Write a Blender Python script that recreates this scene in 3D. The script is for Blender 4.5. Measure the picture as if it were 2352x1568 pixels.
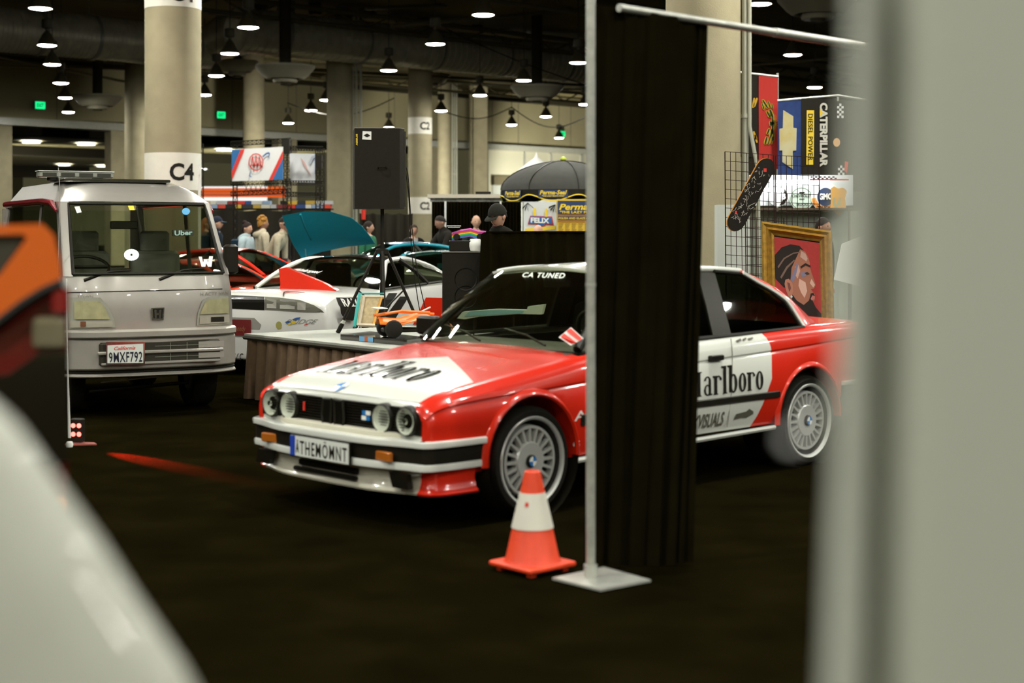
import bpy, bmesh, math, random
from mathutils import Vector, Matrix
from mathutils.bvhtree import BVHTree
random.seed(7)
S = bpy.context.scene
C = S.collection
for o in list(bpy.data.objects): bpy.data.objects.remove(o)
PI = math.pi
R = math.radians
V = Vector

# ------------------------------------------------------------------ camera, world, exposure
F, CX, HZ, HC = 3500.0, 1176.0, 535.0, 1.53          # focal length, centre and horizon in pixels of the 2352 x 1568 frame, eye height
cam_d = bpy.data.cameras.new('camera'); cam = bpy.data.objects.new('camera', cam_d); C.objects.link(cam)
cam_d.sensor_width = 36; cam_d.lens = F / 2352 * 36
cam_d.shift_y = -(784 - HZ) / 2352
cam_d.clip_start = 0.05; cam_d.clip_end = 400
cam_d.dof.use_dof = True; cam_d.dof.focus_distance = 15.0; cam_d.dof.aperture_fstop = 1.9
cam.location = (0, 0, HC); cam.rotation_euler = (PI / 2, 0, 0)
S.camera = cam
w = bpy.data.worlds.new('hall_air'); S.world = w; w.use_nodes = True
w.node_tree.nodes['Background'].inputs[0].default_value = (0.62, 0.58, 0.30, 1)
w.node_tree.nodes['Background'].inputs[1].default_value = 0.09
S.view_settings.view_transform = 'Standard'; S.view_settings.look = 'None'
S.view_settings.gamma = 1; S.view_settings.exposure = 0.0; S.view_settings.use_curve_mapping = False
LAMP_POWER = 380.0
LAMP_COL = (1.0, 0.985, 0.90)

# ------------------------------------------------------------------ materials
MATS = {}
def mat(name, col, rough=0.6, metal=0.0, noise=0.0, nscale=8.0, bump=0.0, bscale=40.0, coat=0.0, spec=0.5, emit=0.0, sheen=0.0, col2=None, stretch=None):
    if name in MATS: return MATS[name]
    m = bpy.data.materials.new(name); m.use_nodes = True; nt = m.node_tree; b = nt.nodes['Principled BSDF']
    b.inputs['Base Color'].default_value = (*col, 1); b.inputs['Roughness'].default_value = rough; b.inputs['Metallic'].default_value = metal
    b.inputs['Specular IOR Level'].default_value = min(spec, .22) if (max(col) < .06 and not coat) else spec
    if coat: b.inputs['Coat Weight'].default_value = coat; b.inputs['Coat Roughness'].default_value = 0.04
    if sheen: b.inputs['Sheen Weight'].default_value = sheen
    if emit: b.inputs['Emission Color'].default_value = (*col, 1); b.inputs['Emission Strength'].default_value = emit
    tc = nt.nodes.new('ShaderNodeTexCoord'); mp = nt.nodes.new('ShaderNodeMapping')
    nt.links.new(tc.outputs['Object'], mp.inputs['Vector'])
    if stretch: mp.inputs['Scale'].default_value = stretch
    if noise or col2:
        n = nt.nodes.new('ShaderNodeTexNoise'); n.inputs['Scale'].default_value = nscale; n.inputs['Detail'].default_value = 5
        mx = nt.nodes.new('ShaderNodeMix'); mx.data_type = 'RGBA'
        c2 = col2 or tuple(c * (1 - noise) for c in col)
        mx.inputs[6].default_value = (*col, 1); mx.inputs[7].default_value = (*c2, 1)
        rp = nt.nodes.new('ShaderNodeValToRGB'); rp.color_ramp.elements[0].position = .35; rp.color_ramp.elements[1].position = .7
        nt.links.new(mp.outputs[0], n.inputs['Vector']); nt.links.new(n.outputs['Fac'], rp.inputs[0]); nt.links.new(rp.outputs[0], mx.inputs[0])
        nt.links.new(mx.outputs[2], b.inputs['Base Color'])
    if bump:
        n2 = nt.nodes.new('ShaderNodeTexNoise'); n2.inputs['Scale'].default_value = bscale; n2.inputs['Detail'].default_value = 3
        bp = nt.nodes.new('ShaderNodeBump'); bp.inputs['Strength'].default_value = bump; bp.inputs['Distance'].default_value = .01
        nt.links.new(mp.outputs[0], n2.inputs['Vector']); nt.links.new(n2.outputs['Fac'], bp.inputs['Height']); nt.links.new(bp.outputs[0], b.inputs['Normal'])
    MATS[name] = m
    return m
def glass(name, tint, rough=0.02, mixf=0.12):
    if name in MATS: return MATS[name]
    m = bpy.data.materials.new(name); m.use_nodes = True; nt = m.node_tree; nt.nodes.clear()
    out = nt.nodes.new('ShaderNodeOutputMaterial'); t = nt.nodes.new('ShaderNodeBsdfTransparent'); g = nt.nodes.new('ShaderNodeBsdfGlossy')
    t.inputs[0].default_value = (*tint, 1); g.inputs['Roughness'].default_value = rough; g.inputs[0].default_value = (1, 1, 1, 1)
    mx = nt.nodes.new('ShaderNodeMixShader'); lw = nt.nodes.new('ShaderNodeLayerWeight'); lw.inputs[0].default_value = .5; pw = nt.nodes.new('ShaderNodeMath'); pw.operation = 'POWER'; pw.inputs[1].default_value = 4.0; ad = nt.nodes.new('ShaderNodeMath'); ad.operation = 'MULTIPLY_ADD'; ad.inputs[1].default_value = .8; ad.inputs[2].default_value = .035
    nt.links.new(lw.outputs['Facing'], pw.inputs[0]); nt.links.new(pw.outputs[0], ad.inputs[0]); nt.links.new(ad.outputs[0], mx.inputs[0]); nt.links.new(t.outputs[0], mx.inputs[1]); nt.links.new(g.outputs[0], mx.inputs[2]); nt.links.new(mx.outputs[0], out.inputs[0])
    MATS[name] = m
    return m
def emis(name, col, st):
    if name in MATS: return MATS[name]
    m = bpy.data.materials.new(name); m.use_nodes = True; nt = m.node_tree; nt.nodes.clear()
    out = nt.nodes.new('ShaderNodeOutputMaterial'); e = nt.nodes.new('ShaderNodeEmission')
    e.inputs[0].default_value = (*col, 1); e.inputs[1].default_value = st; nt.links.new(e.outputs[0], out.inputs[0])
    MATS[name] = m
    return m

M_CONC = mat('painted_concrete', (.36, .315, .19), .8, noise=.16, nscale=2.5, bump=.25, bscale=60)
M_BAND = mat('white_paint_band', (.80, .77, .66), .7, noise=.05)
M_INK = mat('dark_lettering', (.010, .008, .004), .6)
M_BLACKM = mat('black_metal', (.010, .0085, .004), .5)
M_BLACKP = mat('black_plastic', (.010, .0088, .0045), .45)
M_DRAPE = mat('black_drape_cloth', (.0085, .0068, .0026), 1.0, spec=.0, noise=.25, nscale=6)
M_ALU = mat('brushed_aluminium', (.62, .63, .56), .38, .75, noise=.15, nscale=20)
M_STEEL = mat('pale_steel', (.55, .56, .50), .42, .4, noise=.2, nscale=12)
M_WHITE = mat('white_plain', (.82, .83, .77), .55)
M_WALL = mat('beige_wall_paint', (.31, .275, .15), .85, noise=.1, nscale=.6)
M_DARKC = mat('dark_ceiling_paint', (.24, .20, .085), .9, noise=.3, nscale=.4)
M_DUCT = mat('spiral_duct_metal', (.66, .64, .50), .36, .4, noise=.25, nscale=3)
M_RUB = mat('black_rubber', (.008, .007, .0035), .6, bump=.1)
M_CHROME = mat('chrome', (.75, .77, .74), .12, 1.0)
M_SILV = mat('silver_alloy', (.60, .61, .57), .32, .35)
M_RED = mat('bright_red_paint', (.68, .024, .006), .25, coat=.6, spec=.35)
M_WPAINT = mat('white_car_paint', (.74, .76, .69), .22, coat=1.0)
M_TEAL = mat('teal_metallic_paint', (.02, .30, .38), .25, .25, coat=1.0)
M_BLUE = mat('blue_print', (.03, .12, .38), .6)
M_REDP = mat('red_print', (.66, .03, .015), .6)
M_YEL = mat('yellow_print', (.85, .60, .03), .6)
M_ORG = mat('orange_plastic', (.85, .20, .02), .4)
M_SKIN = mat('skin', (.58, .33, .22), .55)
M_SKIN2 = mat('skin_brown', (.36, .19, .12), .55)

# ------------------------------------------------------------------ geometry helpers
def P(px, py, d): return V(((px - CX) * d / F, d, HC - (py - HZ) * d / F))
def dir_px(px, py): return V(((px - CX) / F, 1, -(py - HZ) / F))
def PZ(px, py, z):
    d = (HC - z) * F / (py - HZ); return P(px, py, d)
def on_plane(px, py, p0, n):
    r = dir_px(px, py); o = V((0, 0, HC)); t = (p0 - o).dot(n) / r.dot(n); return o + r * t

class MB:
    def __init__(s): s.v = []; s.f = []
    def add(s, vs, fs):
        k = len(s.v); s.v += [V(v) for v in vs]; s.f += [tuple(i + k for i in f) for f in fs]; return s
    def box(s, c, d, M=None, taper=1.0):
        x, y, z = d[0] / 2, d[1] / 2, d[2] / 2
        vs = [V((sx * x * (taper if sz > 0 else 1), sy * y * (taper if sz > 0 else 1), sz * z)) for sz in (-1, 1) for sy in (-1, 1) for sx in (-1, 1)]
        if M is not None: vs = [M @ v for v in vs]
        vs = [v + V(c) for v in vs]
        return s.add(vs, [(0, 2, 3, 1), (4, 5, 7, 6), (0, 1, 5, 4), (2, 6, 7, 3), (0, 4, 6, 2), (1, 3, 7, 5)])
    def rbox(s, c, d, r=.02, M=None, seg=3):   # box rounded on its vertical edges and chamfered at top and bottom
        x, y, z = d[0] / 2, d[1] / 2, d[2] / 2; r = min(r, x * .95, y * .95, z * .95)
        ring = []
        for k, (sx, sy) in enumerate(((1, 1), (-1, 1), (-1, -1), (1, -1))):
            for i in range(seg + 1):
                a = k * PI / 2 + i * PI / 2 / seg; ring.append((sx * (x - r) + math.cos(a) * r, sy * (y - r) + math.sin(a) * r, sx, sy))
        n = len(ring); vs = []; e = r * .5
        for (zz, ins) in ((-z, e), (-z + e, 0), (z - e, 0), (z, e)):
            for (a, b, sx, sy) in ring:
                vs.append(V((a - math.copysign(min(ins, abs(a)), a), b - math.copysign(min(ins, abs(b)), b), zz)))
        fs = [tuple(range(n))[::-1], tuple(range(3 * n, 4 * n))]
        for l in range(3):
            for i in range(n): j = (i + 1) % n; fs.append((l * n + i, l * n + j, (l + 1) * n + j, (l + 1) * n + i))
        if M is not None: vs = [M @ v for v in vs]
        return s.add([v + V(c) for v in vs], fs)
    def tube(s, pts, r, n=8, cap=True):
        pts = [V(p) for p in pts]; rs = r if isinstance(r, (list, tuple)) else [r] * len(pts)
        k = len(s.v); t0 = (pts[1] - pts[0]).normalized(); up = V((0, 0, 1)) if abs(t0.z) < .9 else V((1, 0, 0))
        a = t0.cross(up).normalized()
        for i, p in enumerate(pts):
            t = (pts[min(i + 1, len(pts) - 1)] - pts[max(i - 1, 0)])
            t = t.normalized() if t.length > 1e-9 else t0
            a = (a - t * a.dot(t)).normalized(); b = t.cross(a)
            for j in range(n): q = 2 * PI * j / n; s.v.append(p + (a * math.cos(q) + b * math.sin(q)) * rs[i])
        for i in range(len(pts) - 1):
            for j in range(n): jj = (j + 1) % n; s.f.append((k + i * n + j, k + i * n + jj, k + (i + 1) * n + jj, k + (i + 1) * n + j))
        if cap: s.f.append(tuple(k + j for j in range(n))[::-1]); s.f.append(tuple(k + (len(pts) - 1) * n + j for j in range(n)))
        return s
    def lathe(s, prof, n=24, c=(0, 0, 0), M=None, full=2 * PI):
        k = len(s.v); closed = abs(full - 2 * PI) < 1e-6; m = n if closed else n + 1
        for (r, z) in prof:
            for j in range(m):
                q = full * j / n; p = V((r * math.cos(q), r * math.sin(q), z))
                if M is not None: p = M @ p
                s.v.append(p + V(c))
        for i in range(len(prof) - 1):
            for j in range(n): jj = (j + 1) % m; s.f.append((k + i * m + j, k + i * m + jj, k + (i + 1) * m + jj, k + (i + 1) * m + j))
        return s
    def grid(s, rows, close=False):
        k = len(s.v); n = len(rows[0])
        for r in rows: s.v += [V(p) for p in r]
        for i in range(len(rows) - 1):
            for j in range(n - 1 if not close else n): jj = (j + 1) % n; s.f.append((k + i * n + j, k + i * n + jj, k + (i + 1) * n + jj, k + (i + 1) * n + j))
        return s
    def prism(s, pts, off):     # polygon (3D points) extruded by a vector
        n = len(pts); off = V(off); vs = [V(p) for p in pts] + [V(p) + off for p in pts]
        fs = [tuple(range(n)), tuple(range(n, 2 * n))[::-1]] + [(i, i + n, (i + 1) % n + n, (i + 1) % n) for i in range(n)]
        return s.add(vs, fs)
    def mesh(s, name, T=None):
        me = bpy.data.meshes.new(name); vs = [T @ v for v in s.v] if T is not None else s.v
        me.from_pydata([tuple(v) for v in vs], [], s.f); me.validate()
        bm = bmesh.new(); bm.from_mesh(me); bmesh.ops.recalc_face_normals(bm, faces=bm.faces); bm.to_mesh(me); bm.free()
        return me
def smooth(me, ang=38):
    me.shade_smooth()
    try: me.set_sharp_from_angle(angle=R(ang))
    except Exception: pass
INV = {}
def inv(o):
    M = Matrix.Identity(4)
    while o is not None: M = o.matrix_basis @ M; o = o.parent
    return M.inverted()
def obj(name, mb, m, parent=None, label=None, cat=None, group=None, kind=None, sm=38, world=False, **kw):
    """one mesh object; world=True: the points are world points although the parent is placed somewhere"""
    T = inv(parent) if (world and parent is not None) else None
    me = mb.mesh(name, T) if isinstance(mb, MB) else mb
    if sm: smooth(me, sm)
    o = bpy.data.objects.new(name, me); C.objects.link(o)
    if m is not None:
        me.materials.clear()
        for q in (m if isinstance(m, (list, tuple)) else [m]): me.materials.append(q)
    if parent is not None: o.parent = parent
    props(o, label, cat, group, kind)
    return o
def props(o, label=None, cat=None, group=None, kind=None):
    if label: o['label'] = label
    if cat: o['category'] = cat
    if group: o['group'] = group
    if kind: o['kind'] = kind
def thing(name, label, cat, loc=(0, 0, 0), rz=0, group=None):
    o = bpy.data.objects.new(name, None); C.objects.link(o); o.location = loc; o.rotation_euler = (0, 0, rz)
    o.empty_display_size = .1; props(o, label, cat, group)
    INV[o.name] = (Matrix.Translation(V(loc)) @ Matrix.Rotation(rz, 4, 'Z')).inverted()
    return o
def solo(name, mb, m, label, cat, loc=None, group=None, kind=None, sm=38):
    """a thing that is one mesh given in world points; its origin is put at loc"""
    loc = V(loc) if loc is not None else sum((v for v in mb.v), V()) / len(mb.v)
    mb.v = [v - loc for v in mb.v]; o = obj(name, mb, m, None, label, cat, group, kind, sm); o.location = loc
    return o
def struct(name, mb, m, sm=0):
    return obj(name, mb, m, kind='structure', sm=sm)
def copy_tree(o, loc=None, rz=None, label=None, group=None, parent=None):
    c = o.copy(); C.objects.link(c)
    if parent is not None: c.parent = parent
    if loc is not None: c.location = loc
    if rz is not None: c.rotation_euler = (0, 0, rz)
    if label: c['label'] = label
    if group: c['group'] = group
    for ch in [x for x in o.children]: copy_tree(ch, parent=c)
    return c

# text and flat shapes as triangles in the unit square
TXT = {}
def text2d(s, bold=0.0, shear=0.0, spacing=1.0):
    key = (s, bold, shear, spacing)
    if key not in TXT:
        cu = bpy.data.curves.new('t', 'FONT'); cu.body = s; cu.size = 1; cu.offset = bold; cu.shear = shear; cu.resolution_u = 3; cu.space_character = spacing
        o = bpy.data.objects.new('t', cu); C.objects.link(o); dg = bpy.context.evaluated_depsgraph_get(); dg.update()
        me = bpy.data.meshes.new_from_object(o.evaluated_get(dg)); me_v = [V(v.co) for v in me.vertices]; me_f = [tuple(p.vertices) for p in me.polygons]
        bpy.data.objects.remove(o); bpy.data.meshes.remove(me); bpy.data.curves.remove(cu)
        x0 = min(v.x for v in me_v); x1 = max(v.x for v in me_v); y0 = min(v.y for v in me_v); y1 = max(v.y for v in me_v)
        TXT[key] = ([((v.x - x0) / (x1 - x0), (v.y - y0) / (y1 - y0)) for v in me_v], me_f, (x1 - x0) / (y1 - y0))
    return TXT[key][:2]
def poly2d(*polys):
    vs = []; fs = []
    for p in polys:
        k = len(vs); vs += [tuple(q) for q in p]; fs.append(tuple(range(k, k + len(p))))
    return vs, fs
def ring2d(cx, cy, rx, ry, ix, iy, n=28, a0=0, a1=2 * PI):
    polys = []
    for i in range(n):
        a = a0 + (a1 - a0) * i / n; b = a0 + (a1 - a0) * (i + 1) / n
        polys.append([(cx + rx * math.cos(a), cy + ry * math.sin(a)), (cx + rx * math.cos(b), cy + ry * math.sin(b)), (cx + ix * math.cos(b), cy + iy * math.sin(b)), (cx + ix * math.cos(a), cy + iy * math.sin(a))])
    return polys
def disc2d(cx, cy, rx, ry, n=28): return [(cx + rx * math.cos(2 * PI * i / n), cy + ry * math.sin(2 * PI * i / n)) for i in range(n)]
def shape_obj(name, sh, fn, m, parent=None, cuts=0, world=True, **kw):
    """a flat unit-square shape, cut into cells and laid on a surface by fn(u, v)"""
    vs, fs = sh; me = bpy.data.meshes.new(name); me.from_pydata([(x, y, 0) for x, y in vs], [], fs)
    bm = bmesh.new(); bm.from_mesh(me)
    if cuts:
        for ax in range(2):
            for i in range(1, cuts):
                no = V((1, 0, 0)) if ax == 0 else V((0, 1, 0))
                bmesh.ops.bisect_plane(bm, geom=bm.verts[:] + bm.edges[:] + bm.faces[:], plane_co=no * (i / cuts), plane_no=no)
    bad = []
    for v in bm.verts:
        q = fn(v.co.x, v.co.y)
        if q is None: bad.append(v)
        else: v.co = q
    if bad: bmesh.ops.delete(bm, geom=bad, context='VERTS')
    bm.to_mesh(me); bm.free()
    if world and parent is not None: me.transform(inv(parent))
    return obj(name, me, m, parent, sm=0, **kw)
def quad_fn(q, hit):
    """q: px corners top-left, top-right, bottom-right, bottom-left; hit(px, py) -> world point"""
    def fn(u, v):
        a = (q[3][0] + (q[2][0] - q[3][0]) * u, q[3][1] + (q[2][1] - q[3][1]) * u); b = (q[0][0] + (q[1][0] - q[0][0]) * u, q[0][1] + (q[1][1] - q[0][1]) * u)
        return hit(a[0] + (b[0] - a[0]) * v, a[1] + (b[1] - a[1]) * v)
    return fn
def hit_plane(p0, n, off=.004):
    p0 = V(p0); n = V(n).normalized()
    if n.dot(V((0, 0, HC)) - p0) < 0: n = -n
    return lambda px, py: on_plane(px, py, p0 + n * off, n)
def bvh_of(objs):
    bpy.context.view_layer.update(); vs = []; fs = []
    for o in objs:
        k = len(vs); vs += [o.matrix_world @ v.co for v in o.data.vertices]; fs += [tuple(i + k for i in p.vertices) for p in o.data.polygons]
    return BVHTree.FromPolygons(vs, fs)
def hit_bvh(b, off=.004):
    def h(px, py):
        r = dir_px(px, py).normalized(); loc, n, i, dist = b.ray_cast(V((0, 0, HC)), r)
        if loc is None: return None
        if n.dot(r) > 0: n = -n
        return loc + n * off
    return h
def frame_fn(o, u, v, off=0):
    """flat placement: origin o, full-width vector u, full-height vector v"""
    o = V(o); u = V(u); v = V(v); n = u.cross(v).normalized() * off
    return lambda a, b: o + u * a + v * b + n
def pxpoly(pts):      # polygon given in pixels, for use with fn = hit directly
    return [tuple(p) for p in pts]
def apply_bool(o, cutters):
    for c in cutters:
        md = o.modifiers.new('cut', 'BOOLEAN'); md.operation = 'DIFFERENCE'; md.object = c; md.solver = 'EXACT'
    bpy.context.view_layer.update(); dg = bpy.context.evaluated_depsgraph_get()
    me = bpy.data.meshes.new_from_object(o.evaluated_get(dg)); o.modifiers.clear(); o.data = me
    for c in cutters: bpy.data.objects.remove(c)
    smooth(me, 38)
def px_decal(name, polys, hit, m, parent=None, cuts=0, **kw):
    xs = [p[0] for q in polys for p in q]; ys = [p[1] for q in polys for p in q]
    x0, x1, y0, y1 = min(xs), max(xs), min(ys), max(ys)
    sh = poly2d(*[[((a - x0) / (x1 - x0), (b - y0) / (y1 - y0)) for a, b in q] for q in polys])
    return shape_obj(name, sh, lambda u, v: hit(x0 + (x1 - x0) * u, y0 + (y1 - y0) * v), m, parent, cuts, **kw)

# ------------------------------------------------------------------ hall shell
def carpet_mat():
    m = mat('black_event_carpet', (.0045, .0035, .0010), 1.0, spec=.0, noise=.45, nscale=2.2, bump=.6, bscale=150, col2=(.0078, .0061, .0018))
    return m
struct('floor', MB().add([(-60, -12, 0), (70, -12, 0), (70, 190, 0), (-60, 190, 0)], [(0, 1, 2, 3)]), carpet_mat())
K, TW = 90.0, 0.952                                   # back wall line y = K + TW x
def wy(x): return K + TW * x
CEIL = 9.7
WD = V((1, TW, 0)).normalized(); WN = V((TW, -1, 0)).normalized()      # along the wall, and out of it towards the camera
def wallpx(px, py): return on_plane(px, py, V((0, K, 0)), WN)
def wallbox(mb, pxa, pxb, z0, z1, th=.6, out=0.0):
    z0 = 1.53 + (z0 - 1.53) * 1.0714 if 0 < z0 < CEIL else z0; z1 = 1.53 + (z1 - 1.53) * 1.0714 if z1 < CEIL else z1
    a = wallpx(pxa, HZ); b = wallpx(pxb, HZ); a.z = b.z = 0
    n = WN * out; q = [a + n, b + n, b + n - WN * th, a + n - WN * th]
    return mb.add([p + V((0, 0, z0)) for p in q] + [p + V((0, 0, z1)) for p in q], [(0, 1, 5, 4), (1, 2, 6, 5), (2, 3, 7, 6), (3, 0, 4, 7), (4, 5, 6, 7), (3, 2, 1, 0)])
ceil = MB().add([(-60, -12, CEIL), (70, -12, CEIL), (70, 150, CEIL), (-60, 150, CEIL)], [(3, 2, 1, 0)])
struct('ceiling', ceil, M_DARKC)
for nm_, q_ in (('wall_left', ((-60, -12), (-60, 150))), ('wall_right', ((70, 150), (70, -12))), ('wall_front', ((70, -12), (-60, -12)))):
    (xa_, ya_), (xb_, yb_) = q_; struct(nm_, MB().add([(xa_, ya_, 0), (xb_, yb_, 0), (xb_, yb_, CEIL), (xa_, ya_, CEIL)], [(0, 1, 2, 3)]), M_WALL)
wb = MB(); wallbox(wb, -500, 2700, 6.35, CEIL)
struct('wall_back_upper', wb, M_WALL)
M_WALL2 = mat('lit_beige_wall', (.52, .50, .36), .85, noise=.08, nscale=.5)  # lighter copy of the beige paint, the bay's brightness put into the colour
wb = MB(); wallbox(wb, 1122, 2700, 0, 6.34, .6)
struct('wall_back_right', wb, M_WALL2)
wb = MB()
for a, b in ((-60, 28), (255, 330), (640, 682), (1003, 1040)): wallbox(wb, a, b, 0, 6.34, .6)
for i, (a, b) in enumerate(((-60, 28), (255, 330), (640, 682), (1003, 1040))):
    struct('wall_pier.%03d' % i if i else 'wall_pier', wallbox(MB(), a, b, 0, 6.34, .6), M_CONC)
struct('trim_lintel', wallbox(MB(), -400, 1345, 6.05, 6.36, .9, .25), mat('pale_lintel', (.42, .42, .34), .35, noise=.1))
tr = MB()
for px in (130, 375, 533, 680, 905, 1130, 1190, 1310): wallbox(tr, px, px + 1.2, 6.4, 9.0, .05, .02)
struct('trim_joint', tr, mat('panel_joint', (.16, .14, .09), .8))
tr = MB()
for px in (1202, 1262, 1332): wallbox(tr, px, px + 3, 0, 6.0, .12, .12)
struct('trim_pipe', tr, M_STEEL)
struct('trim_upper_rail', wallbox(MB(), -400, 1345, 8.62, 8.9, .5, 1.6), mat('dark_beam', (.03, .026, .012), .8))
# roller shutter in the right bay
sh = MB()
for i in range(26): wallbox(sh, 1130, 1210, 0 + i * .16, .145 + i * .16, .1, .06)
struct('door_1', sh, mat('grey_roller_shutter', (.42, .44, .38), .5))
struct('trim_shutter_head', wallbox(MB(), 1128, 1212, 4.15, 4.65, .3, .25), mat('brown_shutter_head', (.12, .10, .045), .6))

# the lower hall behind the openings: corrugated ceiling with round lights and dark beams
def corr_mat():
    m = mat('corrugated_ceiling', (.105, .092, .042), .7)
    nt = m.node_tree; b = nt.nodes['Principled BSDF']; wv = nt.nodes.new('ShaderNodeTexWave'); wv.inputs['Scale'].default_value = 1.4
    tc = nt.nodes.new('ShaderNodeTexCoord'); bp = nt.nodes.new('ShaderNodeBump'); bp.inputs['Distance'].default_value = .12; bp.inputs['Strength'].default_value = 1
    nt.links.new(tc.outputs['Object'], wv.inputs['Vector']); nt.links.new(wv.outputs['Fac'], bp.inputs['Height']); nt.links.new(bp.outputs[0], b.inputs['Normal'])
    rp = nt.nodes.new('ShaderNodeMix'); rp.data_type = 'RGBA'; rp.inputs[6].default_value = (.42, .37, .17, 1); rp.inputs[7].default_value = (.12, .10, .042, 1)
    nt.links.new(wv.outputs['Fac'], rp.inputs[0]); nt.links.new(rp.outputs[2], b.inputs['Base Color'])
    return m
CEIL_BACK = 6.95
def back(a, dist): p = wallpx(a, HZ); p.z = 0; return p - WN * dist
q = [back(-300, .7), back(1160, .7), back(1160, 70), back(-300, 70)]
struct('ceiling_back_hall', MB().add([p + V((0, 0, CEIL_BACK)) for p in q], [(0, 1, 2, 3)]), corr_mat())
bm_ = MB()
for dd, z0, z1 in ((7, 6.45, 6.94), (24, 6.35, 6.94), (50, 6.0, 6.94)):
    a, b = back(-300, dd), back(1160, dd); n = WN * .9
    qq = [a, b, b - n, a - n]; bm_.add([p + V((0, 0, z0)) for p in qq] + [p + V((0, 0, z1)) for p in qq], [(0, 1, 5, 4), (1, 2, 6, 5), (2, 3, 7, 6), (3, 0, 4, 7), (3, 2, 1, 0)])
struct('ceiling_beam', bm_, mat('near_black_beam', (.014, .012, .005), .9))
a, b = back(-300, 62), back(1160, 62)
struct('wall_far', MB().add([a, b, b + V((0, 0, 6.9)), a + V((0, 0, 6.9))], [(0, 1, 2, 3)]), mat('dark_far_wall', (.07, .06, .025), .9))

# ------------------------------------------------------------------ lamps
def lens_mat(): return emis('lamp_lens_glow', LAMP_COL, LAMP_POWER)
def high_bay(name, label, D=.56, cable=2.6):
    t = thing(name, label, 'ceiling lamp')
    obj('lamp_shade', MB().lathe([(.045, .40), (.07, .37), (.12, .30), (.19, .17), (.255, .05), (.285, 0), (.285, -.02), (.27, -.02), (.25, .04), (.18, .16), (.10, .28), (0, .33)], 20), mat('lamp_shade_metal', (.10, .09, .05), .35, .5), t)
    obj('lens', MB().lathe([(0, -.045), (.12, -.045), (.21, -.03), (.26, -.005), (.262, .012)], 20), lens_mat(), t)
    obj('ballast_box', MB().lathe([(0, .72), (.13, .72), (.15, .70), (.15, .50), (.13, .47), (.05, .45), (.045, .38)], 16), mat('ballast_metal', (.06, .052, .025), .6), t)
    obj('cable', MB().tube([(0, 0, .70), (0, 0, .70 + cable)], .012, 5), M_BLACKM, t)
    return t
LZ = 6.81
vis = [
 (93, 18, 'nearest lamp of the left-hand row, showing an octagonal lens at the top left corner'),
 (108, 103, 'second lamp of the left-hand row, hanging in front of the left duct'),
 (120, 147, 'third lamp of the left-hand row, just under the left duct'),
 (140, 190, 'fourth lamp of the left-hand row, with a small spark of light beside it'),
 (150, 224, 'fifth lamp of the left-hand row, seen edge-on above the last one'),
 (157, 257, 'last lamp of the left-hand row, with its dark bell shade in full view'),
 (570, 62, 'lamp in front of the big duct, right of the numbered column'),
 (528, 122, 'lamp with a drum-shaped ballast hanging below the duct elbow'),
 (497, 173, 'lamp right of the numbered column, above a ragged air diffuser'),
 (470, 217, 'bell lamp half hidden by the right edge of the numbered column'),
 (1110, 33, 'highest lamp left of the black drape, hung among the dark ceiling pipes'),
 (1000, 100, 'lamp with a tilted shade hanging in front of the big duct'),
 (893, 161, 'lamp with a square ballast just right of the piped column'),
 (714, 253, 'bell lamp under the round air diffuser, nearer the piped column'),
 (662, 282, 'bell lamp hanging above the blue and red banner on its truss'),
 (893, 292, 'bell lamp right above the loudspeaker on its tripod'),
 (1328, 143, 'lamp hanging at the right end of the big duct beside the metal pole'),
 (1203, 184, 'lamp with a twin ballast box in front of the underside of the duct'),
 (1102, 218, 'lamp hanging in front of the square concrete pillar'),
 (1013, 254, 'glaring lamp in front of the column behind the banded column'),
 (1175, 286, 'bell lamp hung from a swagged cable left of the lit wall'),
 (1254, 267, 'lamp hanging just under the right-hand air diffuser'),
 (1284, 316, 'bell lamp half covering the rightmost exit sign'),
 (1344, 239, 'lamp peeking out from behind the metal pole'),
 (750, 229, 'lamp peeking out from behind the left side of the piped column'),
 (1745, 8, 'lamp at the top edge right of the twin pipes'),
 (1821, 125, 'lamp under the aluminium crossbar on the right'),
 (1871, 200, 'lamp right above the black banner with yellow panel')]
proto = None; LAMPS = []
for px, py, lab in vis:
    p = PZ(px, py, LZ)
    if proto is None: proto = high_bay('high_bay_lamp', lab); o = proto
    else: o = copy_tree(proto)
    o.location = p; o['label'] = lab; o['group'] = 'high bay lamps'; LAMPS.append(p)
A_, B_ = V((-1.65, 6.15, 0)), V((4.45, 3.4, 0)); O_ = V((-.69, 36.8, LZ))
for i in range(-10, 8):
    for j in range(-9, 10):
        p = O_ + A_ * i + B_ * j
        vis_top = (p.y > 34 and abs(p.x) < p.y * .36)
        if -9 < p.y < 36 and -15 < p.x < 19 and not vis_top:
            copy_tree(proto, loc=p, label='high bay lamp hanging above the cars beyond the top edge', group='high bay lamps overhead')
# round lights in the corrugated ceiling, and their copies seen in the gap further right
rp = None
for px, py, lab in ((72, 327, 'oval ceiling light, left one of the front pair in the left opening'), (198, 332, 'oval ceiling light, right one of the front pair in the left opening'),
        (147, 379, 'oval ceiling light, left one of the rear pair above the van light bar'), (236, 382, 'oval ceiling light, right one of the rear pair above the van light bar'),
        (516, 345, 'oval ceiling light directly left of the blue and red banner'), (463, 388, 'oval ceiling light beside the right edge of the numbered column'),
        (996, 363, 'small oval light peeking out right of the banded column')):
    p = PZ(px, py, 6.86)
    if rp is None:
        rp = thing('recessed_light', lab, 'ceiling light'); o = rp
        obj('light_disc', MB().lathe([(0, 0), (.55, 0), (.6, .05)], 20), emis('recessed_glow', (1, 1, .93), 30), rp)
        obj('rim', MB().lathe([(.55, .0), (.66, -.03), (.68, .05)], 20), M_STEEL, rp)
    else: o = copy_tree(rp)
    o.location = p; o['label'] = lab; o['group'] = 'round lights under the corrugated ceiling'

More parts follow.
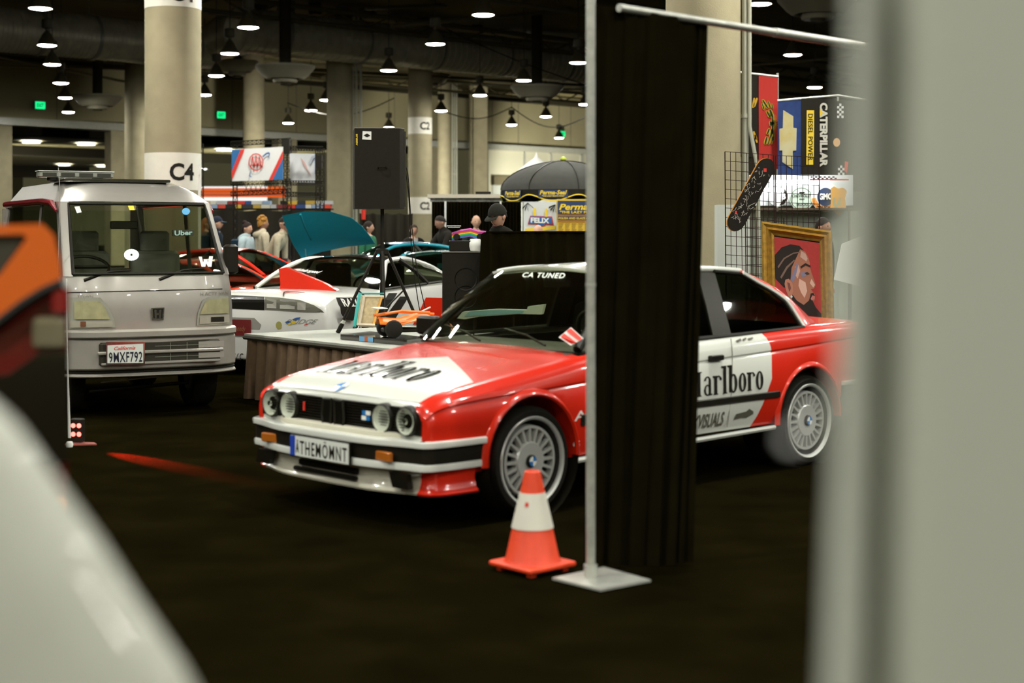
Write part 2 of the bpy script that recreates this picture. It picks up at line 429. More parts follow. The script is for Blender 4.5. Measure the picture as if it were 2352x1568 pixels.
# ------------------------------------------------------------------ ducts, diffusers, pipes under the ceiling
def duct(name, a, b, r, label, seams=60):
    a, b = V(a), V(b); t = thing(name, label, 'air duct', a); L = (b - a).length; d = (b - a) / L
    mb = MB(); pts = []; rs = []
    n = seams
    for i in range(n):
        s0 = L * i / n
        for f_, rr in ((0, r), (.02, r * 1.018), (.06, r * 1.018), (.08, r)): pts.append(a + d * (s0 + f_ * L / n)); rs.append(rr)
    mb.tube(pts, rs, 28); obj('duct_tube', mb, M_DUCT, t, world=True, sm=50)
    for i in range(0, n, 12):
        c = a + d * (L * (i + 6) / n); mb = MB().tube([c, c + d * .12], r * 1.05, 28).tube([c + V((0, 0, r * .9)), V((c.x, c.y, CEIL - .005))], .02, 5)
        obj('hanger_strap', mb, mat('bright_strap', (.35, .35, .3), .4, .6), t, world=True)
    return t
duct('air_duct', P(540, 68, 52), P(1352, 150, 64.5), .78, 'big round spiral-seamed metal duct running from the elbow to the metal pole')
duct('air_duct', P(-120, 56, 47), P(488, 112, 54), .72, 'darker spiral duct crossing behind the numbered column at top left')
t = thing('duct_elbow', 'short bent duct piece joining the two ducts right of the numbered column', 'air duct', P(510, 92, 53))
obj('bend', MB().tube([P(470, 104, 54), P(500, 92, 53.6), P(530, 78, 52.6), P(556, 71, 52.2)], [.6, .7, .78, .79], 24), M_DUCT, t, world=True)
obj('collar', MB().tube([P(551, 71, 52.3), P(558, 71.5, 52.2)], .84, 24), M_DUCT, t, world=True)
def diffuser(px, py, d, r, label):
    t = thing('air_diffuser', label, 'air diffuser', P(px, py, d))
    obj('outer_dish', MB().lathe([(r * .45, .28), (r, .30), (r, .24), (r * .78, -.02), (r * .62, -.14), (r * .5, -.10), (r * .5, .1)], 32), mat('diffuser_enamel', (.34, .32, .23), .5), t)
    obj('inner_cone', MB().lathe([(0, -.26), (r * .38, -.26), (r * .42, -.2), (r * .3, .05), (0, .1)], 28), mat('diffuser_enamel', (.34, .32, .23), .5), t)
    obj('hub', MB().lathe([(0, -.32), (r * .18, -.32), (r * .2, -.25)], 20), mat('diffuser_dark', (.05, .045, .02), .6), t)
    obj('drop_duct', MB().tube([(0, 0, .2), (0, 0, CEIL - .012 - P(px, py, d).z)], r * .2, 20), mat('dark_beam', (.03, .026, .012), .8), t)
for a in ((655, 172, 50, .98, 'round dish diffuser right of the dark column, its cone ringed by a dark slot'), (1233, 216, 57, 1.0, 'round dish diffuser below the right end of the big duct'),
          (1878, 22, 40, 1.05, 'large round diffuser cut by the top edge beside the grey drape'), (224, 236, 62, 1.0, 'brownish dish diffuser left of the numbered column, seen almost edge-on'),
          (228, 124, 60, .85, 'thin dark diffuser above the left-hand row of lamps'), (985, 186, 71, 1.0, 'thin diffuser ring peeking out behind the banded column'), (545, 158, 58, .8, 'battered dark diffuser beside the lamp below the elbow')): diffuser(*a)
pm = mat('ceiling_pipe', (.20, .18, .10), .45, .3)
rnd = random.Random(3)
mbp = []
for i, (a, b, r, lab) in enumerate((
    (P(700, 168, 66), P(1360, 208, 86), .05, 'thin pipe under the duct from the dish diffuser to the metal pole'),
    (P(560, 152, 60), P(1345, 196, 76), .07, 'pipe running just below the duct'),
    (P(480, 30, 50), P(1350, 106, 64), .05, 'long rail along the top edge of the big duct'),
    (P(840, 20, 50), P(1350, -5, 66), .06, 'pipe slanting up among the roof steel above the duct'),
    (P(900, 60, 49), P(1340, 20, 56), .07, 'dark strut crossing the roof steel left of the pole'),
    (P(-60, 120, 60), P(330, 196, 68), .06, 'pipe crossing behind the left-hand row of lamps'),
    (P(-60, 150, 64), P(330, 160, 70), .05, 'faint pipe low under the left ceiling'),
    (P(1726, 118, 55), P(1960, 155, 60), .05, 'dark pipe behind the lamp under the crossbar'),
    (P(1726, 150, 58), P(1960, 130, 56), .05, 'dark pipe above the lamp over the banners'))):
    solo('ceiling_pipe', MB().tube([a, b], r, 8), pm, lab, 'pipe', loc=a, group='pipes under the ceiling')
for i, (x0, y0, x1, y1, lab) in enumerate(((1030, 70, 1345, 195, 'long black cable swooping across the big duct'), (660, 236, 905, 225, 'cable swag between the two bell lamps under the diffuser'), (1025, 258, 1175, 246, 'cable from the glaring lamp to the lamp on the right'), (1175, 246, 1345, 268, 'cable sagging from the swag lamp to the metal pole'), (1215, 184, 1350, 195, 'pale cable from the twin ballast lamp to the pole'))):
    a, b = P(x0, y0, (54, 60, 60, 60, 60)[i]), P(x1, y1, (56, 62, 62, 62, 62)[i]); sag = (.9, .6, .35, .6, .3)[i] if i else .1
    pts = [a.lerp(b, k / 14) - V((0, 0, sag * math.sin(PI * k / 14))) for k in range(15)]
    solo('cable', MB().tube(pts, .022, 5), M_BLACKM if i < 4 else M_STEEL, lab, 'cable', group='hanging cables')
# roof trusses high above, seen dark
tm = mat('roof_steel', (.13, .11, .05), .8)
for k, off in enumerate((-46, -38, -30, -22, -14, -6)):
    a = back(-400, 0) + WN * -off; b = back(2300, 0) + WN * -off; a.z = b.z = 9.35
    mb = MB().tube([a, b], .10, 6).tube([a - V((0, 0, .5)), b - V((0, 0, .5))], .08, 6); n = 40
    for i in range(n):
        p = a.lerp(b, i / n); q2 = a.lerp(b, (i + .5) / n); r2 = a.lerp(b, (i + 1) / n); z = V((0, 0, .5)); mb.tube([p, q2 - z], .035, 4, False); mb.tube([q2 - z, r2], .035, 4, False)
    o = solo('roof_truss', mb, tm, 'dark steel roof truss crossing the ceiling, %s' % ('nearest of the six', 'second of the six from the near side', 'third of the six, over the numbered column', 'fourth of the six, over the big duct', 'fifth of the six, behind the duct', 'farthest of the six, close to the beige wall')[k], 'truss', loc=a, group='roof trusses')
# red-tipped boxes along the duct rail
for i in range(12):
    px = 600 + i * 62; p = P(px, 12 + (px - 480) * .087, 50 + (px - 480) * .0161)
    solo('junction_box', MB().box(p + V((0, 0, .22)), (.42, .3, .38)), mat('junction_grey', (.075, .068, .04), .6) if i % 2 else M_BLACKP, 'small %s junction box on the duct rail, number %s from the left' % ('grey' if i % 2 else 'black', ('one', 'two', 'three', 'four', 'five', 'six', 'seven', 'eight', 'nine', 'ten', 'eleven', 'twelve')[i]), 'box', group='boxes along the duct rail')

# ------------------------------------------------------------------ columns
def column(px0, px1, d, label, h=CEIL - .02, signs=None, pipes=(), square=False, mm=None):
    c = P((px0 + px1) / 2, HZ, d); c.z = 0; r = (px1 - px0) / 2 * d / F; c.y += r * .3
    t = thing('concrete_column', label, 'column', c)
    if square: obj('shaft', MB().box((0, 0, h / 2), (r * 2, r * 2, h)), mm or M_CONC, t)
    else: obj('shaft', MB().lathe([(r, 0), (r, h)], 40), mm or M_CONC, t)
    for s in (signs or ()):
        z0, z1, txt, au, tz0, tz1, aw = s
        b = obj('painted_band', MB().lathe([(r + .004, z0), (r + .004, z1)], 40), M_BAND, t)
        if txt:
            vs, fs = text2d(txt, bold=.03)
            def fn(u, v): a = -PI / 2 + au + (u - .5) * aw; return V(((r + .008) * math.cos(a), (r + .008) * math.sin(a), tz0 + (tz1 - tz0) * v))
            shape_obj('lettering', (vs, fs), fn, M_INK, b, cuts=8, world=False)
    for px, w, kink in pipes:
        x = (px - CX) * d / F - c.x; rr = w / 2 * d / F
        mb = MB()
        if kink: mb.tube([(x, -.1, h), (x, -.1, kink), (x + .105, -.14, kink - .59), (x + .105, -.14, 0)], rr, 10)
        else: mb.tube([(x, -.05, 0), (x, -.05, h)], rr, 10)
        for zz in (1.2, 3.0, 4.6, 6.2): mb.tube([(x, -.05, zz), (x, -.05, zz + .05)], rr * 1.35, 10)
        obj('conduit', mb, mat('grey_conduit', (.36, .36, .28), .5), t)
    return t
p26 = 26 / F
def zz(py, d): return HC - (py - HZ) * d / F
column(329, 457, 26, 'nearest round concrete column with white bands numbered C4, behind the silver van', signs=((zz(437, 26), zz(352, 26), 'C4', .56, zz(416, 26), zz(376, 26), .92), (zz(20, 26), zz(-64, 26), 'C4', .56, zz(9, 26), zz(-33, 26), .92)))
column(285, 341, 59, 'round column half hidden on the left of the numbered column')
column(557, 606, 69, 'dark-topped round column behind the blue and red banner', pipes=((592, 3, 0), (600, 3, 0)))
column(750, 808, 57, 'plain round column behind the loudspeaker with conduits down its right side', pipes=((811, 4, 0), (818, 6, 0), (828, 6, 0)))
column(937, 992, 60, 'round column with two white bands numbered C2', signs=((zz(308, 60), zz(270, 60), 'C2', .50, zz(299, 60), zz(281, 60), .9), (zz(491, 60), zz(453, 60), 'C2', .50, zz(482, 60), zz(464, 60), .9)))
column(1005, 1037, 80, 'slim bright round column with dark conduits, right of the C2 column', pipes=((1039, 3, 0), (1044, 2.5, 0), (1049, 3, 0)))
column(1078, 1120, 83, 'square pillar with one bright edge, left of the lit beige wall', square=True)
column(1532, 1704, 19.4, 'large concrete column behind the black drape on the right', pipes=((1714, 16, 0), (1723, 9, 2.89)))
# exit signs
ex = []
for px, py, lab in ((83, 243, 'green exit sign on the beige wall left of the numbered column'), (498, 265, 'green exit sign on the beige wall right of the numbered column'), (1281, 308, 'green exit sign partly covered by a bell lamp')):
    p = wallpx(px, py) + WN * .4; t = thing('exit_sign', lab, 'exit sign', p, math.atan2(TW, 1), group='exit signs')
    obj('housing', MB().box((0, .05, 0), (.5, .08, .36)), M_BLACKM, t)
    obj('lit_face', MB().box((0, 0, 0), (.46, .03, .32)), emis('exit_green', (.01, .75, .22), 1.6), t)
    shape_obj('lettering', text2d('EXIT', bold=.03), frame_fn((-.17, -.02, -.09), (.34, 0, 0), (0, 0, .18)), mat('exit_ink', (.005, .06, .02), .6), t, world=False)
# ------------------------------------------------------------------ car kit
def crom(p, t):
    n = len(p); i = min(int(t), n - 2); u = t - i; a, b, c, d = p[max(i - 1, 0)], p[i], p[i + 1], p[min(i + 2, n - 1)]
    return tuple(.5 * (2 * b[k] + (c[k] - a[k]) * u + (2 * a[k] - 5 * b[k] + 4 * c[k] - d[k]) * u * u + (3 * b[k] - a[k] - 3 * c[k] + d[k]) * u ** 3) for k in range(len(a)))
def spline(pts, n):
    return [crom(pts, (len(pts) - 1) * i / (n - 1)) for i in range(n)]
def body_shell(stations, sec, sub=4, open_x=None, open_from=0):
    """stations: parameter tuples (x first) front to back; sec(params) -> half section [(y, z)...] from the underside centre to the top centre"""
    rows = []; xs = []
    n = (len(stations) - 1) * sub + 1
    for i in range(n):
        p = crom(stations, (len(stations) - 1) * i / (n - 1)); h = sec(p); xs.append(p[0])
        rows.append([V((p[0], y, z)) for y, z in h] + [V((p[0], -y, z)) for y, z in reversed(h[1:-1])])
    mb = MB().grid(rows, close=True); m = len(rows[0]); H = (m + 2) // 2
    if open_x:
        keep = []
        for f in mb.f:
            i = min(f) // m; js = sorted(set(q % m for q in f)); xc = (xs[i] + xs[min(i + 1, n - 1)]) / 2
            top = all(open_from <= j <= 2 * H - 2 - open_from for j in js)
            if top and open_x[1] < xc < open_x[0]: continue
            keep.append(f)
        mb.f = keep
    mb.f.append(tuple(range(m))); mb.f.append(tuple(range((n - 1) * m, n * m))[::-1])
    return mb
def sweep_plan(path, prof):
    """path: plan points (x, y) ; prof: [(offset outward, z)...] closed section"""
    rows = []
    for i, p in enumerate(path):
        a = V(path[max(i - 1, 0)]); b = V(path[min(i + 1, len(path) - 1)]); t = (b - a).normalized(); nrm = V((t.y, -t.x))
        rows.append([V((p[0] + nrm.x * o, p[1] + nrm.y * o, z)) for o, z in prof])
    mb = MB().grid(rows, close=True); m = len(prof); mb.f.append(tuple(range(m))); mb.f.append(tuple(range((len(rows) - 1) * m, len(rows) * m))[::-1])
    return mb
def patch(c, nu, nv, bulge=V((0, 0, 0))):
    """bilinear patch over corner points c[0..3] with a bulge vector in its middle"""
    rows = []
    for i in range(nv + 1):
        v = i / nv; r = []
        for j in range(nu + 1):
            u = j / nu; p = (c[0] * (1 - u) + c[1] * u) * (1 - v) + (c[3] * (1 - u) + c[2] * u) * v
            r.append(p + bulge * (4 * u * (1 - u)) * (.4 + .6 * 4 * v * (1 - v)))
        rows.append(r)
    return rows
def shell(rows, th):
    """a sheet given as rows of points, thickened by th (vector)"""
    k = len(rows); n = len(rows[0]); th = V(th); mb = MB().grid(rows); mb.grid([[p - th for p in r] for r in rows])
    o = k * n; edge = [(0, j) for j in range(n)] + [(i, n - 1) for i in range(1, k)] + [(k - 1, j) for j in range(n - 2, -1, -1)] + [(i, 0) for i in range(k - 2, 0, -1)]
    for a, b in zip(edge, edge[1:] + edge[:1]): ia, ib = a[0] * n + a[1], b[0] * n + b[1]; mb.f.append((ia, ib, ib + o, ia + o))
    return mb
RX = Matrix.Rotation(PI / 2, 4, 'X')
def wheel(parent, loc, side, r=.30, lip=.235, w=.21, spokes=20, style='turbine', cap=None, col=None):
    """wheel with its axis along y; side = +1 when its face looks to +y"""
    M = Matrix.Rotation(-PI / 2 * side, 4, 'X'); c = V(loc)
    t = obj('wheel', MB().lathe([(lip * .985, -w * .45), (lip * 1.0, -w / 2), (r * .93, -w / 2), (r, -w * .36), (r, w * .36), (r * .93, w / 2), (lip * 1.03, w / 2), (lip * .985, w * .46)], 40, c, M), M_RUB, parent, 'black tyre with a thin sidewall')
    obj('rim', MB().lathe([(lip, w * .44), (lip * 1.035, w * .5), (lip * 1.02, w * .53), (lip * .965, w * .5), (lip * .95, w * .42)], 40, c, M), col or M_SILV, t)
    obj('rim_barrel', MB().lathe([(lip * .95, w * .43), (lip * .93, w * .3), (lip * .90, -w * .3), (lip * .2, -w * .32), (0, -w * .32)], 40, c, M), mat('rim_shadow_grey', (.05, .048, .04), .5, .3), t)
    ms = MB()
    if style == 'turbine':
        for i in range(spokes):
            a = 2 * PI * i / spokes; u = V((math.cos(a), math.sin(a), 0)); v = V((-math.sin(a), math.cos(a), 0))
            q = []
            for (rr, hw, zt) in ((lip * .42, .0085, w * .40), (lip * .77, .0065, w * .40), (lip * .77, .0065, w * .20), (lip * .42, .0085, w * .20)):
                q.append((u * rr, v * hw, zt))
            vs = [M @ (a_ + s * b_ + V((0, 0, z))) + c for s in (-1, 1) for a_, b_, z in q]
            ms.add(vs, [(0, 1, 2, 3), (7, 6, 5, 4), (0, 4, 5, 1), (1, 5, 6, 2), (2, 6, 7, 3), (3, 7, 4, 0)])
        ms.lathe([(lip * .75, w * .20), (lip * .75, w * .40), (lip * .815, w * .40), (lip * .83, w * .2)], 40, c, M)
        ms.lathe([(0, w * .42), (lip * .2, w * .42), (lip * .42, w * .43), (lip * .45, w * .38), (lip * .45, w * .2), (0, w * .2)], 32, c, M)
    else:
        for i in range(spokes):
            a = 2 * PI * i / spokes; u = V((math.cos(a), math.sin(a), 0)); v = V((-math.sin(a), math.cos(a), 0))
            vs = [M @ (u * rr + v * hw * s + V((0, 0, z))) + c for s in (-1, 1) for rr, hw, z in ((0, .04, w * .34), (lip * .95, .022, w * .46), (lip * .95, .022, w * .3), (0, .04, w * .2))]
            ms.add(vs, [(0, 1, 2, 3), (7, 6, 5, 4), (0, 4, 5, 1), (1, 5, 6, 2), (2, 6, 7, 3), (3, 7, 4, 0)])
    obj('spokes', ms, col or M_SILV, t, sm=0)
    obj('brake_disc', MB().lathe([(0, -w * .1), (lip * .72, -w * .1), (lip * .72, -w * .2), (0, -w * .2)], 24, c, M), M_BLACKM, t)
    if cap:
        obj('hub_cap', MB().lathe([(0, w * .50), (.030, w * .50), (.036, w * .46), (.036, w * .4)], 20, c, M), M_BLACKM, t)
        roundel(t, c, M, w * .515, .027)
    return t
def roundel(parent, c, M, z, r, name='badge'):
    """quartered blue and white disc"""
    for q, m in ((0, mat('badge_blue', (.02, .18, .50), .3)), (1, M_WHITE)):
        mb = MB()
        for k in (q, q + 2):
            pts = [V((0, 0, z))] + [V((r * math.cos(PI / 2 * k + PI / 2 * i / 6), r * math.sin(PI / 2 * k + PI / 2 * i / 6), z)) for i in range(7)]
            mb.add([M @ p + V(c) for p in pts], [tuple(range(8))])
        obj(name + ('_blue' if q == 0 else '_white'), mb, m, parent, sm=0)

# ------------------------------------------------------------------ red and white coupe
BX, BY, BYAW = -.4457, 8.8246, R(224.07)
bmw = thing('coupe_car', 'red and white two-door racing-livery coupe parked behind the orange traffic cone', 'car', (BX, BY, 0), BYAW)
def bl(x, y, z):  # car coordinates to world
    return Matrix.Translation((BX, BY, 0)) @ Matrix.Rotation(BYAW, 4, 'Z') @ V((x, y, z))
def livery():
    m = mat('red_white_livery', (.68, .024, .006), .25, coat=.55, spec=.3); nt = m.node_tree; b = nt.nodes['Principled BSDF']
    tc = nt.nodes.new('ShaderNodeTexCoord'); sx = nt.nodes.new('ShaderNodeSeparateXYZ'); nt.links.new(tc.outputs['Object'], sx.inputs[0])
    X, Y, Z = sx.outputs
    def mth(op, a, b2=None, c=None):
        n = nt.nodes.new('ShaderNodeMath'); n.operation = op
        for i, q in enumerate((a, b2, c)):
            if q is None: continue
            if isinstance(q, (int, float)): n.inputs[i].default_value = q
            else: nt.links.new(q, n.inputs[i])
        return n.outputs[0]
    ay = mth('ABSOLUTE', Y)
    hood = mth('MULTIPLY', mth('GREATER_THAN', mth('SUBTRACT', X, mth('MULTIPLY', ay, .62)), -.10), mth('LESS_THAN', ay, mth('ADD', .70, mth('MULTIPLY', X, -.09))))
    hood = mth('MULTIPLY', hood, mth('GREATER_THAN', Z, .625))
    # doors: white between the front edge and the curved rear edge
    low = mth('MAXIMUM', mth('SUBTRACT', .60, Z), 0)
    edge = mth('ADD', -2.15, mth('MULTIPLY', low, .62)); top = mth('MULTIPLY', mth('MAXIMUM', mth('SUBTRACT', Z, .80), 0), .35)
    door = mth('MULTIPLY', mth('GREATER_THAN', X, mth('ADD', edge, top)), mth('LESS_THAN', X, -.72)); door = mth('MULTIPLY', door, mth('GREATER_THAN', ay, .70))
    front = mth('MULTIPLY', mth('GREATER_THAN', X, .5), mth('MULTIPLY', mth('LESS_THAN', ay, .70), mth('LESS_THAN', Z, .50)))
    w_ = mth('MINIMUM', mth('ADD', mth('ADD', hood, door), front), 1)
    mx = nt.nodes.new('ShaderNodeMix'); mx.data_type = 'RGBA'; nt.links.new(w_, mx.inputs[0]); mx.inputs[6].default_value = (.62, .022, .008, 1); mx.inputs[7].default_value = (.64, .66, .59, 1)
    nt.links.new(mx.outputs[2], b.inputs['Base Color'])
    return m
M_LIV = livery()
def bsec(p):
    x, w, zb, zc, zs, zt = p      # half width, sill, crease, shoulder, deck centre
    return [(0, zb + .04), (w * .84, zb + .02), (w * .955, zb + .035), (w * .985, zb + .10), (w, .44), (w * 1.002, .53), (w * .998, zc - .014), (w * .988, zc - .003), (w * .986, zc + .003), (w * .994, zc + .014), (w * .985, (zc + zs) / 2), (w * .962, zs - .028), (w * .93, zs - .004), (w * .885, zs + .006), (w * .84, zs + .25 * (zt - zs) + .002), (w * .6, zs + .62 * (zt - zs)), (w * .3, zs + .92 * (zt - zs)), (0, zt)]
ST = [(.705, .745, .25, .560, .600, .635), (.665, .765, .25, .600, .640, .672), (.53, .785, .24, .630, .690, .715), (.25, .80, .24, .652, .735, .765), (0, .805, .24, .664, .768, .797), (-.25, .808, .24, .678, .800, .830), (-.45, .808, .25, .690, .828, .865), (-.9, .808, .26, .714, .855, .88), (-1.4, .808, .27, .741, .870, .89), (-1.9, .808, .27, .758, .885, .90),
      (-2.4, .806, .27, .776, .900, .915), (-2.75, .80, .28, .792, .908, .925), (-3.1, .785, .30, .806, .910, .935), (-3.38, .765, .32, .815, .905, .93), (-3.47, .74, .36, .80, .86, .87)]
body = obj('body_shell', body_shell(ST, bsec, 4, (-.47, -2.72), 13), M_LIV, bmw, 'red body with white bonnet panel and white doors')
cut = []
for x in (0.0, -2.57):
    for s in (1, -1):
        cm = MB().lathe([(0, -.25), (.335, -.25), (.335, .25), (0, .25)], 40, (x, s * .78, .315), RX)
        cm.f += []; c_ = obj('cutter', cm, None, bmw, sm=0); cut.append(c_)
apply_bool(body, cut)
for x in (0.0, -2.57):
    for s in (1, -1):
        rows = []
        for i in range(25):
            a = -.05 + (PI + .1) * i / 24; ca, sa = math.cos(a), math.sin(a)
            rows.append([V((x + r_ * ca, s * y_, .315 + r_ * sa)) for r_, y_ in ((.335, .74), (.333, .812), (.340, .818), (.358, .812), (.376, .797))])
        obj('arch_flare', MB().grid(rows), M_RED, bmw)
        obj('arch_liner', MB().lathe([(.345, -.2), (.345, .12)], 28, (x, s * .62, .315), RX), M_BLACKP, bmw)
    for s in (1, -1):
        wheel(bmw, (x, s * .70, .295), s, .295, .236, .205, 20, 'turbine', True)
# front: grille panel, kidneys, lamps
nose = []
M_GR = mat('grille_black', (.007, .006, .003), .4)
fx = .712
gp = MB(); zt_, zb_ = .625, .485
out = [(-.60, zt_), (-.68, .60), (-.705, .555), (-.70, zb_), (-.14, zb_), (-.10, .468), (.10, .468), (.14, zb_), (.70, zb_), (.705, .555), (.68, .60), (.60, zt_)]
gp.prism([V((fx, y, z)) for y, z in out], (-.05, 0, 0))
grl = obj('grille_panel', gp, M_GR, bmw)
gb = MB()
for i in range(9): gb.box((fx + .006, 0, zb_ + .02 + i * .0145), (.012, 1.16, .004))
obj('grille_bars', gb, M_BLACKP, grl, sm=0)
kd = MB()
for s in (-1, 1):
    for a, b in (((0.012, .625), (.085, .622)), ((.085, .622), (.10, .53)), ((.10, .53), (.085, .478)), ((.085, .478), (.02, .478)), ((.02, .478), (.012, .625))):
        kd.tube([(fx + .028, s * a[0], a[1]), (fx + .028, s * b[0], b[1])], .007, 6)
    for i in range(6): kd.box((fx + .015, s * (.028 + i * .011), .55), (.02, .003, .13))
obj('kidney_grille', kd, M_BLACKP, grl)
obj('kidney_chrome', MB().tube([(fx + .03, -.09, .629), (fx + .03, -.015, .631)], .004, 6).tube([(fx + .03, .015, .631), (fx + .03, .09, .629)], .004, 6), M_CHROME, grl)
MF = Matrix.Rotation(PI / 2, 4, 'Y')
def lens_tex():
    m = mat('headlamp_glass', (.50, .52, .47), .12, .35, coat=1.0); nt = m.node_tree; b = nt.nodes['Principled BSDF']
    wv = nt.nodes.new('ShaderNodeTexWave'); wv.inputs['Scale'].default_value = 22; tc = nt.nodes.new('ShaderNodeTexCoord'); bp = nt.nodes.new('ShaderNodeBump'); bp.inputs['Strength'].default_value = .5; bp.inputs['Distance'].default_value = .004
    wv.bands_direction = 'Y'
    nt.links.new(tc.outputs['Object'], wv.inputs['Vector']); nt.links.new(wv.outputs['Fac'], bp.inputs['Height']); nt.links.new(bp.outputs[0], b.inputs['Normal'])
    return m
for y, r_, dx in ((-.60, .070, -.01), (-.415, .070, .0), (.415, .070, .0), (.60, .070, -.01)):
    h = obj('headlamp', MB().lathe([(0, .004), (r_ * .35, .006), (r_ * .7, .013), (r_ * .92, .022), (r_, .030)], 28, (fx + dx, y, .555), MF), mat('reflector_bowl', (.62, .64, .58), .45, .08), bmw)
    obj('lamp_glass', MB().lathe([(0, .050), (r_ * .5, .047), (r_ * .9, .037), (r_, .031)], 28, (fx + dx, y, .555), MF), glass('clear_lamp_glass', (.9, .92, .86)), h)
    obj('lamp_ring', MB().lathe([(r_, .030), (r_ + .004, .034), (r_ + .010, .022), (r_ + .012, -.02)], 28, (fx + dx, y, .555), MF), M_BLACKP, h)
    if abs(y) > .5: obj('bulb_shield', MB().lathe([(0, .045), (.014, .040), (.018, .028)], 14, (fx + dx, y, .555), MF), M_CHROME, h)
obj('stripe_badge', MB().box((fx + .022, .265, .573), (.006, .028, .022)).box((fx + .022, .300, .545), (.006, .028, .022)), mat('badge_blue', (.02, .18, .50), .3), grl)
obj('stripe_badge', MB().box((fx + .022, .300, .573), (.006, .036, .022)).box((fx + .022, .265, .545), (.006, .036, .022)), M_WHITE, grl)
obj('red_mark', MB().box((fx + .022, -.27, .565), (.006, .014, .05)), M_REDP, grl)
# bumper: chrome-white top strip, black band, lower strip, valance, all on one plan line
def plan(front, side_y, x_end, n=40, corner=.16, bow=.05):
    pts = [(x_end, -side_y)]
    pts.append((front - corner - .12, -side_y * .995)); pts.append((front - corner * .62, -side_y * .955)); pts.append((front - .065, -side_y * .80))
    for y in (-.4, -.2, 0, .2, .4): pts.append((front - bow * (y / .6) ** 2 * .6 + .012, y))
    pts += [(front - .065, side_y * .80), (front - corner * .62, side_y * .955), (front - corner - .12, side_y * .995), (x_end, side_y)]
    return [p for p in spline(pts, n)]
pl = plan(.822, .805, .345)
def band(z0, z1, off=0.0, dep=.05): return [(off - dep, z0), (off, z0 + .004), (off + .002, (z0 + z1) / 2), (off, z1 - .004), (off - .01, z1), (off - dep, z1)]
bump = obj('front_bumper', sweep_plan(pl, [(-x_, z_) if 0 else (x_, z_) for x_, z_ in band(.335, .43, -.012, .08)]), M_BLACKP, bmw, 'black bumper band')
obj('bumper_strip', sweep_plan(pl, band(.425, .462, .006, .16)), M_WPAINT, bump, 'white upper bumper strip')
obj('bumper_strip', sweep_plan(plan(.822, .80, .375), band(.305, .345, .0, .06)), M_WPAINT, bump, 'white lower bumper strip')
obj('filler_panel', sweep_plan(plan(.765, .69, .46), band(.452, .490, 0, .12)), mat('cream_panel', (.60, .58, .46), .4), bump, 'cream filler panel under the grille')
def valance():
    m = mat('valance_livery', (.68, .024, .006), .25, coat=1.0); nt = m.node_tree; b = nt.nodes['Principled BSDF']
    tc = nt.nodes.new('ShaderNodeTexCoord'); sx = nt.nodes.new('ShaderNodeSeparateXYZ'); nt.links.new(tc.outputs['Object'], sx.inputs[0])
    ab = nt.nodes.new('ShaderNodeMath'); ab.operation = 'ABSOLUTE'; nt.links.new(sx.outputs[1], ab.inputs[0]); lt = nt.nodes.new('ShaderNodeMath'); lt.operation = 'LESS_THAN'; nt.links.new(ab.outputs[0], lt.inputs[0]); lt.inputs[1].default_value = .67
    mx = nt.nodes.new('ShaderNodeMix'); mx.data_type = 'RGBA'; mx.inputs[6].default_value = (.62, .022, .008, 1); mx.inputs[7].default_value = (.55, .53, .42, 1); nt.links.new(lt.outputs[0], mx.inputs[0]); nt.links.new(mx.outputs[2], b.inputs['Base Color'])
    return m
vp = plan(.765, .785, .40)
val = obj('front_valance', sweep_plan(vp, [(-.14, .30), (-.005, .31), (-.012, .25), (.0, .205), (.02, .188), (.016, .178), (-.14, .185)]), valance(), bmw, 'red valance with a cream centre')
obj('air_intake', MB().rbox((.77, 0, .262), (.03, .52, .034), .012).rbox((.777, -.02, .224), (.03, .56, .026), .012), M_GR, val)
for s in (-1, 1): obj('fog_recess', MB().prism([V((.74, s * y, z)) for y, z in ((.52, .292), (.66, .292), (.675, .215), (.55, .215))], (.035, 0, 0)), M_GR, val)
obj('number_plate', MB().rbox((.848, .03, .365), (.012, .53, .125), .004), M_BLACKP, bmw)
plt = obj('plate_face', MB().box((.856, .03, .365), (.004, .515, .108)), mat('plate_white', (.72, .75, .68), .4), bmw)
obj('plate_euro_band', MB().box((.8585, -.206, .365), (.003, .044, .108)), mat('plate_blue', (.02, .06, .42), .4), plt, 'blue band')
shape_obj('plate_letters', text2d('THEM\u00d6MNT', bold=.008, spacing=1.22), frame_fn((.860, -.138, .322), (0, .415, 0), (0, 0, .092)), M_INK, plt, world=False)
shape_obj('plate_letters', text2d('\u00c4', bold=.02), frame_fn((.860, -.175, .330), (0, .028, 0), (0, 0, .07)), M_INK, plt, world=False)
for s in (-1, 1): obj('turn_signal', MB().rbox((.792, s * .50, .372), (.03, .15, .05), .01, Matrix.Rotation(-s * .12, 4, 'Z')), mat('dull_amber_lens', (.42, .12, .01), .3, coat=.6), bump)
# bonnet badge, shut line and seams
obj('bonnet_seam', MB().tube([(.70, s_ * .685, .655) for s_ in (-1, -.5, 0, .5, 1)], .0015, 5), M_GR, bmw)
bh = bvh_of([body]); hb = hit_bvh(bh, .004)
def hood_fn(x, y):      # top of the bonnet at car coordinates
    o = bl(x, y, 1.4); loc = bh.ray_cast(o, V((0, 0, -1)))[0]; return None if loc is None else loc + V((0, 0, .006))
for q, m in ((0, mat('badge_blue', (.02, .18, .50), .3)), (1, M_WHITE)):
    polys = []
    for k in (q, q + 2): polys.append([(.5, .5)] + [(.5 + .5 * math.cos(PI / 2 * k + PI / 12 * i), .5 + .5 * math.sin(PI / 2 * k + PI / 12 * i)) for i in range(7)])
    shape_obj('bonnet_badge', poly2d(*polys), lambda u, v: hood_fn(.645 + (u - .5) * .09, (v - .5) * .09 - .05), m, bmw)
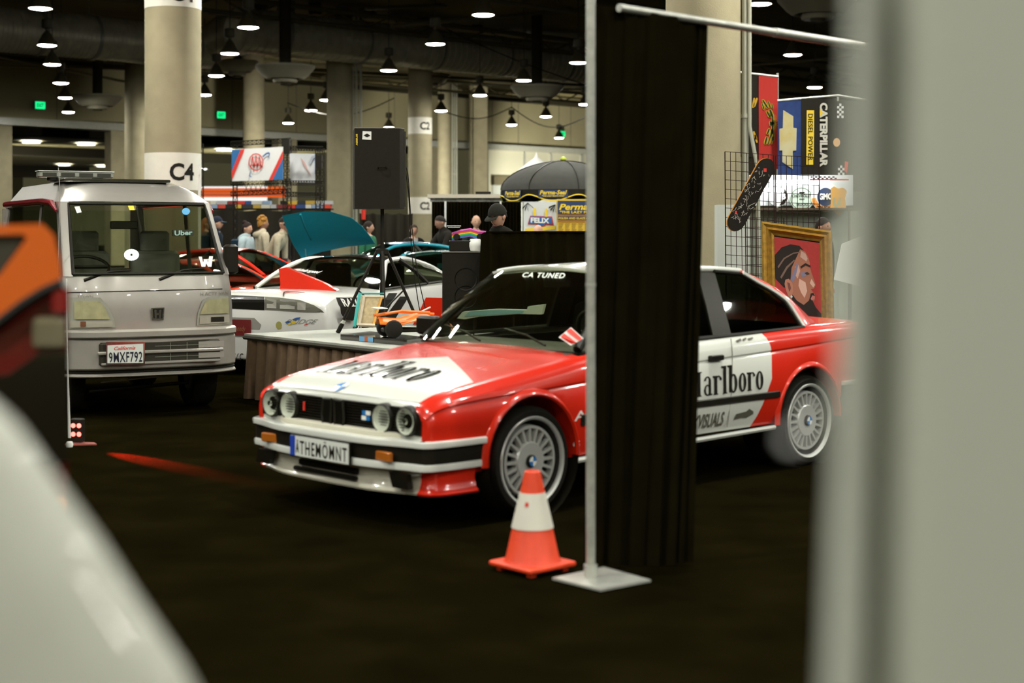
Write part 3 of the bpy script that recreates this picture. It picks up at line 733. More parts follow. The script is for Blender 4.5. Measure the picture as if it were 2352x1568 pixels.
# serif lettering
def serif_word(k_=1.0):
    P_ = []
    def st(x, y0, y1, w=.20, s=.075):
        x += w * (1 - k_) / 2; w *= k_
        P_.append([(x, y0), (x + w, y0), (x + w, y1), (x, y1)]); P_.append([(x - s, y0), (x + w + s, y0), (x + w + s * .3, y0 + .06), (x - s * .3, y0 + .06)])
    def top(x, y, s=.10): P_.append([(x - s, y), (x, y), (x, y - .14), (x - s * .9, y - .07)])
    x = 0
    st(x + .05, 0, 1.25, .10); top(x + .05, 1.25); P_.append([(x + .03, 1.25), (x + .22, 1.25), (x + .50, .02), (x + .40, .02)]); P_.append([(x + .62, 1.25), (x + .70, 1.25), (x + .50, .02), (x + .42, .02)]); st(x + .62, 0, 1.25, .18)
    P_.append([(x + .6, 1.25), (x + .88, 1.25), (x + .88, 1.19), (x + .6, 1.19)])
    x = 1.02                                                          # a
    P_.extend(ring2d(x + .22, .28, .22, .29, .10, .22, 20)); st(x + .30, .0, .78, .15, .02); P_.extend(ring2d(x + .22, .72, .23, .27, .09, .20, 14, 0, PI * .95)); P_.append([(x + .43, 0), (x + .54, .02), (x + .54, .07), (x + .43, .1)])
    x = 1.68; st(x, 0, .98); top(x, .98); P_.extend(ring2d(x + .28, .80, .17, .18, .06, .10, 10, .1, PI * .8)); P_.append(disc2d(x + .42, .80, .075, .09, 10))
    x = 2.28; st(x, 0, 1.45, .2); top(x, 1.45, .14)                          # l
    x = 2.66; st(x, 0.04, 1.45, .2, .0); top(x, 1.45, .14); P_.extend(ring2d(x + .28, .49, .27, .50, .10, .40, 26))       # b
    x = 3.32; P_.extend(ring2d(x + .24, .49, .26, .50, .085, .41, 28))  # o
    x = 3.94; st(x, 0, .98); top(x, .98); P_.extend(ring2d(x + .28, .80, .17, .18, .06, .10, 10, .1, PI * .8)); P_.append(disc2d(x + .42, .80, .075, .09, 10))
    x = 4.50; P_.extend(ring2d(x + .24, .49, .26, .50, .085, .41, 28))
    W, Hh = 5.0, 1.45
    return poly2d(*[[(a / W, b / Hh) for a, b in q] for q in P_])
SW = serif_word()
shape_obj('bonnet_lettering', serif_word(.68), lambda u, v: hood_fn(.47 - v * .36, -.53 + u * .88), mat('matte_black_lettering', (.006, .005, .003), 1.0, spec=0), bmw, cuts=10)
# greenhouse
def mir(p, s): return V((p[0], p[1] * s, p[2]))
G = dict(A0=(-.46, .665, .862), A0c=(-.30, 0, .885), A1=(-.97, .535, 1.272), A1c=(-.90, 0, 1.322), R1=(-2.12, .545, 1.285), R1c=(-2.20, 0, 1.322), D0=(-2.84, .60, .912), D0c=(-2.90, 0, .925), B0=(-.62, .725, .868), B1=(-2.60, .715, .905))
def arc3(a, c, b, n):  # curve through a, c(mid), b
    a, b, c = V(a), V(b), V(c); k = c * 2 - (a + b) / 2; return [a * (1 - t) ** 2 + k * 2 * t * (1 - t) + b * t * t for t in [i / n for i in range(n + 1)]]
rows = []
for i in range(9):
    t = i / 8; rows.append([a.lerp(b, t) + V((.03, 0, .02)) * math.sin(PI * t) for a, b in zip(arc3(mir(G['A0'], -1), G['A0c'], G['A0'], 14), arc3(mir(G['A1'], -1), G['A1c'], G['A1'], 14))])
M_GLASS = glass('tinted_glass', (.90, .93, .86)); M_DGLASS = glass('dark_glass', (.66, .68, .60))
ws = obj('windshield', shell(rows, (.004, 0, .004)), M_GLASS, bmw)
rows = []
for i in range(7):
    t = i / 6; rows.append([a.lerp(b, t) for a, b in zip(arc3(mir(G['R1'], -1), G['R1c'], G['R1'], 12), arc3(mir(G['D0'], -1), G['D0c'], G['D0'], 12))])
obj('rear_window', shell(rows, (-.004, 0, .004)), M_DGLASS, bmw)
def rtop(x):    # roof crown section from rail to rail at x
    t = (x + .90) / (-2.2 + .90); zc_ = 1.322 + .026 * math.sin(PI * min(max(t, 0), 1)); ze = 1.278 + .014 * math.sin(PI * t)
    y0 = .545
    return [V((x + (.05 * (abs(y_) / y0) ** 2) * (-1.4 if t < .1 else (1.2 if t > .9 else 0)) , y_, ze + (zc_ - ze) * (1 - (abs(y_) / y0) ** 2.2))) for y_ in [y0 * k / 8 for k in range(-8, 9)]]
rows = [rtop(x) for x in (-.90, -1.0, -1.2, -1.45, -1.7, -1.95, -2.1, -2.2)]
roof = obj('roof', shell(rows, (0, 0, .02)), M_WPAINT, bmw, 'white roof')
for s in (-1, 1):
    rail = [mir(p, s) for p in ((-1.00, .545, 1.272), (-1.08, .552, 1.284), (-1.3, .562, 1.298), (-1.8, .565, 1.302), (-2.14, .56, 1.285))]
    obj('roof_rail', MB().tube(spline([tuple(p) for p in rail], 24), [.008] * 3 + [.018] * 21, 8), M_WPAINT, bmw)
    obj('a_pillar', MB().tube([mir((-.49, .668, .862), s), mir((-.74, .608, 1.066), s), mir((-.99, .54, 1.262), s)], [.028, .024, .022], 8), M_BLACKP, bmw, 'black windscreen pillar')
    # side glass
    belt = [(-.60, .722, .873), (-1.66, .722, .888), (-1.84, .722, .890), (-2.60, .712, .905)]
    fw = [[mir(p, s) for p in r_] for r_ in ([(-.62, .722, .878), (-.9, .722, .88), (-1.3, .722, .884), (-1.655, .722, .888)], [(-.86, .655, 1.07), (-1.05, .655, 1.075), (-1.35, .655, 1.08), (-1.665, .655, 1.085)], [(-1.06, .575, 1.262), (-1.2, .577, 1.275), (-1.4, .578, 1.282), (-1.675, .578, 1.282)])]
    obj('side_window', shell(fw, (0, .004 * s, 0)), M_DGLASS, bmw)
    qw = [[mir(p, s) for p in r_] for r_ in ([(-1.83, .722, .890), (-2.1, .72, .894), (-2.4, .716, .9), (-2.585, .712, .905)], [(-1.835, .655, 1.085), (-2.08, .652, 1.085), (-2.32, .648, 1.08), (-2.50, .645, 1.075)], [(-1.84, .60, 1.235), (-1.98, .60, 1.235), (-2.12, .597, 1.228), (-2.25, .595, 1.20)], [(-1.845, .58, 1.28), (-1.93, .58, 1.28), (-2.02, .578, 1.277), (-2.10, .577, 1.265)])]
    obj('quarter_window', shell(qw, (0, .004 * s, 0)), glass('dim_cabin_glass', (.22, .23, .19)), bmw)  # dark tint stands in for the dim cabin behind the glass
    obj('b_pillar', shell([[mir(p, s) for p in r_] for r_ in ([(-1.655, .728, .888), (-1.835, .728, .89)], [(-1.665, .662, 1.085), (-1.838, .662, 1.085)], [(-1.675, .586, 1.283), (-1.845, .586, 1.281)])], (0, .02 * s, 0)), mat('satin_black', (.025, .024, .016), .3), bmw, 'satin black door pillar')
    edge = [mir(p, s) for p in ((-2.60, .716, .905), (-2.57, .69, .965), (-2.50, .652, 1.075), (-2.38, .62, 1.15), (-2.25, .602, 1.205), (-2.11, .585, 1.268))]
    obj('window_seal', MB().tube(edge + [mir((-1.84, .588, 1.288), s)], .012, 6), M_BLACKP, bmw)
    o2 = [e + V((-.022, .004 * s, .004)) for e in edge]
    obj('window_border', MB().tube(spline([tuple(p) for p in o2], 16), .016, 6), M_WPAINT, bmw, 'white border round the quarter window')
    # C pillar
    inner = [mir(p, s) for p in ((-2.61, .722, .905), (-2.52, .66, 1.075), (-2.40, .628, 1.15), (-2.27, .605, 1.21), (-2.12, .585, 1.275))]
    outer = [mir(p, s) for p in ((-2.88, .63, .922), (-2.66, .605, 1.075), (-2.50, .590, 1.165), (-2.34, .572, 1.228), (-2.14, .552, 1.292))]
    obj('c_pillar', shell([[a, a.lerp(b, .5) + V((0, .012 * s, .006)), b] for a, b in zip(inner, outer)], (0, .015 * s, 0)), M_RED, bmw)
    obj('belt_trim', MB().tube([mir(p, s) for p in ((-.52, .733, .868), (-1.3, .742, .882), (-1.9, .742, .891), (-2.6, .735, .906))], .013, 6), M_BLACKP, bmw, 'black belt trim')
    obj('door_handle', MB().rbox(mir((-1.575, .812, .765), s), (.135, .03, .034), .01), M_BLACKP, bmw)
    obj('rub_strip', MB().rbox(mir((-1.30, .812, .497), s), (1.86, .022, .042), .01), M_BLACKP, bmw, 'black rub strip')
    obj('rub_strip', MB().rbox(mir((-.395, .812, .475), s), (.05, .022, .04), .01), M_BLACKP, bmw, 'short black rub strip')
    sl = MB().tube([mir((-.36, .786, .262), s), mir((-2.2, .79, .285), s)], .016, 6)
    obj('sill_strip', sl, M_WPAINT, bmw, 'white sill strip')
    obj('door_seam', MB().tube([mir(p, s) for p in ((-1.74, .7975, .875), (-1.745, .806, .78), (-1.73, .811, .55), (-1.70, .80, .33))], .003, 4), mat('seam_grey', (.2, .19, .15), .7), bmw)
    mr = obj('door_mirror', MB().rbox(mir((-.70, .86, .93), s), (.09, .19, .12), .03), M_BLACKP, bmw); obj('mirror_glass', MB().box(mir((-.747, .86, .93), s), (.004, .16, .09)), M_CHROME, mr)
    tl = obj('tail_lamp', MB().rbox(mir((-3.475, .56, .72), s), (.04, .30, .16), .015), mat('red_lens', (.5, .01, .01), .2, coat=1.0), bmw)
obj('rear_bumper', sweep_plan([(-2.95, .80), (-3.3, .80), (-3.46, .76), (-3.52, .6), (-3.54, 0), (-3.52, -.6), (-3.46, -.76), (-3.3, -.80), (-2.95, -.80)], band(.34, .50, .01, .08)), M_BLACKP, bmw)
obj('bumper_strip', sweep_plan([(-2.95, .80), (-3.3, .80), (-3.46, .76), (-3.52, .6), (-3.54, 0), (-3.52, -.6), (-3.46, -.76), (-3.3, -.80), (-2.95, -.80)], band(.50, .53, .02, .09)), M_WPAINT, bmw, 'white rear bumper strip')
# cabin: dark tub, dashboard, wheel, seats
M_CAB = mat('cabin_black', (.012, .011, .006), .8)
cab = MB(); 
cab.box((-1.65, 0, .34), (2.35, 1.36, .03)); cab.box((-.50, 0, .60), (.06, 1.34, .5)); cab.box((-2.80, 0, .60), (.05, 1.3, .55))
for s in (-1, 1): cab.box((-1.65, s * .69, .60), (2.3, .03, .50))
obj('cabin_lining', cab, M_CAB, bmw)
rows = [[V((x, y, z)) for y in (-.66, -.3, 0, .3, .66)] for x, z in ((-.42, .84), (-.62, .862), (-.80, .872), (-.90, .84), (-.92, .7))]
obj('dashboard', shell(rows, (0, 0, .03)), mat('dash_grey', (.06, .06, .045), .75), bmw)
sw = MB(); c0 = V((-1.05, .34, .90)); Mw = Matrix.Rotation(R(-65), 4, 'Y')
sw.tube([c0 + Mw @ V((.18 * math.cos(2 * PI * i / 24), .18 * math.sin(2 * PI * i / 24), 0)) for i in range(25)], .014, 6, False)
for a in (0, 2.2, 4.1): sw.tube([c0, c0 + Mw @ V((.18 * math.cos(a), .18 * math.sin(a), 0))], .012, 5)
obj('steering_wheel', sw, M_BLACKP, bmw)
for y in (-.36, .36):
    se = obj('seat', MB().rbox((-1.45, y, .52), (.5, .46, .14), .06), M_CAB, bmw); obj('backrest', MB().rbox((-1.78, y, .80), (.14, .46, .52), .06, Matrix.Rotation(R(-12), 4, 'Y')), M_CAB, se)
    obj('headrest', MB().rbox((-1.85, y, 1.13), (.10, .26, .17), .04), mat('headrest_grey', (.05, .05, .035), .7), se)
obj('rear_bench', MB().rbox((-2.4, 0, .62), (.3, 1.2, .45), .06), M_CAB, bmw)
obj('rear_view_mirror', MB().rbox((-1.02, 0, 1.22), (.03, .24, .06), .015), M_BLACKP, bmw)
for y in (-.05, .5): obj('wiper', MB().tube([(-.40, y, .885), (-.50, y - .25, .925), (-.56, y - .5, .95)], .007, 5), M_BLACKP, bmw)
# stickers and lettering
hw = hit_bvh(bvh_of([ws]), .006)
w1, w2, w3 = hw(1200, 740), hw(1300, 740), hw(1250, 670); wn_ = (w2 - w1).cross(w3 - w1)
def hwp(off): 
    f_ = hit_plane(w1, wn_, off); h_ = hit_bvh(bvh_of([ws]), .006 + off); return lambda x, y: h_(x, y) or f_(x, y)
TL = mat('sticker_white', (.70, .76, .66), .5)
shape_obj('windshield_lettering', text2d('CA TUNED', bold=.015, shear=.25, spacing=1.12), quad_fn(((1203, 627), (1299, 629), (1297, 641), (1200, 638)), hw), TL, ws, cuts=4)
stk = px_decal('diamond_sticker', [[(1313, 756), (1340, 777), (1313, 798), (1285, 779)]], hwp(.012), M_WHITE, ws)
hw2 = hit_bvh(bvh_of([ws]), .009)
px_decal('sticker_print', [[(1313, 759), (1337, 777), (1331, 782), (1303, 766)], [(1289, 779), (1298, 771), (1325, 787), (1313, 795)]], hwp(.017), M_REDP, stk)
hs = hit_bvh(bvh_of([body]), .005)
def side_fn(x0, x1, z0, z1, sx=0.0):
    bb = bvh_of([body])
    def fn(u, v):
        x = x0 + (x1 - x0) * u; z = z0 + (z1 - z0) * v; loc = bb.ray_cast(bl(x, 1.5, z), bl(0, 0, 0) - bl(0, 1, 0))[0]
        return None if loc is None else loc + (bl(0, 1, 0) - bl(0, 0, 0)) * .004
    return fn
shape_obj('door_lettering', SW, side_fn(-1.305, -2.055, .540, .712), M_INK, bmw, cuts=6)
shape_obj('sill_lettering', text2d('ALEXVISUALS', bold=.02, shear=.12), side_fn(-1.25, -1.665, .340, .430), mat('grey_lettering', (.09, .085, .06), .6), bmw, cuts=3)
px_decal('sill_emblem', [[(1684, 963), (1690, 950), (1713, 944), (1720, 938), (1729, 944), (1729, 950), (1715, 958), (1700, 959)]], hs, mat('grey_lettering', (.09, .085, .06), .6), bmw)
px_decal('door_script', [[(1689, 783), (1700, 778), (1702, 782), (1692, 787)], [(1704, 780), (1712, 776), (1714, 779), (1706, 784)], [(1716, 778), (1728, 775), (1729, 778), (1718, 782)]], hs, mat('grey_lettering', (.09, .085, .06), .6), bmw)
shape_obj('fender_lettering', text2d('A'), quad_fn(((1320, 945), (1346, 940), (1346, 963), (1318, 967)), hs), M_WHITE, bmw)
shape_obj('fender_lettering', text2d('G'), quad_fn(((1318, 1012), (1330, 1010), (1330, 1026), (1318, 1028)), hs), TL, bmw)
# ------------------------------------------------------------------ foreground: pole, drape, cone, blurred things close to the lens
t = thing('drape_stand', 'tall pale metal pole on a steel base plate, right of the traffic cone', 'drape stand', (.347, 6.72, 0))
obj('base_plate', MB().add([V((x, y, z)) for z in (.006, .016) for x, y in ((-.17, -.02), (.03, -.24), (.26, -.06), (.07, .20))], [(0, 1, 2, 3), (7, 6, 5, 4), (0, 4, 5, 1), (1, 5, 6, 2), (2, 6, 7, 3), (3, 7, 4, 0)]), M_STEEL, t)
obj('base_socket', MB().lathe([(.03, .016), (.03, .07), (.022, .07)], 16), M_STEEL, t)
obj('pole', MB().tube([(0, 0, .016), (0, 0, 1.5), (0, 0, 2.9)], .0205, 16), mat('pole_grey', (.50, .51, .44), .4, .35, noise=.25, nscale=30), t)
obj('pole_joint', MB().tube([(0, 0, 1.295), (0, 0, 1.31)], .0225, 16), M_STEEL, t)
a, b = P(1422, 18, 6.87), P(2080, 122, 8.5)
solo('drape_bar', MB().tube([a, a.lerp(b, .5)], .019, 12).tube([a.lerp(b, .49), b], .023, 12), M_ALU, 'brushed aluminium crossbar running from the black drape towards the grey drape', 'crossbar', loc=a)
# black drape with folds, hung over the bar
def drape(name, label, tops, bots, folds, amp, m, thick=.012, rows_n=24, jag=0, seed=1, cat='drape', group=None, loc=None):
    rr = random.Random(seed); n = folds * 10; ph = [rr.uniform(0, 6.28) for _ in range(6)]
    rows = []
    for i in range(rows_n + 1):
        v = i / rows_n; row = []
        for j in range(n + 1):
            u = j / n; k = (len(tops) - 1) * u; kk = min(int(k), len(tops) - 2); f = k - kk
            a = tops[kk].lerp(tops[kk + 1], f); b = bots[kk].lerp(bots[kk + 1], f); p = a.lerp(b, v)
            d = (tops[-1] - tops[0]).normalized(); nn = V((d.y, -d.x, 0))
            off = amp * (.35 + .65 * v) * (math.sin(folds * 2 * PI * u + ph[0] + .5 * math.sin(3 * v + ph[1])) + .45 * math.sin(folds * 4.3 * u * 2 + ph[2] + v))
            row.append(p + nn * off + d * amp * .4 * math.sin(folds * 4 * PI * u + ph[3]))
        rows.append(row)
    loc = loc or (bots[0] + bots[-1]) / 2
    return solo(name, shell(rows, V((0, -thick, 0))), m, label, cat, loc=loc, group=group, sm=60)
top = [P(1362, 12, 6.86), P(1440, 20, 6.93), P(1530, 36, 7.05), P(1600, 44, 7.28), P(1622, 52, 7.33)]
bot = [P(1334, 1290, 6.95), P(1400, 1300, 6.95), P(1480, 1300, 6.98), P(1550, 1296, 7.0), P(1582, 1290, 7.02)]
drape('black_drape', 'floor-length black drape hanging beside the metal pole, hiding the coupe door', top, bot, 7, .018, M_DRAPE, seed=4)
# traffic cone
c0 = P(1223, 1309, 6.92); c0.z = 0
t = thing('traffic_cone', 'orange traffic cone with a white reflective collar, standing in front of the coupe wheel', 'traffic cone', c0, R(42))
M_CONE = mat('cone_orange', (.80, .06, .012), .45, noise=.15, nscale=15)
obj('cone_body', MB().lathe([(.134, .04), (.122, .06), (.066, .31), (.040, .43), (.036, .448), (.030, .452), (.026, .44)], 32), M_CONE, t)
obj('white_collar', MB().lathe([(.0945, .195), (.0965, .196), (.0585, .355), (.0565, .355)], 32), mat('reflective_white', (.66, .64, .54), .4), t)
obj('square_base', MB().rbox((0, 0, .032), (.285, .285, .022), .03).box((0, 0, .022), (.24, .24, .012)), M_CONE, t)
obj('foot_pads', MB().box((.1, .1, .010), (.03, .03, .02)).box((-.1, .1, .010), (.03, .03, .02)).box((.1, -.1, .010), (.03, .03, .02)).box((-.1, -.1, .010), (.03, .03, .02)), M_CONE, t)
obj('collar_mark', MB().lathe([(.0745, .300), (.0705, .318)], 4, M=Matrix.Rotation(R(200), 4, 'Z'), full=.22), M_REDP, t)
# pale sheet hanging very close on the right
xa = .87
top = [P(1968, -260, xa), P(1998, -260, xa - .02), P(2040, -260, xa + .035), P(2075, -260, xa + .01), P(2200, -260, xa), P(2500, -260, xa)]
bot = [P(1890, 1760, xa), P(1945, 1760, xa - .02), P(1998, 1760, xa + .035), P(2050, 1760, xa + .01), P(2200, 1760, xa), P(2500, 1760, xa)]
rows = []
for i in range(13):
    v = i / 12; r = [tuple(a_.lerp(b_, v)) for a_, b_ in zip(top, bot)]; rows.append([V(q) for q in spline(r, 40)])
M_SHEET = mat('grey_white_sheet', (.46, .48, .40), .85)
o = solo('grey_sheet', shell(rows, (0, -.004, 0)), M_SHEET, 'pale grey hanging sheet, heavily blurred, filling the right edge of the view', 'hanging sheet', loc=P(2150, 1760, xa), sm=60)
# little white bead on a cord in front of the rear wheel
bp = P(1818, 1012, .86)
t = thing('bead_on_cord', 'tiny pale bead blurred to a soft disc over the rear wheel of the coupe', 'bead', bp)
obj('bead', MB().lathe([(0, -.0042), (.003, -.003), (.0042, 0), (.003, .003), (0, .0042)], 12), mat('bead_white', (.8, .8, .78), .3), t)
obj('cord', MB().tube([(0, 0, .005), (.02, .002, .02), (.035, .004, .035)], .0004, 4), M_WHITE, t)
# white bonnet panel leaning in at the lower left
edge = [(-420, 800), (-150, 870), (-20, 955), (55, 1048), (125, 1150), (205, 1260), (275, 1370), (350, 1480), (420, 1590), (490, 1760)]
rows = []
for i, (px, py) in enumerate(spline(edge, 28)):
    e = P(px, py, 1.22); r = [e + V((0, .05, -.035)), e + V((0, .02, -.004)), e]
    for k, dd in enumerate((60, 160, 300, 480, 700)):
        q = P(px - dd * .85, py + dd * .62, 1.22 - .02 * k - .02); r.append(q)
    rows.append(r)
m_ = mat('white_gloss_panel', (.36, .37, .31), .5, coat=.25)
solo('car_bonnet', shell(rows, (0, -.02, .0)), m_, 'white glossy car bonnet edge, heavily blurred, filling the lower left corner', 'car bonnet', loc=P(0, 1700, 1.2), sm=60)
# orange and dark red utility car, blurred, at the left edge
D0 = 3.5
def Q(px, py, dd=0): return P(px, py, D0 + dd)
t = thing('orange_car', 'blurred car with an orange roof pillar and dark red tailgate at the left edge', 'car', V((P(0, HZ, D0).x, D0 + .4, 0)))
M_ORC = mat('orange_car_paint', (.72, .13, .012), .3, coat=.8); M_DRC = mat('dark_red_car_paint', (.13, .010, .006), .3, coat=.5)
bodyp = [(-260, 560), (0, 518), (95, 515), (128, 545), (140, 620), (150, 650), (156, 700), (157, 1000), (157, 1235), (60, 1260), (-260, 1300)]
low = [(-260, 700), (0, 745), (60, 712), (100, 690), (150, 652), (156, 700), (157, 1000), (157, 1320), (-260, 1320)]
zb0 = V((-.32, .9, 0))
obj('car_body', MB().prism([Q(*p, .015) for p in low], zb0), M_DRC, t, world=True)
obj('roof_pillar', MB().prism([Q(*p) for p in ((-260, 522), (-20, 517), (98, 514), (124, 540), (138, 600), (142, 648), (95, 672), (52, 700), (0, 742), (-260, 900), (-260, 770), (0, 630), (62, 546), (52, 538), (-260, 545))], zb0), M_ORC, t, world=True)
obj('side_window', MB().prism([Q(*p, .02) for p in ((-260, 545), (62, 540), (0, 628), (-260, 830))], zb0 * .9), mat('grey_car_glass', (.06, .06, .045), .25), t, world=True)
obj('black_moulding', MB().tube([Q(-60, 775, -.02), Q(0, 742, -.02), Q(55, 700, -.02), Q(100, 672, -.02), Q(146, 652, -.02)], .014, 8), M_GR, t, world=True)
obj('fog_lamp', MB().rbox(Q(112, 765, -.01), (.075, .04, .075), .02), mat('dim_beige_lens', (.17, .15, .09), .3, coat=.5), t, 'beige rounded lens', world=True)
obj('tail_lens', MB().rbox(Q(138, 690, -.01), (.035, .04, .06), .01), mat('deep_red_lens', (.22, .01, .01), .2, coat=1.0), t, world=True)
obj('lower_bumper', MB().prism([Q(*p, -.03) for p in ((-260, 900), (20, 860), (90, 812), (157, 806), (157, 1060), (-260, 1090))], zb0 * .5), mat('gloss_black', (.012, .010, .006), .15, coat=1.0), t, world=True)
obj('marker_lamp', MB().lathe([(0, -.02), (.012, -.016), (.018, 0), (.012, .02), (0, .024)], 12, Q(143, 1160, -.08)), mat('amber_lens', (.75, .24, .02), .2, coat=1.0), t, world=True)
obj('wheel', MB().lathe([(.0, .10), (.2, .10), (.30, .09), (.33, .05), (.33, -.05), (.30, -.1), (0, -.1)], 32, V((P(-200, HZ, D0).x, D0 + .35, .33)), RX), M_RUB, t, world=True)
# slim banner pole, its foot and the red four-lamp light
fp = P(160, 1016, 10.9); fp.z = 0
t = thing('banner_pole', 'very slim white pole with a rounded foot beside the red floor light', 'pole', fp)
obj('pole', MB().tube([P(153, 640, 10.9), P(155, 800, 10.9), P(158, 930, 10.9), P(160, 1005, 10.9)], [.004, .004, .008, .011], 8), M_WHITE, t, world=True)
obj('foot', MB().lathe([(0, .04), (.02, .038), (.026, .02), (.022, 0), (0, 0)], 16), M_WHITE, t)
lp = P(190, 1012, 11.0); lp.z = 0
t = thing('floor_light', 'small floor light with four glowing red lamps on a flat plate left of the coupe', 'floor light', lp, R(-8))
obj('floor_plate', MB().add([V((-.14, -.10, .004)), V((.115, -.02, .004)), V((.06, .06, .004)), V((-.08, .07, .004)), V((-.14, -.10, .014)), V((.115, -.02, .014)), V((.06, .06, .014)), V((-.08, .07, .014))], [(3, 2, 1, 0), (4, 5, 6, 7), (0, 1, 5, 4), (1, 2, 6, 5), (2, 3, 7, 6), (3, 0, 4, 7)]), mat('plate_red_glow', (.35, .10, .08), .4, .3), t)  # red glow of the lamps is put into the plate colour
h = obj('lamp_housing', MB().rbox((-.047, .02, .105), (.10, .05, .17), .015), M_BLACKM, t)
for x in (-.070, -.026):
    for z in (.078, .140): obj('red_lamp', MB().lathe([(0, .010), (.012, .008), (.0175, 0)], 14, (x, -.006, z), Matrix.Rotation(PI / 2, 4, 'X')), emis('red_led', (1, .09, .07), 7), h)
ld = bpy.data.lights.new('red_spill', 'SPOT'); ld.color = (1, .03, .02); ld.energy = 6500; ld.spot_size = R(15); ld.spot_blend = .8; ld.shadow_soft_size = .02
lo = bpy.data.objects.new('red_spill', ld); C.objects.link(lo); lo.parent = h; lo.location = (-.03, -.03, .16)
tg = P(330, 1052, 10.36); tg.z = 0
dirv = (Matrix.Rotation(R(8), 4, 'Z') @ (tg - (lp + V((0, 0, .16))))).normalized(); lo.rotation_euler = dirv.to_track_quat('-Z', 'Y').to_euler()

# ------------------------------------------------------------------ silver microvan
VO = P(152, HZ, 12.4); VO.z = 0; VA = R(28)
van = thing('microvan', 'silver one-box microvan with a roof light bar, parked in front of the numbered column', 'van', VO, VA)
def vw(x, y, z): return Matrix.Translation(VO) @ Matrix.Rotation(VA, 4, 'Z') @ V((x, y, z))
M_SV = mat('silver_van_paint', (.40, .38, .335), .34, .5, coat=.8, noise=.05)
WV = 1.455
# local frame: x along the face (0..1.4), y backwards, z up.  outline of the side: y(z) of the front
def vrow(z):   # plan section of the van at height z: rounded front corners
    keys = [(.34, .02), (.55, .0), (.78, .0), (1.02, .015), (1.17, .05), (1.80, .46), (1.87, .58), (1.95, .85), (2.02, 1.3)]
    for k in range(len(keys) - 1):
        if keys[k][0] <= z <= keys[k + 1][0]:
            f = (z - keys[k][0]) / (keys[k + 1][0] - keys[k][0]); y0 = keys[k][1] + (keys[k + 1][1] - keys[k][1]) * f; break
    else: y0 = keys[-1][1]
    ins = max(0, z - .95) * .085 + max(0, z - 1.80) * .75 + (.02 if z < .4 else 0)
    return y0, ins
def vsec(z, n=15, yb=3.2):
    y0, ins = vrow(z); pts = []
    xs0, xs1 = ins, WV - ins
    pts.append(V((xs0, yb, z))); pts.append(V((xs0, 1.8, z))); pts.append(V((xs0, y0 + .5, z)))
    for i in range(n):
        a = i / (n - 1); x = xs0 + (xs1 - xs0) * (.5 - .5 * math.cos(a * PI)); e = abs(2 * (x - xs0) / (xs1 - xs0) - 1)
        pts.append(V((x, y0 + .16 * e ** 5 + .03 * e ** 2, z)))
    pts.append(V((xs1, y0 + .5, z))); pts.append(V((xs1, 1.8, z))); pts.append(V((xs1, yb, z)))
    return pts
zs = [.44, .60, .78, .90, 1.02, 1.10, 1.17]
vb = MB().grid([vsec(z) for z in zs]); vb.add(vsec(.44), [tuple(range(21))])
vbody = obj('van_body', vb, M_SV, van, sm=30)
# upper body: glasshouse walls as separate pieces, roof on top
zr = [1.80, 1.85, 1.89, 1.93, 1.965, 1.99]
rr_ = MB().grid([vsec(z) for z in zr]); tp = vsec(1.99); 
for i in range(10):
    k = len(rr_.v); rr_.add([tp[i], tp[i + 1], tp[19 - i], tp[20 - i]], [(0, 1, 2, 3)])
rf = obj('van_roof', rr_, M_SV, van, sm=45)
lo_, hi_ = vsec(1.17), vsec(1.80)
def vpan(name, i0, i1, m, f0=0, f1=1, par=van, th=(0, .01, 0), v0=0.0, v1=1.0, **k):
    rows = [[lo_[i].lerp(hi_[i], v0 + (v1 - v0) * t_ / 5) for i in range(i0, i1 + 1)] for t_ in range(6)]
    return obj(name, shell(rows, th), m, par, **k)
wsv = vpan('windshield', 5, 15, glass('van_glass', (.92, .95, .89)))
for a, b in ((3, 5), (15, 17)): vpan('windshield_pillar', a, b, M_SV)
sealp = [lo_[i] + V((0, -.01, .02)) for i in range(5, 16)] + [lo_[15].lerp(hi_[15], t_ / 6) + V((0, -.01, 0)) for t_ in range(1, 6)] + [hi_[i] + V((0, -.01, -.02)) for i in range(15, 4, -1)] + [hi_[5].lerp(lo_[5], t_ / 6) + V((0, -.01, 0)) for t_ in range(1, 6)]
obj('windshield_seal', MB().tube(sealp + [sealp[0]], .014, 6), M_BLACKP, van)
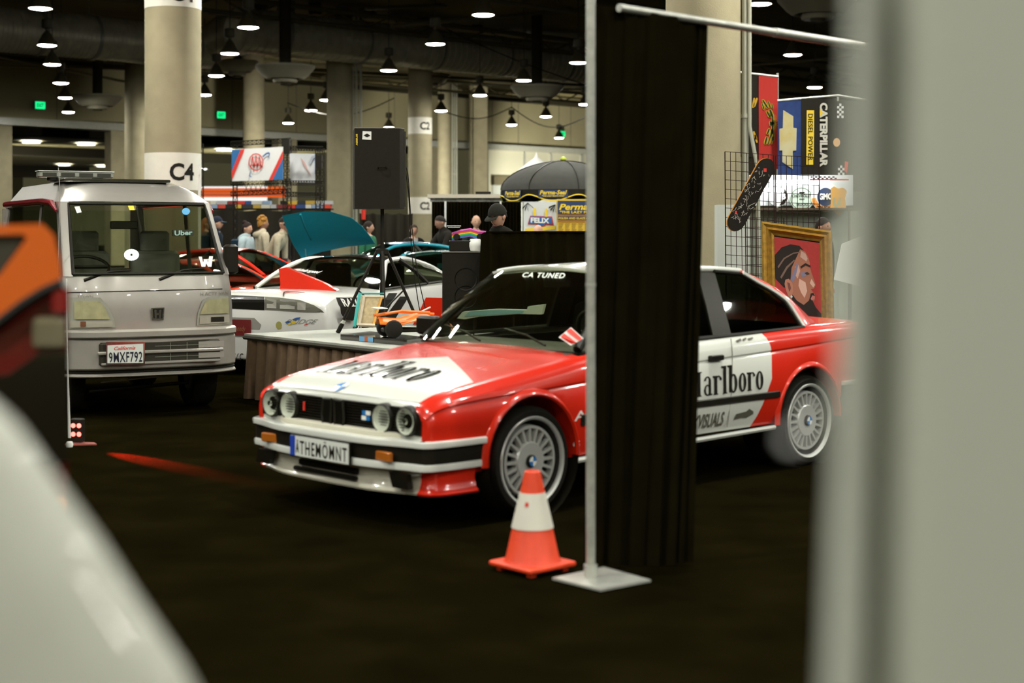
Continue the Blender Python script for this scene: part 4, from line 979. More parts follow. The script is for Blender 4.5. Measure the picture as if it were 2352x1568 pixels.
for s, (a, b, c_) in enumerate(((2, 1, 0), (18, 19, 20))):
    x = (0, WV)[s]; sg = (1, -1)[s]
    def q(y, z): ins = vrow(z)[1]; return V((x + sg * ins, y, z))
    obj('side_pillar', shell([[q(vrow(z)[0] + dy, z) for z in (1.17, 1.45, 1.80)] for dy in (.17, .30)], (.01 * -sg, 0, 0)), M_SV, van)
    obj('side_window', shell([[q((vrow(z)[0] + .30) * (1 - k_) + 1.35 * k_, z) for z in (1.17, 1.45, 1.78)] for k_ in (0, .5, 1)], (.01 * -sg, 0, 0)), M_DGLASS, van)
    obj('side_window', shell([[q(y, z) for z in (1.17, 1.45, 1.78)] for y in (1.45, 2.2, 2.95)], (.01 * -sg, 0, 0)), M_DGLASS, van)
    obj('side_pillar', shell([[q(y, z) for z in (1.17, 1.45, 1.80)] for y in (1.35, 1.45)], (.01 * -sg, 0, 0)), M_SV, van)
    obj('side_pillar', shell([[q(y, z) for z in (1.17, 1.45, 1.80)] for y in (2.95, 3.2)], (.01 * -sg, 0, 0)), M_SV, van)
    obj('rain_guard', MB().tube([q(.62, 1.72) + V((-sg * .02, 0, 0)), q(.80, 1.79) + V((-sg * .03, 0, .0)), q(1.3, 1.81) + V((-sg * .03, 0, 0)), q(3.1, 1.81) + V((-sg * .03, 0, 0))], [.012, .028, .03, .03], 8), mat('dark_red_visor', (.22, .01, .015), .25, coat=1.0), van, 'dark red rain guard')
    obj('door_line', MB().tube([q(1.40, .5) + V((-sg * .003, 0, 0)), q(1.40, 1.16) + V((-sg * .003, 0, 0))], .004, 4), M_BLACKP, van)
obj('tail_panel', MB().box((WV / 2, 3.2, .80), (WV - .06, .03, .74)), M_SV, van)
obj('tail_window', MB().box((WV / 2, 3.2, 1.47), (WV - .3, .01, .58)), M_GLASS, van)
obj('tail_pillar', MB().box((.09, 3.2, 1.47), (.1, .03, .6)).box((WV - .09, 3.2, 1.47), (.1, .03, .6)), M_SV, van)
# bumper
def vstrip(z0, z1, out, x0=0, x1=1, n=19):
    y0, ins = vrow((z0 + z1) / 2); rows = []
    for z, o in ((z0, out * .6), (z0 + .015, out), (z1 - .015, out), (z1, out * .5)):
        r = []
        for i in range(n):
            x = -.012 + (WV + .024) * (x0 + (x1 - x0) * (.5 - .5 * math.cos(PI * i / (n - 1)))); e = abs(2 * x / WV - 1); r.append(V((x, .16 * min(e, 1.02) ** 5 + .03 * e ** 2 - o, z)))
        rows.append([V((r[0].x, r[0].y + .35, z))] + r + [V((r[-1].x, r[-1].y + .35, z))])
    return rows
M_SVB = mat('silver_bumper', (.38, .36, .31), .38, .35, noise=.05)
vbp = obj('front_bumper', shell(vstrip(.40, .66, .06), (0, -.10, 0)), M_SVB, van)
obj('bumper_lip', shell(vstrip(.66, .73, .085), (0, -.10, 0)), M_SVB, vbp)
obj('bumper_lip', shell(vstrip(.335, .372, .075), (0, -.08, 0)), M_SVB, vbp)
obj('bumper_shadow_gap', shell(vstrip(.372, .40, .045), (0, -.06, 0)), M_BLACKP, vbp)
gy = -.062
gr = obj('bumper_grille', MB().rbox((.765, gy + .025, .535), (1.02, .06, .19), .03), mat('grille_dark_grey', (.03, .028, .018), .6), vbp)
obj('grille_bar', MB().rbox((.765, gy - .012, .545), (1.06, .03, .026), .012), M_SVB, gr)
obj('grille_bar', MB().rbox((.765, gy - .012, .455), (1.0, .03, .02), .01), M_SVB, gr)
obj('grille_mesh', MB().box((.93, gy - .008, .59), (.44, .004, .003)).box((.93, gy - .008, .50), (.44, .004, .003)).box((.84, gy - .008, .54), (.003, .004, .15)).box((.98, gy - .008, .54), (.003, .004, .15)), mat('mesh_grey', (.25, .27, .2), .5), gr, sm=0)
obj('grille_louvre', MB().box((1.19, gy - .006, .59), (.22, .006, .05)).box((1.19, gy - .006, .50), (.22, .006, .045)), M_SVB, gr, sm=0)
hv = hit_bvh(bvh_of([vbody]), .006)
vpl = vw(.45, gy - .03, .56); vn = vw(0, -1, 0) - vw(0, 0, 0)
hp = hit_plane(vpl, vn, 0)
def pbox(name, pts, hit, th, m, par, **k):   # raised block whose outline is traced on a surface
    q = [hit(*p) for p in pts]; c = sum(q, V()) / len(q)
    return obj(name, MB().prism(q, vn.normalized() * th), m, par, world=True, **k)
npl = pbox('number_plate', [(243, 785), (332, 785), (332, 838), (243, 838)], hp, .012, M_CHROME, van, label='chrome framed plate')
hp2 = hit_plane(vpl + vn * .014, vn, 0); hp3 = hit_plane(vpl + vn * .018, vn, 0)
px_decal('plate_face', [[(247, 793), (329, 789), (329, 833), (247, 834)]], hp2, mat('plate_white', (.72, .75, .68), .4), npl)
shape_obj('plate_letters', text2d('9MXF792', bold=.012, spacing=1.12), quad_fn(((250, 809), (327, 807), (327, 831), (251, 833)), hp3), mat('plate_navy', (.012, .016, .03), .5), npl)
shape_obj('plate_script', text2d('California', bold=.01, shear=.35), quad_fn(((262, 796), (311, 794), (311, 802), (262, 804)), hp3), M_REDP, npl)
# headlamps traced on the face
M_YL = mat('yellowed_lens', (.50, .48, .27), .18, .25, coat=1.0, noise=.25, nscale=14)
def on_face(name, pts, off, m, par, th=.012, **k):
    return px_decal(name, [pts], hit_bvh(bvh_of([vbody]), .004 + off + th), m, par, cuts=8, **k)
for side in (0, 1):
    if side == 0: fr = [(154, 683), (230, 683), (246, 700), (262, 733), (265, 752), (160, 755)]; ln = [(173, 691), (228, 691), (241, 707), (252, 733), (173, 733)]; tn = [(164, 737), (259, 737), (259, 750), (164, 752)]; am = [(187, 738), (198, 738), (198, 749), (187, 750)]
    else: fr = [(451, 748), (453, 720), (464, 690), (476, 682), (522, 680), (525, 744)]; ln = [(457, 722), (468, 696), (478, 687), (520, 685), (521, 719)]; tn = [(457, 726), (522, 723), (522, 740), (456, 744)]; am = [(481, 728), (510, 727), (510, 738), (481, 739)]
    fo = on_face('lamp_surround', fr, 0, mat('lamp_surround_silver', (.30, .30, .24), .4), van, .006)
    on_face('headlamp', ln, .006, M_YL, fo, .012); on_face('turn_signal', tn, .006, mat('clear_ribbed_lens', (.36, .34, .27), .2, coat=1.0), fo, .010)
    on_face('bulb_window', am, .017, mat('dim_amber', (.16, .06, .03), .3) if side == 0 else M_BLACKP, fo, .003)
for a, b in (((152, 672), (533, 663)),):
    pts = [hv(a[0] + (b[0] - a[0]) * i / 16, a[1] + (b[1] - a[1]) * i / 16) for i in range(17)]
    obj('front_panel_seam', MB().tube([p for p in pts if p is not None], .004, 5), M_BLACKP, van, world=True)
mh = hit_bvh(bvh_of([vbody]), .012)
obj('emblem', MB().prism([mh(*p) for p in ((347, 709), (375, 708), (373, 733), (349, 734))], vn.normalized() * .004), M_BLACKM, van, world=True)
mh2 = hit_bvh(bvh_of([vbody]), .020)
for pl_ in ([(346, 707), (376, 706), (376, 709), (346, 710)], [(346, 709), (349, 709), (351, 732), (348, 733)], [(373, 709), (376, 709), (374, 733), (371, 732)], [(348, 731), (374, 731), (374, 735), (348, 735)], [(353, 711), (357, 711), (359, 730), (354, 731)], [(364, 711), (369, 710), (368, 731), (363, 730)], [(355, 719), (367, 718), (367, 723), (356, 724)]):
    obj('emblem_bar', MB().prism([mh2(*p) for p in pl_], vn.normalized() * .003), M_CHROME, van, world=True, sm=0)
shape_obj('van_script', text2d('H ACTY VAN'), quad_fn(((460, 672), (523, 669), (523, 676), (460, 680)), hv), mat('seam_grey', (.2, .19, .15), .7), van)
shape_obj('van_script', text2d('TOWN'), quad_fn(((178, 678), (214, 678), (214, 684), (178, 684)), hv), mat('seam_grey', (.2, .19, .15), .7), van)
# wipers, stickers
hwv = hit_bvh(bvh_of([wsv]), .012)
for base, mid, tip in (((193, 640), (250, 630), (300, 622)), ((366, 638), (420, 626), (462, 618))):
    obj('wiper', MB().tube([hv(base[0], base[1] + 4) or hwv(*base), hwv(mid[0], mid[1] - 4), hwv(*tip)], [.014, .010, .006], 6), M_BLACKP, van, world=True)
for poly, m in (([(172, 476), (183, 475), (188, 489), (178, 491)], TL), ([(293, 474), (306, 474), (309, 484), (297, 484)], M_YEL)): px_decal('windshield_sticker', [poly], hwv, m, wsv)
px_decal('windshield_sticker', [disc2d(426, 487, 9, 8)], hwv, mat('sticker_blue', (.05, .30, .55), .5), wsv)
px_decal('windshield_sticker', [[(455, 591), (462, 591), (465, 605), (467, 597), (474, 597), (476, 605), (479, 590), (487, 590), (484, 614), (476, 614), (472, 606), (470, 614), (462, 614)]], hwv, M_WHITE, wsv)
# cabin seen through the glass
cb = MB(); cb.box((.7, .62, .80), (1.3, .5, .5)); cb.box((.7, 1.9, .60), (1.3, 2.4, .1))
obj('dashboard', MB().rbox((.7, .46, 1.11), (1.28, .45, .13), .08), mat('dash_grey', (.06, .06, .045), .75), van)
obj('cabin_floor', cb, M_CAB, van)
for x in (.38, 1.02):
    st_ = obj('seat', MB().rbox((x, 1.12, 1.12), (.46, .14, .5), .06), mat('seat_grey', (.10, .10, .075), .9), van); obj('headrest', MB().rbox((x, 1.12, 1.45), (.27, .1, .2), .05), mat('seat_grey', (.10, .10, .075), .9), st_)
swv = MB(); c0v = V((.30, .62, 1.24)); Mv = Matrix.Rotation(R(28), 4, 'X')
swv.tube([c0v + Mv @ V((.19 * math.cos(2 * PI * i / 22), .19 * math.sin(2 * PI * i / 22), 0)) for i in range(23)], .014, 6, False).tube([c0v - V((.18, 0, 0)), c0v + V((.18, 0, 0))], .02, 6)
obj('steering_wheel', swv, M_BLACKP, van)
obj('rear_view_mirror', MB().rbox((.62, .62, 1.60), (.24, .03, .07), .015), M_BLACKP, van)
# illuminated sign on the windscreen and the ring lamp glare inside
s0 = hwv(403, 531); 
sgn = obj('ride_sign', MB().prism([hwv(*p) - vn.normalized() * .06 for p in ((400, 530), (448, 529), (448, 543), (401, 544))], vn.normalized() * -.02), M_BLACKP, van, 'small dark sign with pale letters', world=True)
hsg = lambda px, py: hwv(px, py) - vn.normalized() * .055
shape_obj('sign_letters', text2d('Uber', bold=.03), quad_fn(((404, 531), (445, 530), (445, 541), (404, 543)), hsg), emis('pale_sign', (.45, .62, .55), 1.0), sgn)
g0 = vw(.72, .95, 1.27)
px_decal('ring_light', ring2d(302, 585, 17, 13, 3, 3, 20), hit_plane(g0, vn, 0), emis('ring_white', (.95, .97, 1), 5), van)
# roof window, light bar, mirrors, aerial, underside, wheels
obj('roof_window', MB().rbox((.66, 1.30, 1.997), (.95, .62, .03), .1), mat('roof_glass', (.03, .03, .02), .1, coat=1.0), van, 'dark raised roof window')
lb = obj('light_bar', MB().rbox((.36, 1.36, 2.055), (.66, .16, .055), .02), mat('clear_grey_plastic', (.30, .31, .26), .25, coat=.6), van)
for x in (.12, .28, .44, .60): obj('lamp_cell', MB().box((x, 1.275, 2.053), (.12, .01, .03)), mat('cell_dark', (.04, .04, .03), .4), lb)
for x in (.16, .56): obj('bar_foot', MB().rbox((x, 1.36, 2.02), (.08, .12, .05), .02), M_BLACKP, lb)
obj('bar_top', MB().box((.36, 1.36, 2.085), (.67, .17, .006)), M_WHITE, lb)
obj('aerial', MB().tube([vw(-.01, .30, 1.05), P(138, 440, 12.6), P(134, 385, 12.6)], .003, 4), M_STEEL, van, world=True)
obj('door_mirror', MB().rbox((WV + .02, .30, 1.30), (.13, .10, .26), .04), M_BLACKP, van)
obj('door_mirror', MB().rbox((-.12, .35, 1.25), (.13, .10, .22), .04), M_BLACKP, van)
obj('underbody', MB().box((.7, 1.7, .40), (1.2, 2.9, .14)).tube([(.25, .30, .20), (1.1, .30, .24)], .016, 8), M_BLACKM, van)
obj('axle_bar', MB().tube([(.30, .10, .295), (.95, .10, .33)], .008, 6), M_STEEL, van)
for x, s in ((.13, -1), (1.27, 1)):
    for y in (.62, 2.55):
        M_ = Matrix.Rotation(PI / 2, 4, 'Y')
        wl = obj('wheel', MB().lathe([(.17, -.09), (.19, -.1), (.28, -.1), (.30, -.07), (.30, .07), (.28, .1), (.19, .1), (.17, .09)], 32, (x, y, .30), M_), M_RUB, van)
        obj('rim', MB().lathe([(0, .05 * s), (.08, .06 * s), (.16, .08 * s), (.17, .09 * s), (.17, -.08 * s)], 24, (x, y, .30), M_), M_SILV, wl)
# ------------------------------------------------------------------ people
def person(name_label, x, y, rz, h=1.74, top=(.05, .05, .05), trousers=(.04, .045, .07), hair=(.02, .014, .01), skin=M_SKIN, style='short', lean=0.0, hood=False, arms=((.0, .0), (.0, .0)), head_turn=0, cap=None, brim=None, head_tilt=0, backpack=None, z0=0.0, collar=None):
    """origin at the feet, facing -y before rz; arms: (raise forward in rad, elbow bend) right and left"""
    t = thing('person', name_label, 'person', (x, y, z0), rz, group=None)
    s = h / 1.74; vs = []; es = []; rs = []
    def vtx(p, r, par=None):
        vs.append(V(p) * s); rs.append(r * s)
        if par is not None: es.append((par, len(vs) - 1))
        return len(vs) - 1
    ln = lean; cl, sl = math.cos(ln), math.sin(ln)
    def up(px, py, pz): dz = pz - .95; return (px, py - dz * sl, .95 + dz * cl)
    pel = vtx((0, 0, .95), .125); wst = vtx(up(0, 0, 1.10), .115, pel); ch = vtx(up(0, -.005, 1.30), .135, wst); ub = vtx(up(0, 0, 1.42), .10, ch); nk = vtx(up(0, 0, 1.50), .055, ub); hb = vtx(up(0, -.012, 1.56), .055, nk)
    hands = []
    for sx, (ra, eb) in zip((-1, 1), arms):
        hp = vtx((sx * .09, 0, .90), .095, pel); kn = vtx((sx * .10, -.01, .50), .062, hp); an = vtx((sx * .10, .02, .09), .042, kn); vtx((sx * .105, -.11, .035), .035, an)
        S_ = V(up(sx * .175, 0, 1.41)); sh_ = vtx(S_, .062, ub); E_ = S_ + V((sx * .05, -math.sin(ra) * .27, -math.cos(ra) * .27)); el = vtx(E_, .042, sh_)
        a2 = ra + eb; W_ = E_ + V((0, -math.sin(a2) * .25, -math.cos(a2) * .25)); wr = vtx(W_, .028, el); d = (W_ - E_).normalized(); H_ = W_ + d * .06; vtx(H_, .032, wr); hands.append((H_, d, sx))
    me = bpy.data.meshes.new('person_body'); me.from_pydata([tuple(v) for v in vs], es, []); o = bpy.data.objects.new('tmp', me); C.objects.link(o)
    md = o.modifiers.new('skin', 'SKIN'); 
    for i, r in enumerate(rs): me.skin_vertices[0].data[i].radius = (r * (1.25 if i in (0, 1, 2, 3) else 1), r * (.85 if i in (0, 1, 2, 3) else 1))
    me.skin_vertices[0].data[0].use_root = True; md.use_smooth_shade = True
    sb = o.modifiers.new('sub', 'SUBSURF'); sb.levels = 1; sb.render_levels = 1
    bpy.context.view_layer.update(); ev = o.evaluated_get(bpy.context.evaluated_depsgraph_get()); bm0 = bpy.data.meshes.new_from_object(ev); bpy.data.objects.remove(o)
    # split: clothed parts are thickened copies of the body below the neck
    mb = MB().add([v.co.copy() for v in bm0.vertices], [tuple(p.vertices) for p in bm0.polygons])
    hc_ = V(up(0, -.02, 1.635)) * s; Rh = Matrix.Rotation(head_turn, 3, 'Z') @ Matrix.Rotation(head_tilt + ln, 3, 'X')
    def hd(v): return hc_ + Rh @ (V(v) * s)
    # head: a shaped ball with brow, nose, cheeks and chin
    hm = MB(); NU, NV = 20, 14; rows = []
    for i in range(NV + 1):
        ph = PI * i / NV; r_ = []
        for j in range(NU):
            th = 2 * PI * j / NU; X = math.sin(ph) * math.sin(th); Y = -math.sin(ph) * math.cos(th); Z = math.cos(ph)
            x_, y_, z_ = X * .076, Y * .095, Z * .118
            if Z < 0: x_ *= 1 + Z * .28; y_ = y_ * (1 + Z * .18) - .012 * (-Z)
            f = max(0, -Y)
            y_ -= .022 * math.exp(-((X / .18) ** 2) - ((Z + .15) / .22) ** 2) * f       # nose
            y_ += .008 * math.exp(-(((abs(X) - .38) / .16) ** 2) - ((Z - .08) / .12) ** 2) * f   # eye sockets
            y_ -= .006 * math.exp(-((X / .4) ** 2) - ((Z + .78) / .15) ** 2) * f
            r_.append(hd((x_, y_, z_)))
        rows.append(r_)
    hm.grid(rows, close=True)
    for sx in (-1, 1): hm.lathe([(0, .012), (.018, .010), (.030, .002), (.022, -.006)], 10, hd((sx * .076, .005, -.005)), Rh @ Matrix.Rotation(PI / 2 * sx, 3, 'Y') if 0 else (Rh.to_4x4() @ Matrix.Rotation(PI / 2 * sx, 4, 'Y')))
    k = len(mb.v); mb.v += hm.v; mb.f += [tuple(i + k for i in f) for f in hm.f]
    for H_, d, sx in hands:        # five fingers each
        H_ = H_ * s; side = d.cross(V((1, 0, 0))).normalized(); 
        for q in range(4):
            b_ = H_ + side * (.030 - .018 * q) * s; L = (.075, .082, .078, .062)[q] * s; mb.tube([b_, b_ + d * L * .55 + V((sx * -.008, 0, 0)), b_ + d * L + V((sx * -.022, 0, 0))], [.009 * s, .0085 * s, .006 * s], 6)
        b_ = H_ + side * .03 * s - d * .02; mb.tube([b_, b_ + (d * .6 + side * .7) * .035 * s, b_ + (d + side * .4) * .06 * s], [.011 * s, .009 * s, .007 * s], 6)
    bd = obj('body', mb, skin, t, sm=80)
    # clothing: offset copies of the body surface
    def cloth(nm, col, cond, th, m=None):
        cm = MB(); idx = {}; nrm = [v.normal.copy() for v in bm0.vertices]
        for p in bm0.polygons:
            if all(cond(bm0.vertices[i].co / s) for i in p.vertices):
                f = []
                for i in p.vertices:
                    if i not in idx: idx[i] = len(cm.v); cm.v.append(bm0.vertices[i].co + nrm[i] * th)
                    f.append(idx[i])
                cm.f.append(tuple(f))
        if cm.f: return obj(nm, cm, m or mat('cloth_%02d_%02d_%02d' % tuple(int(c * 99) for c in col), col, .9, noise=.2, nscale=12), bd if 0 else t, sm=80)
    cloth('top', top, lambda c: c.z > .92 and not (c.z > 1.485 + lean * .05 and abs(c.x) < .09 and lean < .3) and (True if abs(c.x) < .16 else True) and not any((V(c) - hh[0]).length < .062 for hh in hands), .014)
    cloth('trousers', trousers, lambda c: .09 < c.z < .98 and abs(c.x) < .24 and not any((V(c) - hh[0]).length < .062 for hh in hands), .016)
    cloth('shoes', (.03, .028, .02), lambda c: c.z < .12, .008)
    hmat = mat('hair_%02d_%02d_%02d' % tuple(int(c * 200) for c in hair), hair, .7, noise=.3, nscale=25)
    def cap_rows(rx, ry, rz_, z_low_front, z_low_back, off=0):
        rows = []
        for i in range(9):
            r_ = []
            for j in range(20):
                th = 2 * PI * j / 20; fr = .5 + .5 * math.cos(th); zl = z_low_back + (z_low_front - z_low_back) * fr
                ph = (i / 8) * math.acos(max(-1, min(1, zl))); r_.append(hd((math.sin(ph) * math.sin(th) * rx, -math.sin(ph) * math.cos(th) * ry + .006, math.cos(ph) * rz_ + off)))
            rows.append(r_)
        return rows
    if style != 'bald':
        lows = {'short': (.50, -.45), 'bun': (.50, -.5), 'long': (.55, -1.0), 'fade': (.55, -.2), 'curly': (.45, -.5)}[style]
        hr = MB().grid(cap_rows(.086, .106, .128, *lows), close=True)
        if style == 'bun': hr.lathe([(0, .045), (.03, .038), (.045, 0), (.035, -.035), (0, -.045)], 12, hd((0, .06, .115)))
        if style == 'curly':
            q_ = random.Random(5)
            for _ in range(26): a_, b_ = q_.uniform(0, 6.28), q_.uniform(.1, 1.2); hr.lathe([(0, .03), (.026, .015), (.03, 0), (.02, -.02), (0, -.028)], 7, hd((math.sin(b_) * math.sin(a_) * .085, .02 + math.sin(b_) * math.cos(a_) * .09, math.cos(b_) * .13 + .01)))
        if style == 'long': hr.tube([hd((0, .07, .02)), hd((.0, .10, -.10)), hd((0, .10, -.24)), hd((0, .07, -.36))], [.075, .095, .09, .05], 12)
        obj('hair', hr, hmat, t, sm=80)
    if cap:
        cp = obj('cap', MB().grid(cap_rows(.094, .115, .135, .32, .05, .006), close=True), mat('cap_%02d_%02d_%02d' % tuple(int(c * 99) for c in cap), cap, .85), t, sm=80)
        rows = [[hd((.07 * math.sin(a_), -.075 - (.03 + .075 * math.cos(a_)) * q_, .040 - .012 * q_)) for a_ in [PI * (-.5 + i / 8) for i in range(9)]] for q_ in (0, .5, 1)]
        obj('cap_brim', shell(rows, (0, 0, .006)), mat('brim_%02d_%02d_%02d' % tuple(int(c * 99) for c in (brim or cap)), brim or cap, .85), cp, sm=80)
    fm = MB()
    for sx in (-1, 1): fm.lathe([(0, .004), (.009, .002), (.011, -.004)], 8, hd((sx * .030, -.082, .010)), (Rh.to_4x4() @ Matrix.Rotation(PI / 2, 4, 'X')))
    obj('eyes', fm, M_INK, t)
    ml = MB().box((0, 0, 0), (.044, .008, .009)); ml.v = [hd(v + V((0, -.091, -.062))) for v in ml.v]; obj('mouth', ml, mat('lips', (.32, .10, .08), .6), t)
    if hood: obj('hood', MB().lathe([(.075 * s, .05), (.12 * s, .03), (.135 * s, -.02), (.11 * s, -.06)], 16, V(up(0, .055, 1.47)) * s, Matrix.Rotation(-.5, 4, 'X')), mat('cloth_%02d_%02d_%02d' % tuple(int(c * 99) for c in top), top, .9), t, sm=80)
    if backpack: obj('backpack', MB().rbox(V(up(0, .19, 1.22)) * s, (.30, .17, .42), .06), mat('backpack_blue', backpack, .8), t)
    if collar: obj('shirt_front', MB().prism([V(up(a_, -.150, b_)) * s for a_, b_ in ((-.05, 1.47), (.05, 1.47), (.04, 1.0), (-.04, 1.0))], (0, .02, 0)), mat('shirt_pale', collar, .8), t)
    return t
def at(px, d): p = P(px, HZ, d); return p.x, d
def hgt(py, d): return zz(py, d)
# facing: rz=0 looks at the camera; +90 deg looks to the picture's right
PR, PL_, PB = R(90), R(-90), R(180)
x, y = at(472, 32); person('person with long ginger hair walking right beside the white post', x, y, PR, hgt(502, 32), (.10, .05, .03), hair=(.40, .13, .03), style='long')
x, y = at(497, 30.5); person('person in a dark blue hoodie and navy cap, seen in profile', x, y, PR, hgt(500, 30.5) , (.012, .022, .035), style='short', cap=(.015, .02, .035), brim=(.03, .10, .15), backpack=(.01, .03, .05), hood=True)
x, y = at(566, 29); person('person with a dark hair bun, pale blue hoodie and teal backpack', x, y, R(70), hgt(512, 29), (.42, .52, .55), hair=(.025, .012, .01), style='bun', backpack=(.05, .25, .32), hood=True)
x, y = at(602, 29.5); person('person with curly golden updo looking away to the right, in a cream hoodie', x, y, R(120), hgt(500, 29.5), (.55, .48, .34), hair=(.42, .19, .02), style='curly', skin=M_SKIN2, hood=True)
x, y = at(610, 28); person('bending person in a beige hoodie and cream cap with green brim', x, y, R(80), hgt(490, 28), (.50, .42, .29), hair=(.02, .012, .01), style='short', lean=.62, head_tilt=.25, cap=(.66, .56, .36), brim=(.02, .28, .13), skin=M_SKIN2, hood=True)
x, y = at(650, 29); pr = person('person in a black shirt with red lettering, half behind the teal bonnet', x, y, R(55), hgt(500, 29), (.012, .009, .006), hair=(.02, .012, .01), style='fade', head_tilt=.35)
x, y = at(845, 30); person('person with long dark hair and green top beside the teal car', x, y, R(60), hgt(510, 30), (.02, .17, .08), hair=(.02, .013, .008), style='long', head_turn=.4)
x, y = at(950, 30); person('young person in a black jacket over a pale shirt, standing by the C2 column', x, y, R(18), hgt(517, 30), (.014, .012, .008), hair=(.06, .03, .012), style='short', collar=(.55, .60, .58))
x, y = at(1037, 28.7); person('person in a black polo leaning left with one bare arm reaching out', x, y, R(-60), hgt(494, 29), (.015, .014, .010), hair=(.02, .014, .01), style='fade', lean=.30, arms=((.7, .3), (.5, .3)), skin=M_SKIN2)
x, y = at(1093, 28.7); person('bald person with a light beard facing the camera', x, y, R(15), hgt(497, 29.3), (.02, .03, .025), style='bald')
x, y = at(1146, 16.3); person('person in a black cap and hooded jacket looking down, behind the black boxes', x, y, R(-38), hgt(474, 16.3), (.010, .009, .005), hair=(.012, .01, .006), style='short', cap=(.010, .010, .006), head_tilt=.42, hood=True)
x, y = at(1236, 22); person('person whose bald forehead shows above the black draped table', x, y, 0, hgt(518, 22), (.02, .02, .018), style='bald')
x, y = at(1888, 19); person('person with short dark hair seen above the gilt picture frame', x, y, R(50), hgt(502, 19), (.03, .03, .03), hair=(.02, .013, .01), style='short', skin=M_SKIN2)
# ------------------------------------------------------------------ other show cars
def coupe(name, label, pos, yaw, L=4.4, W=1.76, H=1.26, paint=M_WPAINT, roofp=None, hood_z=(.66, .92), zs=(.60, .90), glassm=None, cowl=.17, top=(.02, -.18), tailx=-.36, wheels=True, nose_w=.80, zt_tail=.95, drop_roof=False, spoiler=None):
    t = thing(name, label, 'car', (pos[0], pos[1], 0), yaw)
    h = L / 2; w = W / 2; roofp = roofp or paint; glassm = glassm or M_DGLASS
    xc, xa, xr, xd = cowl * L, top[0] * L, top[1] * L, tailx * L
    st = [(h, w * nose_w, .22, zs[0], hood_z[0]), (h - .05, w * (nose_w + .05), .16, zs[0] + .06, hood_z[0] + .05), (h - .35, w * .94, .15, zs[0] + .13, hood_z[0] + .11), (h - .85, w, .15, (zs[0] + zs[1]) / 2 + .05, (hood_z[0] + hood_z[1]) / 2 + .05), (xc, w * 1.0, .16, zs[1] - .02, hood_z[1]), (0, w, .16, zs[1], hood_z[1]), (-.25 * L, w * 1.0, .17, zs[1] + .02, hood_z[1] + .02), (-h + .5, w * .97, .2, zs[1] + .03, zt_tail), (-h + .1, w * .9, .26, zs[1], zt_tail - .02), (-h, w * .84, .32, zs[1] - .06, zt_tail - .08)]
    def sec(p):
        x, ww, zb, zsh, zt = p
        return [(0, zb), (ww * .86, zb), (ww * .96, zb + .06), (ww, zb + .18), (ww * 1.0, (zb + zsh) / 2 + .05), (ww * .985, zsh - .12), (ww * .95, zsh - .03), (ww * .88, zsh), (ww * .6, zsh + (zt - zsh) * .6), (ww * .3, zsh + (zt - zsh) * .92), (0, zt)]
    b = obj('body_shell', body_shell(st, sec, 4, (xc - .02, xd + .05), 7), paint, t, sm=45)
    xf, xr_ = h - .85, -h + .85; cut = []
    for x in (xf, xr_):
        for s in (1, -1): cut.append(obj('cutter', MB().lathe([(0, -.2), (.34, -.2), (.34, .2), (0, .2)], 28, (x, s * (w - .05), .32), RX), None, t, sm=0))
    apply_bool(b, cut)
    if wheels:
        for x in (xf, xr_):
            for s in (1, -1): wheel(t, (x, s * (w - .14), .31), s, .31, .24, .22, 5, 'spoke')
    wb_, wt_ = w * .90, w * .64
    A0 = V((xc, wb_, zs[1] - .01)); A1 = V((xa, wt_, H - .06)); R1 = V((xr, wt_, H - .07)); D0 = V((xd, w * .74, zs[1] + .06))
    A0c, A1c, R1c, D0c = V((xc + .16, 0, hood_z[1])), V((xa + .08, 0, H)), V((xr - .05, 0, H - .02)), V((xd - .1, 0, zt_tail))
    def cr(a, c, n=10): return arc3(mir(a, -1), c, a, n)
    def surf(a, ac, b_, bc, nn, lift): return [[p.lerp(q, k / nn) + V((0, 0, lift * math.sin(PI * k / nn))) for p, q in zip(cr(a, ac), cr(b_, bc))] for k in range(nn + 1)]
    ws_ = obj('windshield', shell(surf(A0, A0c, A1, A1c, 6, .03), (0, 0, .005)), glassm, t)
    rw_ = obj('rear_window', shell(surf(R1, R1c, D0, D0c, 6, .03), (0, 0, .005)), glassm, t)
    obj('roof', shell(surf(A1, A1c, R1, R1c, 6, .03), (0, 0, .025)), roofp, t)
    for s in (-1, 1):
        top_l = [A0, A0.lerp(A1, .5) + V((0, 0, .03)), A1, A1.lerp(R1, .5) + V((0, 0, .035)), R1, R1.lerp(D0, .5) + V((0, 0, .03)), D0]
        top_l = [V(q) for q in spline([tuple(q) for q in top_l], 25)]
        bel = [V((A0.x + (D0.x - A0.x) * i / 24, w * .93, zs[1] - .01 + .05 * i / 24)) for i in range(25)]
        rows = [[mir(a_, s) for a_ in bel], [mir(a_.lerp(b_, .5) + V((0, .03, 0)), s) for a_, b_ in zip(bel, top_l)], [mir(b_, s) for b_ in top_l]]
        obj('side_window', shell([r[1:21] for r in rows], (0, .005 * s, 0)), glassm, t)
        obj('rear_quarter', shell([r[20:] for r in rows], (0, .02 * s, 0)), paint, t)
        obj('roof_rail', MB().tube([mir(p, s) for p in top_l], .028, 8), paint, t)
        obj('belt_trim', MB().tube([mir(p, s) for p in bel], .015, 6), M_BLACKP, t)
        obj('b_pillar', MB().tube([mir(bel[13] + V((0, .004, 0)), s), mir(bel[12].lerp(top_l[12], .5) + V((0, .034, 0)), s), mir(top_l[11], s)], .028, 6), M_BLACKP, t)
    cabn = MB().box((-.05 * L, 0, .42), (.48 * L, w * 1.5, .04)); cabn.box((xc - .12, 0, zs[1] - .10), (.3, w * 1.6, .1))
    obj('cabin_floor', cabn, M_CAB, t)
